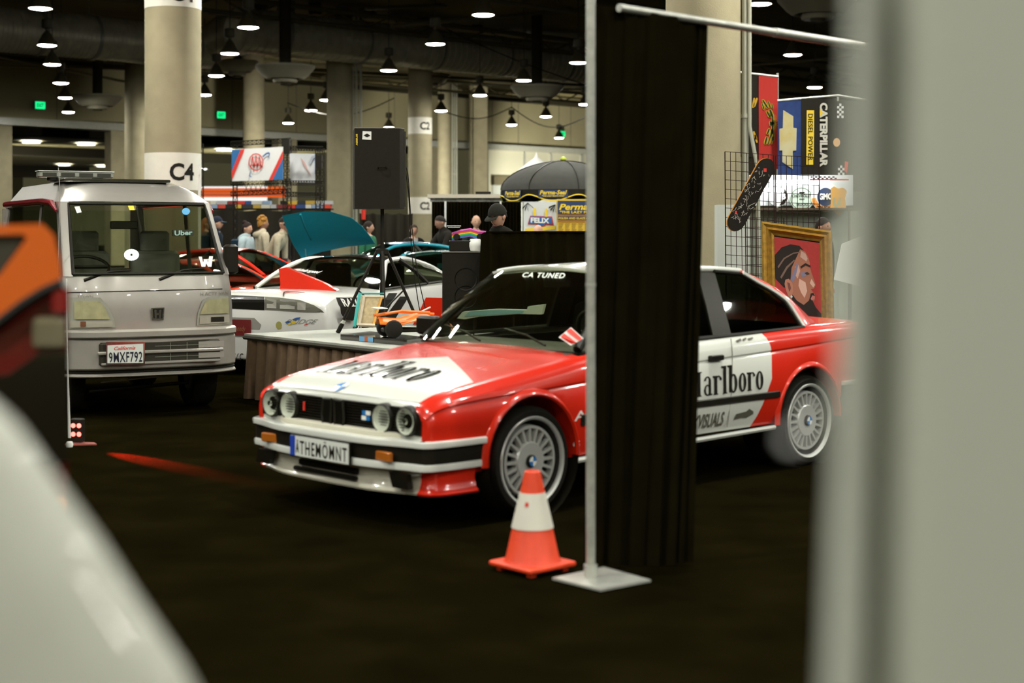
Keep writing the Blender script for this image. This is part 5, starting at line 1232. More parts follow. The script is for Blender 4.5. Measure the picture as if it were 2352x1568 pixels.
    for y in (-.36, .36): obj('seat', MB().rbox((-.02 * L, y, .56), (.5, .46, .16), .06).rbox((-.085 * L, y, .86), (.14, .46, .60), .06), M_CAB, t)
    obj('steering_wheel', MB().tube([V((xc - .55 , .36 + .17 * math.cos(2 * PI * i / 18), .88 + .15 * math.sin(2 * PI * i / 18))) for i in range(19)], .014, 5, False), M_BLACKP, t)
    if spoiler:
        obj('rear_wing', MB().rbox((-h + .22, 0, spoiler), (.30, W * .86, .035), .05), paint, t)
        for s in (-1, 1): obj('wing_stay', MB().box((-h + .25, s * W * .33, (spoiler + zt_tail) / 2), (.14, .03, spoiler - zt_tail)), paint, t)
    return t, b, ws_
# white rally-style coupe behind the stage
nx = P(588, HZ, 16.3); Y_ = R(250); Lc = 4.35
cpos = V((nx.x, nx.y, 0)) - V((math.cos(Y_), math.sin(Y_), 0)) * (Lc / 2)
M_WB = mat('white_rally_paint', (.78, .78, .73), .25, coat=1.0)
rc, rb, rws = coupe('rally_coupe', 'white coupe with red and black rally stripes and long slanted headlamps, behind the grey stage', cpos, Y_, Lc, 1.80, 1.25, M_WB, mat('black_roof_gloss', (.012, .011, .008), .12, coat=1.0), (.80, .93), (.74, .90), nose_w=.90, zt_tail=1.0)
hb2 = hit_bvh(bvh_of([rb]), .006); hb3 = hit_bvh(bvh_of([rb]), .012); hb4 = hit_bvh(bvh_of([rb]), .018)
px_decal('grille_opening', [[(470, 676), (608, 682), (608, 712), (470, 706)]], hb2, M_GR, rc, cuts=6)
px_decal('headlamp', [[(609, 682), (640, 684), (690, 690), (722, 701), (738, 711), (745, 718), (700, 717), (640, 713), (609, 711)]], hb2, mat('grey_lamp_housing', (.17, .17, .13), .15, coat=1.0), rc, cuts=6, label='long slanted headlamp')
for bx in ((614, 687, 636, 708), (644, 688, 678, 710), (684, 694, 703, 712)): px_decal('lamp_reflector', [[(bx[0], bx[1]), (bx[2], bx[1] + 2), (bx[2], bx[3]), (bx[0], bx[3] - 1)]], hb3, mat('reflector_silver', (.62, .62, .56), .2, .6), rc)
px_decal('bumper_slot', [[(470, 726), (585, 730), (600, 745), (596, 756), (470, 752)]], hb2, mat('shadow_grey', (.30, .29, .25), .6), rc, cuts=4)
px_decal('front_plate', [[(535, 733), (578, 734), (578, 771), (535, 769)]], hb4, mat('dark_red_plate', (.16, .012, .012), .4), rc)
shape_obj('plate_script', text2d('speedy', shear=.3), quad_fn(((538, 748), (567, 748), (567, 764), (538, 763)), hit_bvh(bvh_of([rb]), .024)), mat('copper_script', (.32, .12, .05), .5), rc)
shape_obj('bumper_lettering', text2d('HAVIC'), quad_fn(((524, 811), (559, 811), (559, 826), (524, 826)), hb2), M_INK, rc)
px_decal('fog_lamp', [disc2d(641, 747, 7, 9)], hb2, mat('yellow_fog', (.45, .42, .12), .2, coat=1.0), rc)
px_decal('bonnet_seam', [[(650, 676), (652, 672), (662, 670), (700, 674), (700, 675), (662, 672), (654, 674), (652, 683), (650, 683)]], hb3, M_INK, rc)
for col, ps in ((M_BLUE, [[(655, 740), (662, 736), (670, 738), (664, 742)], [(672, 733), (682, 729), (692, 728), (688, 733), (676, 736)]]), (M_YEL, [disc2d(676, 740, 5, 4), [(662, 743), (668, 740), (672, 744), (664, 746)]]), (M_REDP, [[(700, 745), (708, 744), (707, 746), (699, 747)]])): px_decal('fleet_logo', ps, hb3, col, rc)
shape_obj('fleet_logo_letters', text2d('BRIDGE', bold=.01, shear=.3), quad_fn(((660, 733), (732, 733), (726, 744), (656, 744)), hb2), mat('grey_outline', (.35, .35, .33), .5), rc)
px_decal('rally_block', [[(771, 684), (832, 683), (832, 710), (800, 711), (794, 703), (779, 703)]], hb2, M_INK, rc, cuts=3)
shape_obj('rally_lettering', text2d('RALLI', bold=.03, shear=-.2), quad_fn(((779, 686), (826, 685), (828, 706), (788, 705)), hb3), M_WHITE, rc)
px_decal('black_stripe', [[(892, 673), (912, 673), (872, 745), (846, 748)], [(918, 681), (938, 681), (899, 745), (868, 748)]], hb2, M_INK, rc, cuts=5)
px_decal('red_stripe', [[(977, 683), (1022, 684), (1022, 745), (948, 745)]], hb2, M_RED, rc, cuts=4)
px_decal('mirror_base', [[(772, 706), (808, 704), (813, 712), (811, 732), (800, 737), (782, 733), (773, 720)]], hit_bvh(bvh_of([rb]), .05), M_BLACKP, rc, cuts=2)
bw = [P(x, y, 16.75 + (772 - x) * .001) for x, y in ((640, 617), (656, 614), (700, 632), (740, 648), (774, 667), (700, 671), (642, 671), (644, 650))]
obj('red_bonnet_fin', MB().prism(bw, (.02, .10, 0)), M_RED, rc, world=True, sm=0)
hws = hit_bvh(bvh_of([rws]), .012)
shape_obj('windshield_script', text2d('daimlerspeed', bold=.02, shear=.3), quad_fn(((688, 618), (742, 624), (728, 632), (668, 624)), hws), M_WHITE, rws)
# other cars
coupe('red_coupe', 'red low coupe seen side-on with a grey window line, just right of the microvan', P(590, HZ, 23).to_2d().to_tuple() if 0 else (P(550, HZ, 23.2).x, 23.2), R(-12), 4.2, 1.8, 1.29, M_RED, None, (.70, .95), (.66, .92))
coupe('red_sports_car', 'low red sports car with a black roof edge, directly behind the white coupe bonnet', (P(484, HZ, 20.9).x, 20.9), R(-12), 3.5, 1.7, 1.16, mat('orange_red_paint', (.66, .05, .012), .22, coat=1.0), M_RED, (.60, .84), (.58, .82))
tc_, tb_, tw_ = coupe('teal_coupe', 'teal coupe with its bonnet raised, in the middle of the show behind the white coupe', (P(905, HZ, 27).x, 27.0), R(196), 4.4, 1.78, 1.36, M_TEAL, mat('blue_roof_paint', (.02, .16, .34), .2, .2, coat=1.0), (.70, .95), (.66, .93), spoiler=1.33)
hp_ = [(646, 496), (671, 487), (702, 485), (748, 486), (790, 492), (822, 512), (845, 535), (860, 560), (800, 566), (752, 572), (720, 585), (692, 592), (672, 560), (656, 520)]
cen = P(752, 535, 23.0)
rows = []
bl_, br_, tl_, tr_ = P(692, 592, 23.4), P(862, 560, 23.0), P(648, 494, 22.6), P(800, 492, 22.2)
ptsA = [P(a_, b_, d_ * 1.11) for a_, b_, d_ in ((648, 495, 22.6), (656, 520, 22.8), (672, 560, 23.0), (692, 592, 23.3))]
ptsB = [P(a_, b_, d_ * 1.11) for a_, b_, d_ in ((700, 485, 22.4), (708, 515, 22.6), (722, 552, 22.9), (740, 578, 23.2))]
ptsC = [P(a_, b_, d_ * 1.11) for a_, b_, d_ in ((760, 486, 22.3), (775, 515, 22.5), (790, 545, 22.8), (800, 566, 23.1))]
ptsD = [P(a_, b_, d_ * 1.11) for a_, b_, d_ in ((808, 500, 22.3), (832, 520, 22.5), (850, 542, 22.8), (862, 560, 23.0))]
bn = obj('raised_bonnet', shell([ptsA, ptsB, ptsC, ptsD], (0, -.03, .0)), mat('teal_underside', (.012, .40, .52), .55, spec=.3), tc_, world=True, sm=60)
obj('bonnet_ridge', MB().tube([P(690, 492, 24.75), P(700, 520, 24.93), P(715, 550, 25.2)], .02, 6), M_TEAL, tc_, world=True)
obj('bonnet_prop', MB().tube([P(700, 560, 25.6), P(705, 610, 25.9)], .008, 5), M_STEEL, tc_, world=True)
tc2, tb2, _w = coupe('teal_roadster', 'teal car with round clustered headlamps, seen through the side window of the white coupe', (P(1015, HZ, 23.2).x, 23.2), R(264), 4.1, 1.8, 1.25, M_TEAL, None, (.80, .98), (.78, .92), nose_w=.92)
hb5 = hit_bvh(bvh_of([tb2]), .01); hb6 = hit_bvh(bvh_of([tb2]), .02)
px_decal('lamp_cluster', [[(958, 640), (965, 630), (1022, 630), (1022, 648), (965, 650)]], hb5, mat('grey_lamp_housing', (.17, .17, .13), .15), tc2, cuts=3)
for x in (966, 981, 996, 1011): px_decal('round_lamp', [disc2d(x, 640, 6, 7, 14)], hb6, mat('reflector_silver', (.62, .62, .56), .2, .6), tc2)
shape_obj('maker_lettering', text2d('TOYOTA', bold=.02), quad_fn(((982, 622), (1003, 622), (1003, 627), (982, 627)), hb6), M_INK, tc2)

# ------------------------------------------------------------------ skirted stage with models and the loudspeaker
A_c = P(568, 765, 14.1); ZT = .60; fd = V((.63, -.776, 0)); bd_ = V((.776, .63, 0)); a0 = V((A_c.x, 14.1, 0)); LF, DP = 3.25, 1.85
def stg(a, b, z): return a0 + fd * a + bd_ * b + V((0, 0, z))
st = thing('stage', 'low grey-topped stage with a pleated brown skirt, left of the red and white coupe', 'stage', a0)
M_STG = mat('grey_stage_top', (.36, .37, .32), .8, noise=.12, nscale=60)
obj('stage_top', MB().add([stg(a, b, z) for z in (ZT - .05, ZT) for a, b in ((-.02, -.02), (LF, -.02), (LF, DP), (-.02, DP))], [(3, 2, 1, 0), (4, 5, 6, 7), (0, 1, 5, 4), (1, 2, 6, 5), (2, 3, 7, 6), (3, 0, 4, 7)]), M_STG, st, world=True)
M_SK = mat('brown_skirt_cloth', (.15, .095, .050), .95, noise=.2, nscale=20)
def pleats(p0, p1, n, nm):
    d = (p1 - p0); L_ = d.length; d.normalize(); nn = V((d.y, -d.x, 0)); rows = []
    for z, fl in ((ZT - .03, .3), (ZT * .5, .8), (.01, 1.25)):
        r = []
        for i in range(n * 8 + 1):
            u = i / (n * 8); k = (i % 8) / 8; prof = (-.03, .030, .046, .050, .048, .040, .0, -.06)[i % 8]
            r.append(p0 + d * (L_ * u) + nn * (prof * fl + .01 * fl * math.sin(i * .37)) + V((0, 0, z)))
        rows.append(r)
    obj(nm, shell(rows, nn * .004), M_SK, st, world=True, sm=30)
pleats(stg(0, 0, 0), stg(LF, 0, 0), 18, 'skirt'); pleats(stg(0, DP, 0), stg(0, 0, 0), 10, 'skirt')
obj('skirt_band', MB().tube([stg(-.01, -.025, ZT - .035), stg(LF, -.025, ZT - .035)], .02, 6), mat('dark_edge', (.03, .027, .016), .6), st, world=True)
obj('stage_frame', MB().box((0, 0, 0), (.05, .05, ZT - .05)), M_BLACKM, st).location = (fd * .1 + bd_ * .1 + V((0, 0, (ZT - .05) / 2)))
# tripod and loudspeaker
tp0 = P(878, HZ, 14.15); tp0.z = ZT
tr = thing('speaker_tripod', 'black tripod stand on the grey stage carrying the loudspeaker', 'tripod', tp0)
obj('pole', MB().tube([(0, 0, .14), (0, 0, .80)], .022, 10).tube([(0, 0, .78), (0, 0, 1.16)], .0175, 10), M_BLACKM, tr)
obj('collar', MB().rbox((0, 0, .76), (.12, .10, .05), .02), M_BLACKM, tr)
obj('lower_collar', MB().rbox((0, 0, .20), (.07, .07, .05), .015), M_BLACKM, tr)
for fx_, fy_ in ((-.41, .0), (.36, .12), (.06, -.40)):
    lg = obj('leg', MB().tube([(fx_ * .12, fy_ * .12, .76), (fx_, fy_, .02)], .0145, 8), M_BLACKM, tr)
    obj('rubber_foot', MB().tube([(fx_ * .9, fy_ * .9, .09), (fx_ * 1.01, fy_ * 1.01, .003)], .021, 8), M_RUB, lg)
    obj('brace', MB().tube([(0, 0, .20), (fx_ * .55, fy_ * .55, .40)], .008, 6), M_BLACKM, tr)
obj('leg_tape', MB().tube([(-.375, 0, .085), (-.355, 0, .12)], .019, 8), M_STEEL, tr)
sp0 = P(866, HZ, 14.15); sp0.z = hgt(480, 14.15)
sp = thing('loudspeaker', 'large black loudspeaker box on the tripod, with a white sticker and yellow mark', 'loudspeaker', sp0, R(8))
hS = hgt(298, 14.15) - hgt(480, 14.15)
spb = obj('cabinet', MB().prism([V((-.215, -.19, 0)), V((.195, -.23, 0)), V((.245, -.12, 0)), V((.245, .12, 0)), V((.195, .23, 0)), V((-.215, .19, 0))], (0, 0, hS)), mat('speaker_black', (.012, .0095, .0045), .7, noise=.2, nscale=30), sp)
obj('front_grille', MB().prism([V((.246, -.12, .02)), V((.262, -.10, .02)), V((.262, .10, .02)), V((.246, .12, .02))], (0, 0, hS - .04)), mat('speaker_grille', (.05, .048, .035), .4, .4), sp)
obj('top_edge', MB().prism([V((-.217, -.192, hS)), V((.197, -.232, hS)), V((.247, -.12, hS)), V((.247, .12, hS)), V((.197, .232, hS)), V((-.217, .192, hS))], (0, 0, .006)), mat('pale_edge', (.22, .21, .17), .5), sp)  # thin paler slab over the cabinet top
obj('handle', MB().tube([V((.0, -.225, hS * .5)), V((.0, -.25, hS * .52)), V((.06, -.25, hS * .52)), V((.08, -.23, hS * .5))], .008, 6), M_BLACKP, sp)
hsp = hit_bvh(bvh_of([spb]), .005); hsp2 = hit_bvh(bvh_of([spb]), .008)
stc = px_decal('white_sticker', [[(833, 301), (853, 302), (853, 321), (832, 320)]], hsp, M_WHITE, sp)
px_decal('sticker_print', [[(835, 311), (840, 308), (846, 308), (851, 312), (843, 314)]] + ring2d(843, 311, 5, 4, 3.5, 2.5, 12), hsp2, M_INK, stc)
shape_obj('yellow_lettering', text2d('RUSSIA', bold=.04), lambda u, v: hsp(819.5 - v * 4 + 2, 308 + u * 26), mat('yellow_print', (.85, .60, .03), .6), sp)
for i, pts in enumerate((((922, 375), (930, 388), (938, 440), (942, 520), (948, 600), (960, 690), (970, 738)), ((921, 372), (936, 395), (944, 500), (958, 620), (975, 700), (985, 740)))):
    solo('speaker_cable', MB().tube([V(q) for q in spline([tuple(P(a_, b_, 14.15)) for a_, b_ in pts], 24)], .0045, 5), M_RUB, ('left thin black cable', 'right thin black cable')[i] + ' looping down from the loudspeaker to the stage', 'cable', group='loudspeaker cables')
# leaning frame, glossy plate, orange model car, wing model
fr0 = P(850, HZ, 13.75); fr0.z = ZT
fr = thing('leaning_frame', 'teal-edged wooden tray frame standing upright behind the tripod pole', 'frame', fr0)
def pz(px, py, d): return P(px, py, d)
Fo = [P(826, 674, 13.9), P(882, 674, 13.9), P(862, 752, 13.7), P(814, 750, 13.7)]
def fbar(nm, a, b, r, m): obj(nm, MB().tube([a, b], r, 4), m, fr, world=True, sm=0)
M_TE = mat('teal_enamel', (.02, .40, .36), .4); M_PW = mat('pale_wood', (.62, .54, .40), .7, noise=.15, nscale=20); M_OW = mat('orange_wood', (.60, .30, .04), .6)
obj('back_panel', MB().prism([Fo[0].lerp(Fo[2], .05), Fo[1].lerp(Fo[3], .05), Fo[2].lerp(Fo[0], .05), Fo[3].lerp(Fo[1], .05)], (0, .02, 0)), mat('tan_board', (.50, .40, .22), .8, noise=.25, nscale=30), fr, world=True)
fbar('teal_edge', Fo[0], Fo[3], .016, M_TE); fbar('teal_edge', Fo[0], Fo[1], .008, M_TE); fbar('frame_rail', Fo[0] + V((.03, -.02, -.03)), Fo[1] + V((.0, -.02, -.03)), .016, M_PW); fbar('frame_rail', Fo[3] + V((.03, -.02, .02)), Fo[2] + V((0, -.02, .02)), .016, M_PW)
fbar('frame_rail', Fo[0] + V((.045, -.02, -.02)), Fo[3] + V((.045, -.02, .02)), .012, M_PW); fbar('orange_slat', Fo[1] + V((-.02, -.02, -.03)), Fo[2] + V((-.02, -.02, .02)), .013, M_OW)
pl0 = P(880, HZ, 12.9); pl0.z = ZT
c4 = [P(782, 769, 13.3), P(935, 790, 12.55), P(985, 772, 12.9), P(850, 757, 13.7)]
for q in c4: q.z = ZT + .003
dk = solo('display_plinth', MB().prism(c4, (0, 0, .045)), mat('gloss_black', (.012, .010, .006), .15, coat=1.0), 'glossy black display plinth with blue and orange stripe on the stage edge', 'plinth')
nn = (c4[1] - c4[0]).normalized(); out_ = V((nn.y, -nn.x, 0)) * .004
for a_, b_, m in ((.30, .38, mat('sky_blue', (.13, .35, .60), .5)), (.38, .43, mat('burnt_orange', (.45, .10, .02), .5)), (.43, .51, mat('sky_blue', (.13, .35, .60), .5))):
    p = c4[0].lerp(c4[1], a_) + out_; q = c4[0].lerp(c4[1], b_) + out_; obj('side_stripe', MB().add([p, q, q + V((0, 0, .044)), p + V((0, 0, .044))], [(0, 1, 2, 3)]), m, dk, world=True, sm=0)
mc0 = P(950, HZ, 12.95); mc0.z = ZT + .048
mcar = thing('model_buggy', 'orange and black radio-controlled buggy standing on the glossy plinth', 'model car', mc0, R(20)); mcar.scale = (1.25, 1.25, 1.25)
obj('chassis', MB().rbox((0, 0, .05), (.44, .10, .03), .02).tube([(-.2, -.07, .06), (.2, .07, .06)], .008, 5).tube([(-.2, .07, .06), (.2, -.07, .06)], .008, 5), M_BLACKP, mcar)
rw = [[V((x, y * wd, z - abs(y) ** 2 * .04)) for y in (-1, -.5, 0, .5, 1)] for x, wd, z in ((-.25, .05, .14), (-.12, .08, .13), (0, .09, .16), (.10, .085, .15), (.2, .07, .11), (.27, .05, .08))]
obj('orange_shell', shell(rw, (0, 0, .008)), mat('orange_plastic', (.85, .20, .02), .4), mcar)
obj('tow_arms', MB().tube([(-.27, -.03, .15), (-.1, -.05, .18), (.1, -.05, .165)], .010, 6).tube([(-.27, .03, .15), (-.1, .05, .17), (.16, .05, .15)], .010, 6).tube([(-.16, -.06, .10), (.05, -.08, .12)], .012, 6), mat('orange_plastic', (.85, .20, .02), .4), mcar)
obj('wing', MB().box((-.24, 0, .20), (.07, .17, .006)), M_WHITE, mcar)
for x in (-.17, .17):
    for y in (-.11, .11): obj('wheel', MB().lathe([(0, .03), (.03, .03), (.055, .024), (.062, 0), (.055, -.024), (.03, -.03), (0, -.03)], 18, (x, y, .062), RX), M_RUB, mcar)
obj('shock', MB().tube([(-.15, .0, .08), (.12, 0, .20)], .006, 6), M_STEEL, mcar)
wl = P(1140, HZ, 12.3); wl.z = ZT
wm = thing('model_wing', 'long white and pale blue model wing on thin stilts, seen through the coupe windscreen', 'model', wl)
wing = [(1050, 731), (1062, 716), (1140, 710), (1210, 712), (1212, 704), (1250, 699), (1244, 722), (1190, 721), (1100, 727), (1068, 733)]
obj('wing_board', MB().prism([P(a_, b_, 12.3) for a_, b_ in wing], (.02, .10, 0)), mat('pale_foam', (.62, .68, .62), .6), wm, world=True)
px_decal('blue_film', [[(1066, 727), (1080, 714), (1140, 712), (1205, 713), (1200, 719), (1110, 724)]], hit_plane(P(1140, 715, 12.295), (0, -1, 0), .004), mat('pale_blue_film', (.25, .50, .58), .5), wm)
for x in (1088, 1180): obj('stilt', MB().tube([P(x, 724, 12.33), V((P(x, 724, 12.33).x, 12.33, ZT))], .008, 5), M_BLACKM, wm, world=True)
# black boxes right of the stage
bx = thing('black_cabinet', 'tall black loudspeaker cabinet with a round port, left of the draped table', 'cabinet', (P(1063, HZ, 15.5).x, 15.5, 0))
hB = hgt(580, 15.3); wB = 96 * 15.3 / F
obj('cabinet_box', MB().rbox((0, .25, hB / 2), (wB, .5, hB), .01), mat('speaker_black', (.012, .0095, .0045), .7), bx)
for z in (.62, .88, 1.06): obj('driver', MB().lathe([(0, -.02), (.05, -.03), (.105, .0), (.115, .006)], 24, (.03, .0, z), Matrix.Rotation(PI / 2, 4, 'X')), M_BLACKM, bx)
obj('lid', MB().box((0, .25, hB + .004), (wB + .02, .52, .010)), mat('pale_edge', (.22, .21, .17), .5), bx)  # paler slab on top of the black box
zB = hB + .01
solo('small_black_box', MB().rbox(V((P(1058, HZ, 15.5).x, 15.7, zB + .055)), (.24, .25, .108), .01), M_BLACKP, 'small black box on top of the tall cabinet, under the rainbow model car', 'box')
solo('white_helmet', MB().lathe([(0, .07), (.055, .065), (.078, .03), (.08, -.01), (.07, -.055), (0, -.06)], 20, V((P(1099, HZ, 15.5).x - .03, 15.62, zB + .06))), M_WHITE, 'rounded white object beside the small black box', 'helmet')
rm = thing('rainbow_model_car', 'small model car with rainbow stripes on the small black box', 'model car', V((P(1075, HZ, 15.5).x, 15.68, zB + .125)))
for i, c in enumerate(((.5, .05, .3), (.75, .1, .02), (.8, .6, .03), (.05, .5, .1), (.02, .25, .5), (.2, .1, .4))):
    rows = [[V((x, y * wd, z - .013 * i - abs(y) ** 2 * .015)) for y in (-1, -.4, .4, 1)] for x, wd, z in ((-.17, .06, .07), (-.08, .075, .10), (.02, .075, .115), (.10, .075, .09), (.19, .06, .085))]
    obj('rainbow_stripe', shell(rows, (0, 0, .011)), mat('rainbow_%d' % i, c, .3, coat=.5), rm)
obj('rear_wing', MB().box((-.15, 0, .135), (.14, .15, .008)).box((-.15, 0, .12), (.12, .14, .006)), M_WHITE, rm)
for x in (-.12, .12):
    for y in (-.075, .075): obj('wheel', MB().lathe([(0, .018), (.03, .018), (.035, 0), (.03, -.018), (0, -.018)], 16, (x, y, .022), RX), M_RUB, rm)
a_, b_ = P(1116, HZ, 14.9).x, P(1420, HZ, 14.9).x; zT = hgt(533, 14.7)
rows = []
n = 60
for z, f_ in ((zT, .2), (zT - .02, .6), (zT * .5, 1), (.02, 1.3)):
    r = []
    for i in range(n + 1):
        u = i / n; fo_ = sum(math.exp(-((u - c_) / .012) ** 2) for c_ in (.04, .30, .36, .46, .62, .80)) * .04
        r.append(V((a_ + (b_ - a_) * u - (.08 * f_ if i == 0 else 0), 14.9 - fo_ * f_ - .01 * math.sin(i), z)))
    rows.append(r)
dtb = thing('draped_table', 'tall table wholly covered by a black cloth, behind the coupe roof', 'table', ((a_ + b_) / 2, 15.3, 0))
obj('front_cloth', shell(rows, (0, -.01, 0)), M_DRAPE, dtb, world=True, sm=60)
obj('top_cloth', MB().box(((0), 0, zT + .004), (b_ - a_, .85, .012)), M_DRAPE, dtb)
obj('side_cloth', MB().box((-(b_ - a_) / 2, 0, zT / 2), (.012, .8, zT - .02)), M_DRAPE, dtb)
obj('table_leg', MB().box(((b_ - a_) / 2 - .1, 0, zT / 2), (.05, .05, zT - .02)), M_BLACKM, dtb)

# ------------------------------------------------------------------ booths and rigging behind the cars
def rect_px(x0, y0, x1, y1, d): return [P(x0, y0, d), P(x1, y0, d), P(x1, y1, d), P(x0, y1, d)]
def ladder(a, b, wdt, r, rungs, mb=None):      # flat lattice between two points
    mb = mb or MB(); d = (b - a); s = wdt; mb.tube([a - s / 2, b - s / 2], r, 5).tube([a + s / 2, b + s / 2], r, 5)
    for i in range(rungs):
        p = a.lerp(b, i / rungs); q = a.lerp(b, (i + 1) / rungs); mb.tube([p - s / 2, p + s / 2], r * .7, 4, False); mb.tube([p - s / 2, q + s / 2], r * .5, 4, False); mb.tube([p + s / 2, q - s / 2], r * .5, 4, False)
    return mb
DR = 36.0
g = P(600, HZ, DR); g.z = 0
rig = thing('truss_frame', 'black lattice truss frame carrying the two banners above the fence', 'truss', g)
for i, (px, yt) in enumerate(((462, 330), (540, 335), (655, 322), (664, 322), (730, 340), (740, 340))):
    a = P(px, yt, DR + (0, .8, 0, .9, 0, .9)[i]); b = V((a.x, a.y, 0)); obj('truss_post', ladder(b, a, V((.10, 0, 0)), .014, 18), M_BLACKM, rig, world=True, sm=0)
for (x0, y0, x1, y1) in ((530, 330, 668, 322), (655, 340, 742, 342), (530, 420, 668, 416), (530, 445, 668, 438), (655, 420, 742, 420), (655, 446, 742, 447)):
    obj('truss_beam', ladder(P(x0, y0, DR), P(x1, y1, DR), V((0, 0, .10)), .012, 14), M_BLACKM, rig, world=True, sm=0)
ms = MB()
for i in range(9):
    x = 560 + i * 11; ms.tube([P(x, 420, DR + .3), P(x + 11, 444, DR + .3)], .006, 4, False).tube([P(x + 11, 420, DR + .3), P(x, 444, DR + .3)], .006, 4, False)
obj('truss_lacing', ms, M_BLACKM, rig, world=True, sm=0)
obj('corner_block', MB().box(P(657, 336, DR - .1), (.18, .18, .34)).box(P(733, 372, DR - .1), (.14, .14, .30)), M_BLACKM, rig, world=True)
# blue, red and white banner
def banner(name, label, pts, d, m, cat='banner', group=None, rip=.01, thick=.02):
    a, b, c, e = [P(x, y, d) for x, y in pts]; rows = []
    for i in range(9):
        v = i / 8; l = a.lerp(e, v); r = b.lerp(c, v); rows.append([l.lerp(r, j / 12) + V((0, rip * math.sin(j * 1.7 + i * .9), 0)) for j in range(13)])
    return solo(name, shell(rows, (0, -thick, 0)), m, label, cat, loc=(a + c) / 2, group=group, sm=60)
M_BAN = mat('banner_white', (.74, .74, .72), .7)
bq = ((532, 343), (650, 337), (650, 413), (533, 416)); DB = DR - .25
ban = banner('club_banner', 'white banner with a red ringed emblem between blue and red corner stripes', bq, DB, M_BAN)
hB_ = hit_plane(P(590, 375, DB - .025), (0, -1, 0), .012); hB2 = hit_plane(P(590, 375, DB - .04), (0, -1, 0), .014); M_BB = mat('banner_blue', (.02, .13, .34), .7)
for q_, m_ in (([(532, 344), (553, 343), (532, 394)], M_BB), ([(650, 363), (650, 412), (626, 413)], M_BB), ([(553, 343), (562, 342), (533, 413), (532, 394)], M_REDP), ([(650, 345), (650, 363), (626, 413), (617, 414)], M_REDP)): px_decal('corner_stripe', [q_], hB_, m_, ban)
px_decal('emblem_ring', ring2d(588, 372, 17, 20, 14.8, 17.6, 30), hB2, M_REDP, ban)
for i, x in enumerate((580, 588, 596)):
    tp = 358 + (0, -2, 0)[i] ; px_decal('emblem_letter', [[(x - 5.5, 385), (x - .6, tp), (x + .6, tp), (x - 3.2, 385)], [(x + .6, tp), (x + 5.5, 385), (x + 2.6, 385), (x - .8, tp)], [(x - 4, 378), (x + 4, 378), (x + 4, 380.3), (x - 4, 380.3)]], hB2, M_REDP, ban)
sw_ = []
arc = [(603, 358), (611, 351), (617, 349), (620, 352), (618, 360), (610, 373)]; arc2 = [(604, 361), (612, 355), (616, 353), (617.5, 355), (616.5, 361), (610, 373)]
for a_, b_, c_, d_ in zip(arc, arc[1:], arc2[1:], arc2): sw_.append([a_, b_, c_, d_])
arc = [(578, 391), (573, 398), (572, 404), (575, 407), (580, 405)]; arc2 = [(577, 391), (575, 398), (574.5, 403), (576, 405), (580, 405)]
for a_, b_, c_, d_ in zip(arc, arc[1:], arc2[1:], arc2): sw_.append([a_, b_, c_, d_])
px_decal('emblem_swoosh', sw_, hB2, M_BB, ban)
b2 = banner('faded_banner', 'second banner seen from behind, pale with faint red and grey smears', ((665, 352), (726, 353), (725, 420), (666, 418)), DR + .5, mat('banner_back', (.66, .67, .68), .7))
hb_ = hit_plane(P(700, 390, DR + .47), (0, -1, 0), .012); px_decal('faint_print', [[(690, 362), (700, 372), (716, 408), (712, 402), (697, 378)]], hb_, mat('faint_red', (.66, .42, .38), .8), b2)
px_decal('faint_print', [[(716, 358), (724, 356), (712, 378), (708, 374)]], hb_, mat('faint_grey', (.42, .46, .52), .8), b2)
px_decal('edge_stripe', [[(723, 354), (726, 354), (725, 400), (723, 400)]], hb_, M_BB, b2)
# black cloth fence with folds, and what stands on the ledge above it
def fence_row(x0, x1, y0, y1, d, label, seed):
    rr = random.Random(seed); rows = []
    zt_ = hgt(y0, d); a_, b_ = P(x0, HZ, d).x, P(x1, HZ, d).x
    for z, s_ in ((zt_, .2), (zt_ * .75, 1), (zt_ * .4, .8), (.02, .5)): rows.append([V((a_ + (b_ - a_) * i / 40, d + .05 * s_ * math.sin(i * .8 + rr.random()) - .03 * s_, z - (.0 if s_ != .2 else .04 * math.sin(PI * (i % 10) / 10)))) for i in range(41)])
    solo('fence_cloth', shell(rows, (0, -.01, 0)), mat('fence_black_cloth', (.016, .013, .0065), .7, spec=.3), label, 'fence', loc=V(((a_ + b_) / 2, d, 0)), sm=60)
fence_row(440, 760, 481, 700, 38, 'long black cloth fence behind the people, below the row of boxes', 2)
fence_row(826, 948, 489, 700, 38, 'black cloth fence panel between the piped column and the C2 column', 3)
lg = P(600, 479.5, 39); solo('display_ledge', MB().box(V((P(600, 0, 39).x, 39.2, hgt(480, 39))), (3.6, .5, .04)).box(V((P(470, 0, 39).x, 39.2, hgt(480, 39) / 2)), (.05, .05, hgt(480, 39) - .05)).box(V((P(740, 0, 39).x, 39.2, hgt(480, 39) / 2)), (.05, .05, hgt(480, 39) - .05)), M_BLACKM, 'narrow black ledge above the cloth fence holding a row of boxes', 'ledge')
names = [('white', (.6, .6, .56)), ('charcoal', (.04, .04, .035)), ('red', (.6, .03, .02)), ('black', (.02, .02, .018)), ('pale grey', (.45, .46, .46)), ('blue and white', (.25, .35, .5)), ('gold', (.5, .33, .04)), ('dark blue', (.02, .06, .22)), ('yellow', (.62, .42, .04)), ('maroon', (.22, .02, .02)), ('bright red', (.66, .05, .02)), ('cream', (.6, .57, .45))]
rr = random.Random(11); xs = 463; k = 0
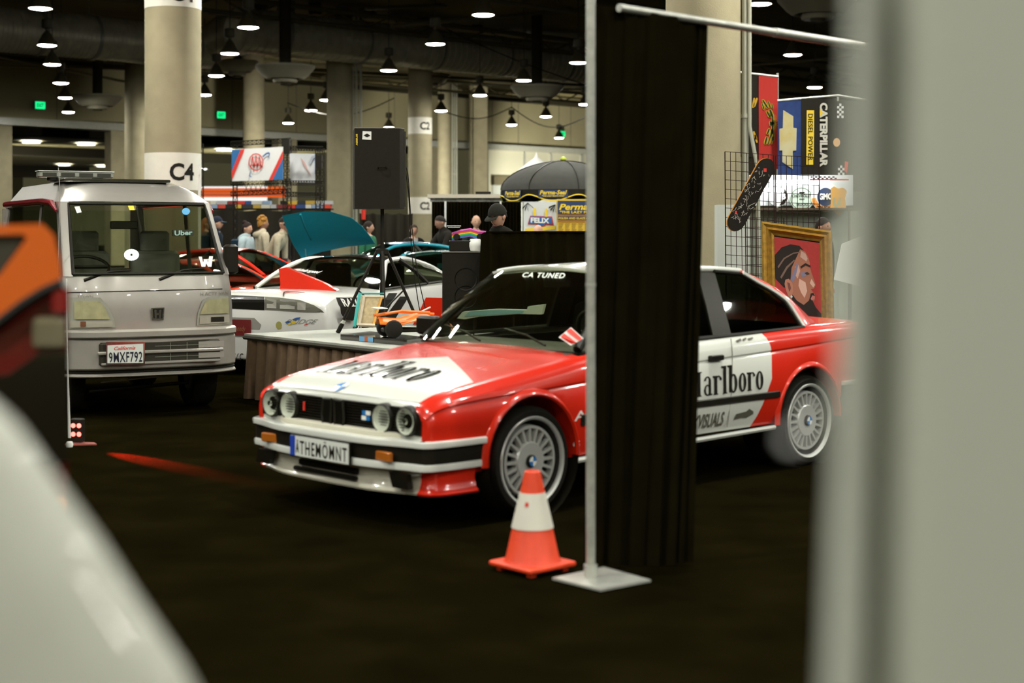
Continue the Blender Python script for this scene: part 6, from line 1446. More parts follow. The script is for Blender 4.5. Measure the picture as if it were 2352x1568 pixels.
for row, (yb, hh) in enumerate(((479, 9), (469, 9))):
    xs = 463
    while xs < 745:
        w_ = (14, 22, 18, 26)[(k * 7) % 4]; nm, c = names[(k * 5 + row * 3) % 12]; d = 39.15
        a_ = P(xs, yb, d); bw = w_ * d / F; bh_ = hh * d / F * .92
        if not (606 < xs < 640 and row == 1):
            solo('display_box', MB().box(V((a_.x + bw / 2, d, hgt(480, 39) + .022 + (bh_ + .006) * row + bh_ / 2)), (bw * .94, .3, bh_)), mat('box_%s' % nm.replace(' ', '_'), c, .6),
             '%s box in the %s, %s' % (nm, ('lower row', 'upper row')[row], ('at the ledge end', 'left of the lattice', 'under the emblem banner', 'under the banner corner', 'under the faded banner', 'by the piped column')[min(int((xs - 463) / 48), 5)]), 'box', group='boxes on the ledge')
        xs += w_; k += 1
so = thing('food_stall_sign', 'orange striped fascia with a lit white strip, far behind the left fence', 'sign', V((P(508, HZ, 62).x, 62, 0)))
obj('orange_fascia', MB().box(P(545, 441, 62), (3.9, .3, .44)), emis('orange_lightbox', (.75, .12, .02), 1.0), so, world=True)
obj('dark_line', MB().box(P(545, 440, 61.8), (3.9, .05, .04)).box(P(545, 447, 61.8), (3.9, .05, .05)), mat('dark_orange', (.3, .04, .01), .6), so, world=True)
obj('white_strip', MB().box(P(520, 430, 61.8), (3.3, .1, .07)).box(P(520, 459, 61.8), (3.3, .1, .22)), emis('white_lightbox', (.9, .9, .85), 1.1), so, world=True)
obj('stall_post', MB().box(V((P(480, 0, 62).x, 62.2, 1.5)), (.12, .12, 3.0)).box(V((P(600, 0, 62).x, 62.2, 1.5)), (.12, .12, 3.0)), M_STEEL, so, world=True)
# white post right of the van, with an extinguisher-like red tag further right
solo('white_post', MB().tube([V((P(458, 0, 25).x, 25, 0)), P(458, 378, 25)], .022, 10).box(P(458, 394, 24.96), (.035, .03, .1)), M_WHITE, 'thin white post directly right of the numbered column', 'post', loc=V((P(458, 0, 25).x, 25, 0)))
solo('cup_stack', MB().lathe([(0, 0), (.05, 0), (.06, .25), (0, .25)], 14, P(835, 504, 37.9)), M_REDP, 'small red and white cylinder on the conduit right of the teal bonnet', 'container')
# pipe-and-drape booth right of the C2 column
db = 29.4
for i, (x0, x1, lab) in enumerate(((992, 1023, 'narrow black booth drape next to the C2 column'), (1024, 1150, 'wide black booth drape behind the bald person'), (1151, 1197, 'black booth drape left of the dealership board'))):
    zt_ = hgt(463, db); a_, b_ = P(x0, HZ, db).x, P(x1, HZ, db).x; n = max(10, int((x1 - x0) / 2.2)); rows = [[V((a_ + (b_ - a_) * j / n, db + .03 * math.sin(j * 1.9), z)) for j in range(n + 1)] for z in (zt_, zt_ / 2, .02)]
    solo('booth_drape', shell(rows, (0, -.01, 0)), M_DRAPE, lab, 'drape', loc=V(((a_ + b_) / 2, db, 0)), group='booth drapes', sm=60)
for px, lab in ((1023, 'thin white booth pole between the first two black drapes'), (1150, 'thin white booth pole left of the dealership board')):
    solo('booth_pole', MB().tube([V((P(px, 0, db - .08).x, db - .08, 0)), P(px, 462, db - .08)], .018, 8), M_WHITE, lab, 'pole', loc=V((P(px, 0, db - .08).x, db - .08, 0)), group='booth poles')
bt = thing('booth_canopy', 'low pale booth canopy strip lit from below, right of the C2 column', 'booth', V((P(1170, HZ, 30).x, 30, 0)))
obj('canopy_strip', MB().box(P(1170, 451, 30), (3.2, .5, .07)), mat('pale_canopy', (.62, .56, .44), .6), bt, world=True)
obj('printed_strip', MB().box(P(1100, 458, 29.9), (1.9, .1, .09)), mat('canopy_print', (.52, .52, .46), .6, noise=.6, nscale=14), bt, world=True)
obj('canopy_post', MB().tube([V((P(1000, 0, 30).x, 30.2, 0)), P(1000, 452, 30.2)], .03, 8).tube([V((P(1340, 0, 30).x, 30.2, 0)), P(1340, 452, 30.2)], .03, 8), M_WHITE, bt, world=True)
obj('canopy_top_lamp', MB().box(P(1110, 443, 30), (.3, .12, .05)), M_BLACKM, bt, world=True)
# dealership board
def board(name, label, x0, y0, x1, y1, d, m, cat='sign'):
    c = P((x0 + x1) / 2, HZ, d); c.z = 0; t = thing(name, label, cat, c)
    zt_, zb_2 = hgt(y0, d), hgt(y1, d)
    obj('panel', MB().box(V((c.x, d + .02, (zt_ + zb_2) / 2)), ((x1 - x0) * d / F, .03, zt_ - zb_2)), m, t, world=True)
    obj('stand', MB().box(V((c.x - .3, d + .06, zt_ / 2)), (.03, .03, zt_)).box(V((c.x + .3, d + .06, zt_ / 2)), (.03, .03, zt_)), M_STEEL, t, world=True)
    return t
df = 26.5
fb = board('dealership_board', 'white board with FELIX in white letters on a blue ribbon between two palm trees', 1204, 463, 1278, 545, df, mat('board_white', (.66, .68, .66), .6))
hf = hit_plane(P(1240, 500, df), (0, -1, 0), .01); hf2 = hit_plane(P(1240, 500, df), (0, -1, 0), .02); hf3 = hit_plane(P(1240, 500, df), (0, -1, 0), .03)
px_decal('red_outline', [[(1218, 495), (1268, 497), (1272, 518), (1264, 517), (1254, 516), (1250, 521), (1234, 520), (1232, 515), (1212, 515)]], hf, M_REDP, fb)
px_decal('blue_ribbon', [[(1219, 496.5), (1266, 498.5), (1269, 515), (1252, 514), (1248, 519), (1236, 518), (1234, 513), (1214, 513)]], hf2, M_BLUE, fb)
shape_obj('board_lettering', text2d('FELIX', bold=.045), quad_fn(((1219, 499), (1262, 501), (1262, 513), (1219, 511)), hf3), M_WHITE, fb)
px_decal('yellow_ribbon', [[(1206, 525), (1275, 518), (1275, 527), (1206, 533)]], hf2, M_YEL, fb)
pf = []
for cx_, cy_ in ((1212, 466), (1276, 470)):
    for a_ in (200, 225, 250, 275, 300, 325):
        if (cx_ > 1240) and a_ > 290: continue
        if cx_ < 1240 and a_ < 215: continue
        L_ = 15; ca, sa = math.cos(R(a_)), -math.sin(R(a_)); pf.append([(cx_, cy_ - 1), (cx_ + ca * L_ - sa * 1.2, cy_ + sa * L_ + ca * 1.2), (cx_ + ca * L_ * 1.15, cy_ + sa * L_ * 1.15 + 3), (cx_, cy_ + 1)])
px_decal('palm_fronds', pf, hf2, M_INK, fb); px_decal('spark_plug_print', [[(1225, 480), (1228, 477), (1231, 480), (1231, 496), (1225, 495)], [(1252, 481), (1255, 478), (1258, 481), (1257, 498), (1251, 497)]], hf2, M_YEL, fb)
dp = 26.3
pb = board('polish_board', 'yellow and navy product board under the umbrella, right of the dealership board', 1279, 457, 1420, 548, dp, mat('board_yellow', (.72, .48, .03), .6))
hp_1 = hit_plane(P(1310, 500, dp), (0, -1, 0), .01); hp_2 = hit_plane(P(1310, 500, dp), (0, -1, 0), .02)
px_decal('navy_panel', [[(1281, 461), (1418, 461), (1418, 492), (1281, 492)], [(1281, 497), (1418, 497), (1418, 505), (1281, 505)]], hp_1, mat('navy_print', (.015, .035, .10), .6), pb)
px_decal('orange_lines', [[(1281, 493.5), (1418, 493.5), (1418, 495.5), (1281, 495.5)], [(1281, 507), (1418, 507), (1418, 510), (1281, 510)]], hp_1, mat('burnt_orange', (.45, .10, .02), .5), pb)
shape_obj('board_lettering', text2d('Perma-Seal', bold=.03, shear=.25), quad_fn(((1284, 468), (1402, 466), (1402, 482), (1284, 482)), hp_2), M_YEL, pb)
shape_obj('board_lettering', text2d('"THE LAZY MAN\'S WAY"', bold=.03), quad_fn(((1286, 484), (1402, 484), (1402, 490), (1286, 490)), hp_2), M_YEL, pb)
shape_obj('small_print', text2d('POLISH AND GLAZE ALL IN 1 APPLICATION', bold=.02), quad_fn(((1283, 498.5), (1416, 498.5), (1416, 503.5), (1283, 503.5)), hp_2), M_YEL, pb)
tx = []
for c_ in range(9):
    for r_ in range(9): tx.append([(1283 + c_ * 15, 513 + r_ * 3.2), (1283 + c_ * 15 + 11 - (r_ * 5 % 4), 513 + r_ * 3.2), (1283 + c_ * 15 + 11 - (r_ * 5 % 4), 514.3 + r_ * 3.2), (1283 + c_ * 15, 514.3 + r_ * 3.2)])
px_decal('fine_print', tx, hp_2, mat('brown_print', (.20, .10, .01), .6), pb)
# umbrella
du = 27.6; uc = P(1294, 0, du); uc.z = 0; zr_ = hgt(438, du); za_ = hgt(370, du); ru = (1440 - 1147) / 2 * du / F
um = thing('market_umbrella', 'big dark umbrella with yellow lettering on its scalloped black valance', 'umbrella', uc)
rows = []
for i in range(11):
    v = i / 10; r = []
    for j in range(48):
        th = 2 * PI * j / 48 + .2; s_ = abs(math.sin(4 * (th - .2))) ; rad = ru * math.sin(v * PI / 2) ** .95 * (1 - .05 * s_ * v); r.append(V((rad * math.cos(th), rad * math.sin(th), za_ - (za_ - zr_) * (1 - math.cos(v * PI / 2)) ** .85)))
    rows.append(r)
obj('canopy', MB().grid(rows, close=True), mat('umbrella_charcoal', (.055, .055, .048), .75, noise=.15), um, sm=25)
for k in range(8):
    th = 2 * PI * k / 8 + .2; pts = [V((ru * math.sin(v * PI / 2) ** .95 * math.cos(th), ru * math.sin(v * PI / 2) ** .95 * math.sin(th), za_ - (za_ - zr_) * (1 - math.cos(v * PI / 2)) ** .85 + .006)) for v in [i / 10 for i in range(11)]]
    obj('rib_seam', MB().tube(pts, .010, 5), M_BLACKP, um)
rows = []; rows2 = []
for z, lift in ((0, 0), (-.17, 1)):
    rows.append([V((ru * (1 - .05 * abs(math.sin(4 * (2 * PI * j / 160)))) * math.cos(2 * PI * j / 160 + .2), ru * (1 - .05 * abs(math.sin(4 * (2 * PI * j / 160)))) * math.sin(2 * PI * j / 160 + .2), zr_ + z + lift * (.10 * (abs(math.cos(4 * (2 * PI * j / 160)))) ** 3 - .02))) for j in range(160)])
obj('valance', MB().grid(rows, close=True), M_BLACKP, um)
obj('valance_piping', MB().tube([p + V((0, 0, -.005)) for p in rows[1]] + [rows[1][0]], .012, 5, False), mat('yellow_print', (.85, .60, .03), .6), um)
for k in range(8):
    th = 2 * PI * (k + .5) / 8 + .2; rm_ = ru * .955
    c_ = V((rm_ * math.cos(th), rm_ * math.sin(th), zr_ - .145)); tv = V((-math.sin(th), math.cos(th), 0)); nv = V((math.cos(th), math.sin(th), 0))
    if nv.y < .3:
        obj('blue_patch', MB().prism([c_ - tv * .26 + nv * .004, c_ + tv * .26 + nv * .004, c_ + tv * .26 + nv * .004 + V((0, 0, .13)), c_ - tv * .26 + nv * .004 + V((0, 0, .13))], nv * .003), mat('navy_print', (.015, .035, .10), .6), um)
        shape_obj('valance_lettering', text2d('Perma-Seal', bold=.03, shear=.25), frame_fn(c_ - tv * .24 + nv * .009 + V((0, 0, .05)), tv * .48, V((0, 0, .075))), M_YEL, um, world=False)
        shape_obj('valance_lettering', text2d('"THE LAZY MAN\'S WAX"', bold=.03), frame_fn(c_ - tv * .2 + nv * .009 + V((0, 0, .012)), tv * .4, V((0, 0, .028))), M_YEL, um, world=False)
obj('finial', MB().lathe([(0, .09), (.05, .07), (.06, .03), (.03, 0), (0, 0)], 12, (0, 0, za_)), mat('finial_yellow', (.45, .55, .03), .5), um)
obj('pole', MB().tube([(0, 0, 0), (0, 0, za_)], .028, 10), M_BLACKM, um)
obj('base', MB().lathe([(0, .1), (.3, .08), (.32, 0), (0, 0)], 20), M_BLACKM, um)
solo('dome_tent_top', MB().lathe([(0, .5), (.05, .35), (.5, 0), (.52, -.1)], 20, P(1232, 392, 40)).tube([V((P(1232, 0, 40).x, 40, 0)), P(1232, 392, 40)], .03, 8), M_BAN, 'pointed pale tent top behind the umbrella', 'tent', loc=V((P(1232, 0, 40).x, 40, 0)))
# unseen flood lights added to brighten the wall, columns and back-hall ceiling
def flood(label, loc, target, energy, size=R(110), col=(1, .97, .86)):
    t = thing('added_flood', label, 'flood light', loc, group='added flood lights')
    d_ = (V(target) - V(loc)).normalized(); M_ = d_.to_track_quat('-Z', 'Y').to_matrix().to_4x4()
    obj('lamp_head', MB().lathe([(.10, -.0), (.09, .10), (.03, .16), (0, .16)], 16, (0, 0, 0), M_), M_BLACKM, t)
    obj('tripod_post', MB().tube([(0, 0, -.05), (0, 0, .0 - V(loc).z + .01)], .02, 8), M_BLACKM, t)
    ld = bpy.data.lights.new('flood', 'SPOT'); ld.energy = energy; ld.spot_size = size; ld.spot_blend = .6; ld.color = col; ld.shadow_soft_size = .15
    lo = bpy.data.objects.new('added_flood_bulb', ld); C.objects.link(lo); lo.parent = t; lo.rotation_euler = d_.to_track_quat('-Z', 'Y').to_euler(); lo.location = d_ * .05
wp = wallpx(1215, HZ); wp.z = 3
flood('added unseen flood light aimed at the beige wall behind the umbrella', V((3.6, 85, 3.0)), V((2.8, 93, 4.6)), 3200)
flood('added unseen flood light aimed at the slim bright column', V((-5.3, 72, 2.2)), V((-4.5, 80, 4.2)), 3500, R(60))
flood('added unseen flood light aimed at the pillars left of the lit wall', V((-9.5, 62, 2.2)), V((-11, 78, 3.0)), 2500, R(100))

flood('added unseen flood light aimed up at the corrugated ceiling behind the left opening', V((-31, 92, 2.0)), V((-33, 104, 6.9)), 5000, R(150))  # unseen uplights added so the corrugated ceiling reads brighter
flood('added unseen flood light aimed up at the corrugated ceiling behind the banner rig', V((-17, 98, 2.0)), V((-18, 108, 6.9)), 5000, R(150))

# ------------------------------------------------------------------ right side: banners, signs, wire grid, skateboard, painting
dn = 22.0
def hang(name, label, x0, x1, y0, y1, d, m): return banner(name, label, ((x0, y0 + (0 if x0 > 1800 else -4)), (x1, y0), (x1, y1), (x0, y1)), d, m, group='banners hung in a row', rip=.004, thick=.008)
b_r = hang('bird_banner', 'red hanging banner with a yellow and black winged bird emblem', 1743, 1787, 178, 388, dn, mat('banner_red', (.55, .03, .02), .8))
b_k = hang('bird_banner', 'black hanging banner with a yellow winged emblem, half hidden behind the grey conduits', 1700, 1743, 170, 360, dn + .02, mat('banner_black', (.020, .018, .012), .8))
b_b = hang('bowtie_banner', 'dark blue hanging banner with a golden bow-tie emblem', 1787, 1841, 231, 425, dn - .3, mat('banner_navy', (.015, .04, .16), .8, col2=(.02, .055, .20)))
b_c = hang('diesel_banner', 'black hanging banner with a yellow strip and large white vertical letters', 1841, 1922, 226, 430, dn - .32, mat('banner_black', (.020, .018, .012), .8))
b_g = hang('checker_banner', 'black hanging banner with checkered corners, partly behind the grey sheet', 1922, 2010, 232, 440, dn - .34, mat('banner_black', (.020, .018, .012), .8))
solo('banner_rail', MB().tube([P(1700, 166, dn + .03), P(1788, 176, dn + .0)], .018, 8), M_ALU, 'metal rail above the red and black bird banners', 'rail', loc=P(1700, 166, dn))
for px_, d_ in ((1702, dn + .06), (1786, dn + .04), (1925, dn - .2)): solo('banner_post', MB().tube([V((P(px_, 0, d_).x, d_, 0)), P(px_, 168 if px_ < 1800 else 219, d_)], .016, 8), M_ALU, 'slim metal post holding the hanging banners, ' + {1702: 'leftmost', 1786: 'between the red and blue banners', 1925: 'between the two black banners on the right'}[px_], 'post', loc=V((P(px_, 0, d_).x, d_, 0)), group='banner posts')
solo('banner_rail', MB().tube([P(1786, 231, dn - .3), P(1842, 226, dn - .3), P(1925, 219, dn - .3), P(2015, 234, dn - .34)], .018, 8), M_ALU, 'metal rail above the blue and black banners', 'rail', loc=P(1786, 231, dn))
def hr_(d, off): return hit_plane(P(1800, 300, d - .012), (0, -1, 0), off)
def feather(cx_, cy_, ang, L_, W_, k=1.0): 
    ca, sa = math.cos(ang), math.sin(ang); pts = [(0, 0), (.3, .5), (.75, .5), (1, 0), (.75, -.38), (.3, -.4)]
    return [(cx_ + (a_ * L_ * ca - b_ * W_ * sa) * k, cy_ + (a_ * L_ * sa + b_ * W_ * ca) * k) for a_, b_ in pts]
def leaf(ax_, ay_, bx_, by_, w_):      # pointed capsule between two points of the emblem tracing
    ax_, ay_, bx_, by_, w_ = 1720 + ax_ / 6.4, 210 + ay_ / 6.4, 1720 + bx_ / 6.4, 210 + by_ / 6.4, w_ / 12.8
    dx_, dy_ = bx_ - ax_, by_ - ay_; L_ = math.hypot(dx_, dy_); dx_ /= L_; dy_ /= L_; out_ = []
    for t_, k_ in ((-.5, 0), (0, .75), (.35 * L_ / w_, 1), (.8 * L_ / w_, 1), (L_ / w_, .8), (L_ / w_ + .5, 0)): out_.append((ax_ + dx_ * t_ * w_ - dy_ * k_ * w_, ay_ + dy_ * t_ * w_ + dx_ * k_ * w_))
    for t_, k_ in ((L_ / w_, .8), (.8 * L_ / w_, 1), (.35 * L_ / w_, 1), (0, .75)): out_.append((ax_ + dx_ * t_ * w_ + dy_ * k_ * w_, ay_ + dy_ * t_ * w_ - dx_ * k_ * w_))
    return out_
FE = ((205, 125, 275, 240, 46), (285, 145, 315, 240, 34), (340, 185, 348, 250, 28), (197, 180, 225, 265, 34), (310, 270, 350, 375, 56), (265, 290, 310, 375, 44), (350, 380, 345, 620, 40), (318, 440, 322, 500, 44), (265, 670, 240, 770, 48), (312, 670, 285, 775, 34), (350, 665, 330, 770, 30), (300, 550, 272, 625, 44), (342, 560, 320, 665, 54), (372, 600, 362, 720, 26))
spk = []
for i in range(11):
    a_ = R(-75 + i * 15); cx_, cy_ = 1720 + 362 / 6.4, 210 + 465 / 6.4; spk.append([(cx_ + 2 * math.cos(a_ - .3), cy_ + 4 * math.sin(a_ - .3)), (cx_ + 11 * math.cos(a_), cy_ + 25 * math.sin(a_)), (cx_ + 2 * math.cos(a_ + .3), cy_ + 4 * math.sin(a_ + .3))])
px_decal('bird_gold', [leaf(*f_) for f_ in FE] + spk, hr_(dn, .006), mat('banner_gold', (.62, .48, .02), .7), b_r)
px_decal('bird_black', [leaf(*f_[:4], f_[4] * .5) for f_ in FE] + [disc2d(1774.5, 283, 3.6, 4, 12)], hr_(dn, .010), mat('banner_green_black', (.015, .030, .012), .7), b_r)
px_decal('bird_gold', [leaf(80, 100, 60, 235, 30), leaf(120, 100, 75, 225, 34), leaf(70, 590, 110, 700, 34), leaf(90, 640, 120, 750, 26)], hr_(dn + .02, .006), mat('banner_orange_gold', (.62, .36, .02), .7), b_k)
bow = [(1800, 254), (1821, 268), (1821, 294), (1828, 295), (1827, 345), (1820, 346), (1820, 387), (1798, 371), (1798, 345), (1792, 345), (1792, 296), (1799, 295)]
px_decal('bowtie_edge', [[(x + (x - 1810) * .10, y + (y - 320) * .02) for x, y in bow]], hr_(dn - .3, .006), mat('pale_gold_edge', (.55, .55, .48), .6), b_b)
px_decal('bowtie_gold', [bow], hr_(dn - .3, .010), mat('bowtie_gold', (.58, .44, .12), .6, col2=(.62, .60, .40), nscale=3), b_b)
px_decal('yellow_strip', [[(1853, 253), (1870, 253), (1869, 378), (1852, 378)]], hr_(dn - .32, .006), mat('yellow_print', (.85, .60, .03), .6), b_c)
hh_ = hr_(dn - .32, .010)
shape_obj('banner_lettering', text2d('DIESEL POWER', bold=.02, spacing=1.05), lambda u, v: hh_(1856 + v * 11, 261 + u * 108), M_INK, b_c)
shape_obj('banner_lettering', text2d('CATERPILLAR', bold=.05, spacing=1.0), lambda u, v: hh_(1883 + v * 18, 236 + u * 147), mat('letter_white', (.62, .60, .52), .7), b_c)
px_decal('yellow_triangle', [[(1883, 268), (1883, 251), (1891, 259)]], hr_(dn - .32, .014), mat('yellow_print', (.85, .60, .03), .6), b_c)
ck = []
for (ox, oy) in ((1923, 238), (1925, 380)):
    for i in range(3):
        for j in range(6):
            if (i + j) % 2: ck.append([(ox + i * 5, oy + j * 5.5), (ox + i * 5 + 5, oy + j * 5.5), (ox + i * 5 + 5, oy + j * 5.5 + 5.5), (ox + i * 5, oy + j * 5.5 + 5.5)])
px_decal('checker_print', ck, hr_(dn - .34, .006), M_BAN, b_g)
px_decal('round_print', [disc2d(1922, 327, 8, 10)], hr_(dn - .34, .006), mat('orange_cream', (.70, .42, .2), .7), b_g)
px_decal('red_print', [[(1941, 370), (1949, 372), (1946, 398), (1940, 392)]], hr_(dn - .34, .006), M_REDP, b_g)
# lit shelf with round signs
sl = thing('lit_sign_shelf', 'shelf with glaring white tube lights behind the wire grid', 'shelf', V((P(1830, HZ, 20).x, 20.2, 0)))
obj('light_tube', MB().tube([P(1770, 420, 20.25), P(1905, 417, 20.25)], .035, 8), emis('tube_glow', (.95, 1, 1), 11), sl, world=True)
obj('light_tube', MB().tube([P(1732, 436, 20.3), P(1800, 436, 20.3)], .03, 8), emis('tube_glow', (.95, 1, 1), 11), sl, world=True)
obj('back_board', MB().prism(rect_px(1722, 402, 1960, 472, 20.5), (0, .04, 0)), mat('shelf_white', (.72, .78, .80), .5), sl, world=True)
obj('red_edge', MB().prism(rect_px(1860, 411, 1950, 414, 20.05), (0, .02, 0)), M_REDP, sl, world=True)
cky = []
for i in range(12): cky.append([(1862 + i * 5, 405 + (i % 2) * 3), (1867 + i * 5, 405 + (i % 2) * 3), (1867 + i * 5, 408 + (i % 2) * 3), (1862 + i * 5, 408 + (i % 2) * 3)])
px_decal('checker_edge', cky, hit_plane(P(1860, 405, 20.4), (0, -1, 0), .01), M_INK, sl)
obj('counter', MB().prism(rect_px(1730, 477, 1960, 482, 20.2), (0, .4, 0)).prism(rect_px(1736, 482, 1740, 799, 20.2), (0, .05, 0)).prism(rect_px(1950, 482, 1954, 799, 20.2), (0, .05, 0)), mat('counter_brown', (.10, .07, .04), .6), sl, world=True)
obj('back_screen', MB().prism(rect_px(1700, 484, 2000, 794, 20.6), (0, .04, 0)), mat('grey_green_screen', (.36, .40, .33), .7), sl, world=True)
def disc_sign(label, cx_, cy_, r, d, m, hang_z=None):
    c = P(cx_, cy_, d); rr_ = r * d / F; t = thing('round_sign', label, 'sign', c, group='signs behind the grid')
    obj('plate', MB().lathe([(0, .012), (rr_, .012), (rr_, -.004), (0, -.004)], 36, (0, 0, 0), Matrix.Rotation(PI / 2, 4, 'X')), m, t)
    return t
sg1 = disc_sign('round white sign with a black half circle, first behind the grid', 1788, 450, 24, 20.44, mat('sign_white', (.78, .82, .80), .5)); h1 = hit_plane(P(1788, 450, 20.425), (0, -1, 0), .006)
px_decal('black_print', [[(1790, 428), (1802, 433), (1809, 445), (1809, 457), (1801, 469), (1790, 472), (1798, 460), (1799, 440)]], h1, M_INK, sg1)
shape_obj('sign_lettering', text2d('B', bold=.05), quad_fn(((1793, 443), (1805, 443), (1805, 458), (1793, 458)), hit_plane(P(1788, 450, 20.41), (0, -1, 0), .01)), M_WHITE, sg1)
sg2 = disc_sign('round pale green sign with a thin ring of dots, second behind the grid', 1841, 456, 28, 20.44, mat('sign_pale_green', (.50, .62, .52), .5)); h2 = hit_plane(P(1841, 456, 20.425), (0, -1, 0), .006)
px_decal('sign_ring', ring2d(1841, 456, 25, 25, 24, 24, 36), h2, M_INK, sg2); shape_obj('sign_lettering', text2d('CHEVROLET', bold=.02), quad_fn(((1819, 446), (1864, 446), (1864, 453), (1819, 453)), h2), M_INK, sg2)
px_decal('sign_bars', [[(1836, 441), (1848, 441), (1848, 444), (1836, 444)], [(1836, 456), (1848, 456), (1848, 458), (1836, 458)]], h2, M_INK, sg2)
shape_obj('sign_lettering', text2d('TRUCKS', bold=.02), quad_fn(((1828, 466), (1856, 466), (1856, 473), (1828, 473)), h2), M_INK, sg2)
sg3 = disc_sign('round sign with white letters on a navy centre and an orange rim', 1896, 452, 34, 20.42, mat('sign_white', (.78, .82, .80), .5)); h3 = hit_plane(P(1896, 452, 20.405), (0, -1, 0), .006); h4 = hit_plane(P(1896, 452, 20.39), (0, -1, 0), .008)
px_decal('orange_rim', ring2d(1896, 452, 32, 32, 22, 22, 30, .1, PI - .1), h3, mat('rim_orange', (.80, .28, .04), .6), sg3); px_decal('navy_centre', [disc2d(1896, 452, 19, 21)], h3, mat('navy_print', (.015, .035, .10), .6), sg3)
shape_obj('sign_lettering', text2d('GMC', bold=.05), quad_fn(((1881, 444), (1911, 443), (1911, 458), (1881, 459)), h4), M_WHITE, sg3); shape_obj('sign_lettering', text2d('TRUCKS', bold=.03), quad_fn(((1876, 472), (1912, 474), (1912, 482), (1880, 482)), h4), M_INK, sg3)
sg4 = solo('badge_sign', MB().prism([P(x, y, 20.34) for x, y in ((1909, 433), (1916, 428), (1926, 433), (1936, 431), (1942, 434), (1946, 440), (1941, 455), (1944, 475), (1938, 488), (1929, 494), (1920, 489), (1908, 480), (1909, 462))], (0, .02, 0)), mat('badge_orange', (.66, .34, .04), .55), 'orange shield-shaped sign with a pale emblem, beside the grey sheet', 'sign')
px_decal('shield_print', [[(1914, 455), (1918, 452), (1918, 466), (1922, 470), (1928, 455), (1931, 452), (1931, 474), (1926, 470), (1921, 478), (1914, 470)]], hit_plane(P(1925, 460, 20.34), (0, -1, 0), .006), mat('shield_green', (.35, .36, .20), .6), sg4)
# grey panel and wire grid
solo('display_screen', MB().prism(rect_px(1648, 470, 1722, 849, 17.0), (0, .25, 0)), mat('pale_grey_panel', (.50, .52, .46), .6), 'pale grey upright panel between the large column and the wire grid', 'panel')
def wiregrid(label, x0, x1, y0, y0r, y1, d, group):
    t = thing('wire_grid_panel', label, 'wire grid panel', V((P((x0 + x1) / 2, HZ, d).x, d, 0)), group=group)
    mb = MB(); nx_ = max(2, round((x1 - x0) / 12.6)); 
    for i in range(nx_ + 1):
        x = x0 + (x1 - x0) * i / nx_; yt = y0 + (y0r - y0) * i / nx_; mb.tube([P(x, yt, d), V((P(x + 4, yt, d).x, d, .02))], .0035 if 0 < i < nx_ else .006, 5, False)
    for j in range(16):
        y = j * 21.5; a_, b_ = P(x0, y0 + y, d), P(x1, y0r + y, d)
        if min(a_.z, b_.z) > .05: mb.tube([a_, b_], .0032, 5, False)
    obj('wires', mb, mat('wire_dark_red_black', (.022, .008, .005), .5), t, world=True, sm=0)
wiregrid('front left panel of black wire grid carrying the skateboard', 1665, 1777, 348, 356, 700, 15.5, 'wire grid panels')
wiregrid('front right panel of black wire grid behind the gilt frame', 1781, 1881, 357, 361, 700, 15.4, 'wire grid panels')
wiregrid('rear wire grid panel low behind the front left one', 1712, 1800, 500, 500, 700, 16.3, 'wire grid panels')
# skateboard
ds = 15.44; u0, u1 = P(1690, 508, ds), P(1757, 386, ds); ax = (u1 - u0).normalized(); sd = V((ax.z, 0, -ax.x)); hw_ = 21 * ds / F
def deck(k, n=9):
    pts = []
    for i in range(n): a_ = PI / 2 + PI * i / (n - 1); pts.append(u0 + ax * (math.cos(a_) * hw_ * 1.15) * k + sd * (-math.sin(a_)) * hw_ * k * -1)
    for i in range(n): a_ = -PI / 2 + PI * i / (n - 1); pts.append(u1 + ax * (math.cos(a_) * hw_ * 1.15) * k + sd * (math.sin(a_)) * hw_ * k * -1 * -1)
    return pts
sk = solo('skateboard', MB().prism(deck(1.0), (0, .016, 0)), mat('deck_orange_ply', (.62, .26, .03), .5), 'black skateboard deck with white scrawled graphics, hung slanting on the wire grid', 'skateboard')
dk2 = obj('deck_graphic', MB().prism([p + V((.006, -.003, .0)) for p in deck(.97)], (0, -.002, 0)), mat('deck_black', (.014, .011, .008), .35), sk, world=True)
rr = random.Random(9); sc = MB()
for _ in range(46):
    a_ = u0.lerp(u1, rr.random()) + sd * rr.uniform(-.7, .7) * hw_ + V((0, -.008, 0)); pts = [a_]
    for _k in range(3): pts.append(pts[-1] + ax * rr.uniform(-.03, .03) + sd * rr.uniform(-.02, .02))
    sc.tube(pts, .0022, 4, False)
obj('scrawl_print', sc, mat('scrawl_white', (.45, .42, .35), .6), dk2, world=True, sm=0)
obj('red_dab', MB().box(u1 + V((.0, -.007, -.02)), (.03, .002, .035)).box(u0 + V((0, -.007, .09)), (.02, .002, .03)), M_REDP, dk2, world=True, sm=0)
for f_ in (.2, .8): obj('truck_mount', MB().box(u0.lerp(u1, f_) + V((0, .03, 0)), (.05, .03, .05)), M_BLACKM, sk, world=True)
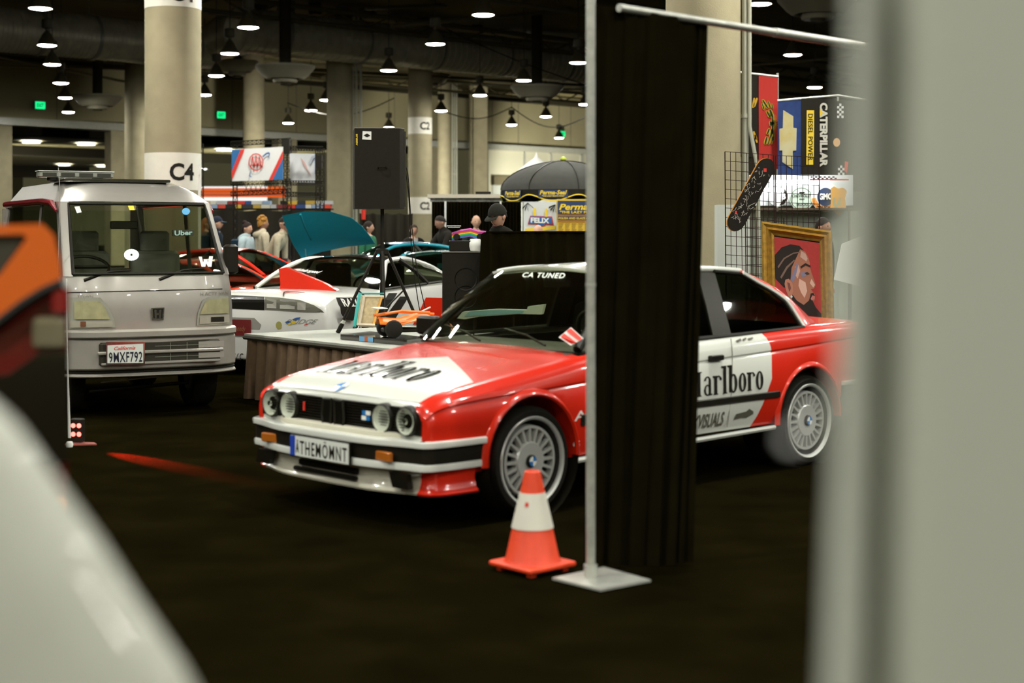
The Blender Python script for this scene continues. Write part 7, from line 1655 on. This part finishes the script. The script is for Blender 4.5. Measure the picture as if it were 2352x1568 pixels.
# gilt framed portrait
TLc, TRc, BRc, BLc = P(1750, 509, 14.35), P(1911, 531, 14.15), P(1914, 790, 14.05), P(1756, 790, 14.25)
pn = (TRc - TLc).cross(BLc - TLc).normalized(); pn = -pn if pn.y > 0 else pn
fr = thing('framed_painting', 'oil portrait of a bearded man in profile on red, in a wide gilt frame', 'framed painting', BLc * .5 + BRc * .5)
fu = (TRc - TLc); fv = (BLc - TLc)
def fp_(u, v, o=0): return TLc + fu * u + fv * v + pn * o
M_GILT = mat('gilt_wood', (.48, .27, .04), .38, .6, noise=.35, nscale=25)
prof = [(0, 0), (.0, .05), (.03, .065), (.07, .05), (.10, .065), (.14, .03), (.175, .02), (.18, 0)]
rows = []
asp = fu.length / fv.length
for (cu, cv, du_, dv_) in ((0, 0, 1, 1), (1, 0, -1, 1), (1, 1, -1, -1), (0, 1, 1, -1)):
    rows.append([fp_(cu + du_ * a_, cv + dv_ * a_ * asp, o_) for a_, o_ in prof])
rows.append(rows[0]); obj('gilt_frame', MB().grid(rows), M_GILT, fr, world=True, sm=25)
obj('backing', MB().prism([fp_(.02, .02, 0), fp_(.98, .02, 0), fp_(.98, .98, 0), fp_(.02, .98, 0)], pn * -.02), M_BLACKP, fr, world=True)
bd2 = MB()
for i in range(60): bd2.lathe([(0, .004), (.0035, 0), (0, -.004)], 6, fp_(1 - .168, .13 + .74 * i / 60, .025)); bd2.lathe([(0, .004), (.0035, 0), (0, -.004)], 6, fp_(.168, .13 + .74 * i / 60, .025))
obj('bead_moulding', bd2, M_GILT, fr, world=True, sm=0, kind='stuff')
cv = obj('canvas', MB().prism([fp_(.16, .11, .012), fp_(.84, .11, .012), fp_(.84, .9, .012), fp_(.16, .9, .012)], pn * .002), mat('canvas_red', (.42, .018, .012), .6, noise=.15, nscale=40), fr, world=True, sm=0)
def layer(o_): return hit_plane(fp_(.5, .5, .014 + o_), pn, 0)
def paintp(nm, polys, o_, col): px_decal(nm, polys, layer(o_), mat('paint_' + nm, col, .6), cv)
paintp('hair', [[(1781, 640), (1776, 610), (1780, 585), (1795, 568), (1815, 561), (1836, 564), (1846, 575), (1842, 592), (1826, 604), (1820, 622), (1815, 660), (1800, 660)]], .001, (.020, .012, .009))
paintp('face', [[(1838, 572), (1850, 578), (1857, 592), (1860, 604), (1860, 612), (1864, 626), (1874, 654), (1870, 662), (1862, 664), (1872, 676), (1872, 688), (1862, 700), (1835, 705), (1812, 690), (1806, 665), (1816, 640), (1818, 615), (1826, 598)]], .002, (.34, .12, .065))
paintp('forehead_light', [[(1840, 576), (1850, 582), (1855, 594), (1852, 600), (1838, 590)], [(1826, 612), (1834, 608), (1838, 622), (1832, 640), (1826, 630)]], .003, (.50, .30, .24))
paintp('cheek_light', [[(1836, 640), (1850, 648), (1854, 668), (1848, 684), (1840, 672), (1834, 656)], [(1864, 640), (1872, 654), (1868, 660), (1860, 650)]], .003, (.62, .36, .28))
paintp('cool_shadow', [[(1816, 640), (1824, 622), (1830, 604), (1834, 606), (1828, 632), (1822, 650)], [(1838, 626), (1850, 624), (1852, 634), (1842, 636)]], .0035, (.18, .16, .24))
paintp('braid_line', [[(1786, 612), (1800, 592), (1822, 580), (1838, 578), (1838, 580), (1822, 583), (1802, 595), (1788, 616)], [(1792, 636), (1806, 612), (1824, 596), (1826, 598), (1809, 616), (1795, 640)]], .003, (.16, .09, .06))
paintp('ear', [[(1804, 642), (1812, 640), (1820, 650), (1822, 668), (1818, 680), (1812, 682), (1806, 668), (1802, 652)]], .004, (.42, .16, .09))
paintp('ear_inner', [[(1808, 648), (1814, 650), (1817, 662), (1813, 670), (1810, 660)]], .005, (.16, .04, .03))
paintp('beard', [[(1820, 676), (1830, 690), (1846, 700), (1858, 690), (1862, 674), (1868, 672), (1872, 680), (1866, 686), (1868, 694), (1874, 706), (1888, 722), (1893, 735), (1893, 760), (1850, 760), (1834, 735), (1818, 700)]], .0045, (.022, .012, .009))
paintp('lips', [[(1866, 678), (1872, 680), (1871, 686), (1865, 690), (1862, 686)]], .0055, (.50, .14, .12))
paintp('brow', [[(1838, 612), (1850, 604), (1862, 610), (1861, 614), (1850, 609), (1840, 616)]], .0055, (.025, .012, .01))
paintp('eye', [[(1848, 627), (1854, 624), (1860, 629), (1854, 631)]], .0055, (.04, .03, .03)); paintp('earring', [disc2d(1818, 681, 2.5, 3, 10)], .006, (.5, .6, .6))
paintp('shoulder', [[(1778, 790), (1784, 700), (1800, 690), (1820, 705), (1846, 740), (1850, 790)]], .0038, (.02, .012, .01))
obj('easel_leg', MB().tube([fp_(.3, 1, -.02), V((fp_(.3, 1).x, 14.5, 0))], .02, 6).tube([fp_(.7, 1, -.02), V((fp_(.7, 1).x, 14.4, 0))], .02, 6), M_BLACKM, fr, world=True)
cd = P(1942, 610, 16); cdz = thing('white_card', 'tilted white card leaning on a small stand by the grey sheet', 'card', V((cd.x, 16, 0)))
obj('card_sheet', MB().prism([P(x, y, 16) for x, y in ((1934, 560), (1985, 540), (1985, 660), (1916, 642))], (0, .02, 0)), M_WHITE, cdz, world=True)
obj('card_stand', MB().tube([V((cd.x + .05, 16.05, 0)), P(1955, 600, 16.05)], .015, 6), M_BLACKM, cdz, world=True)
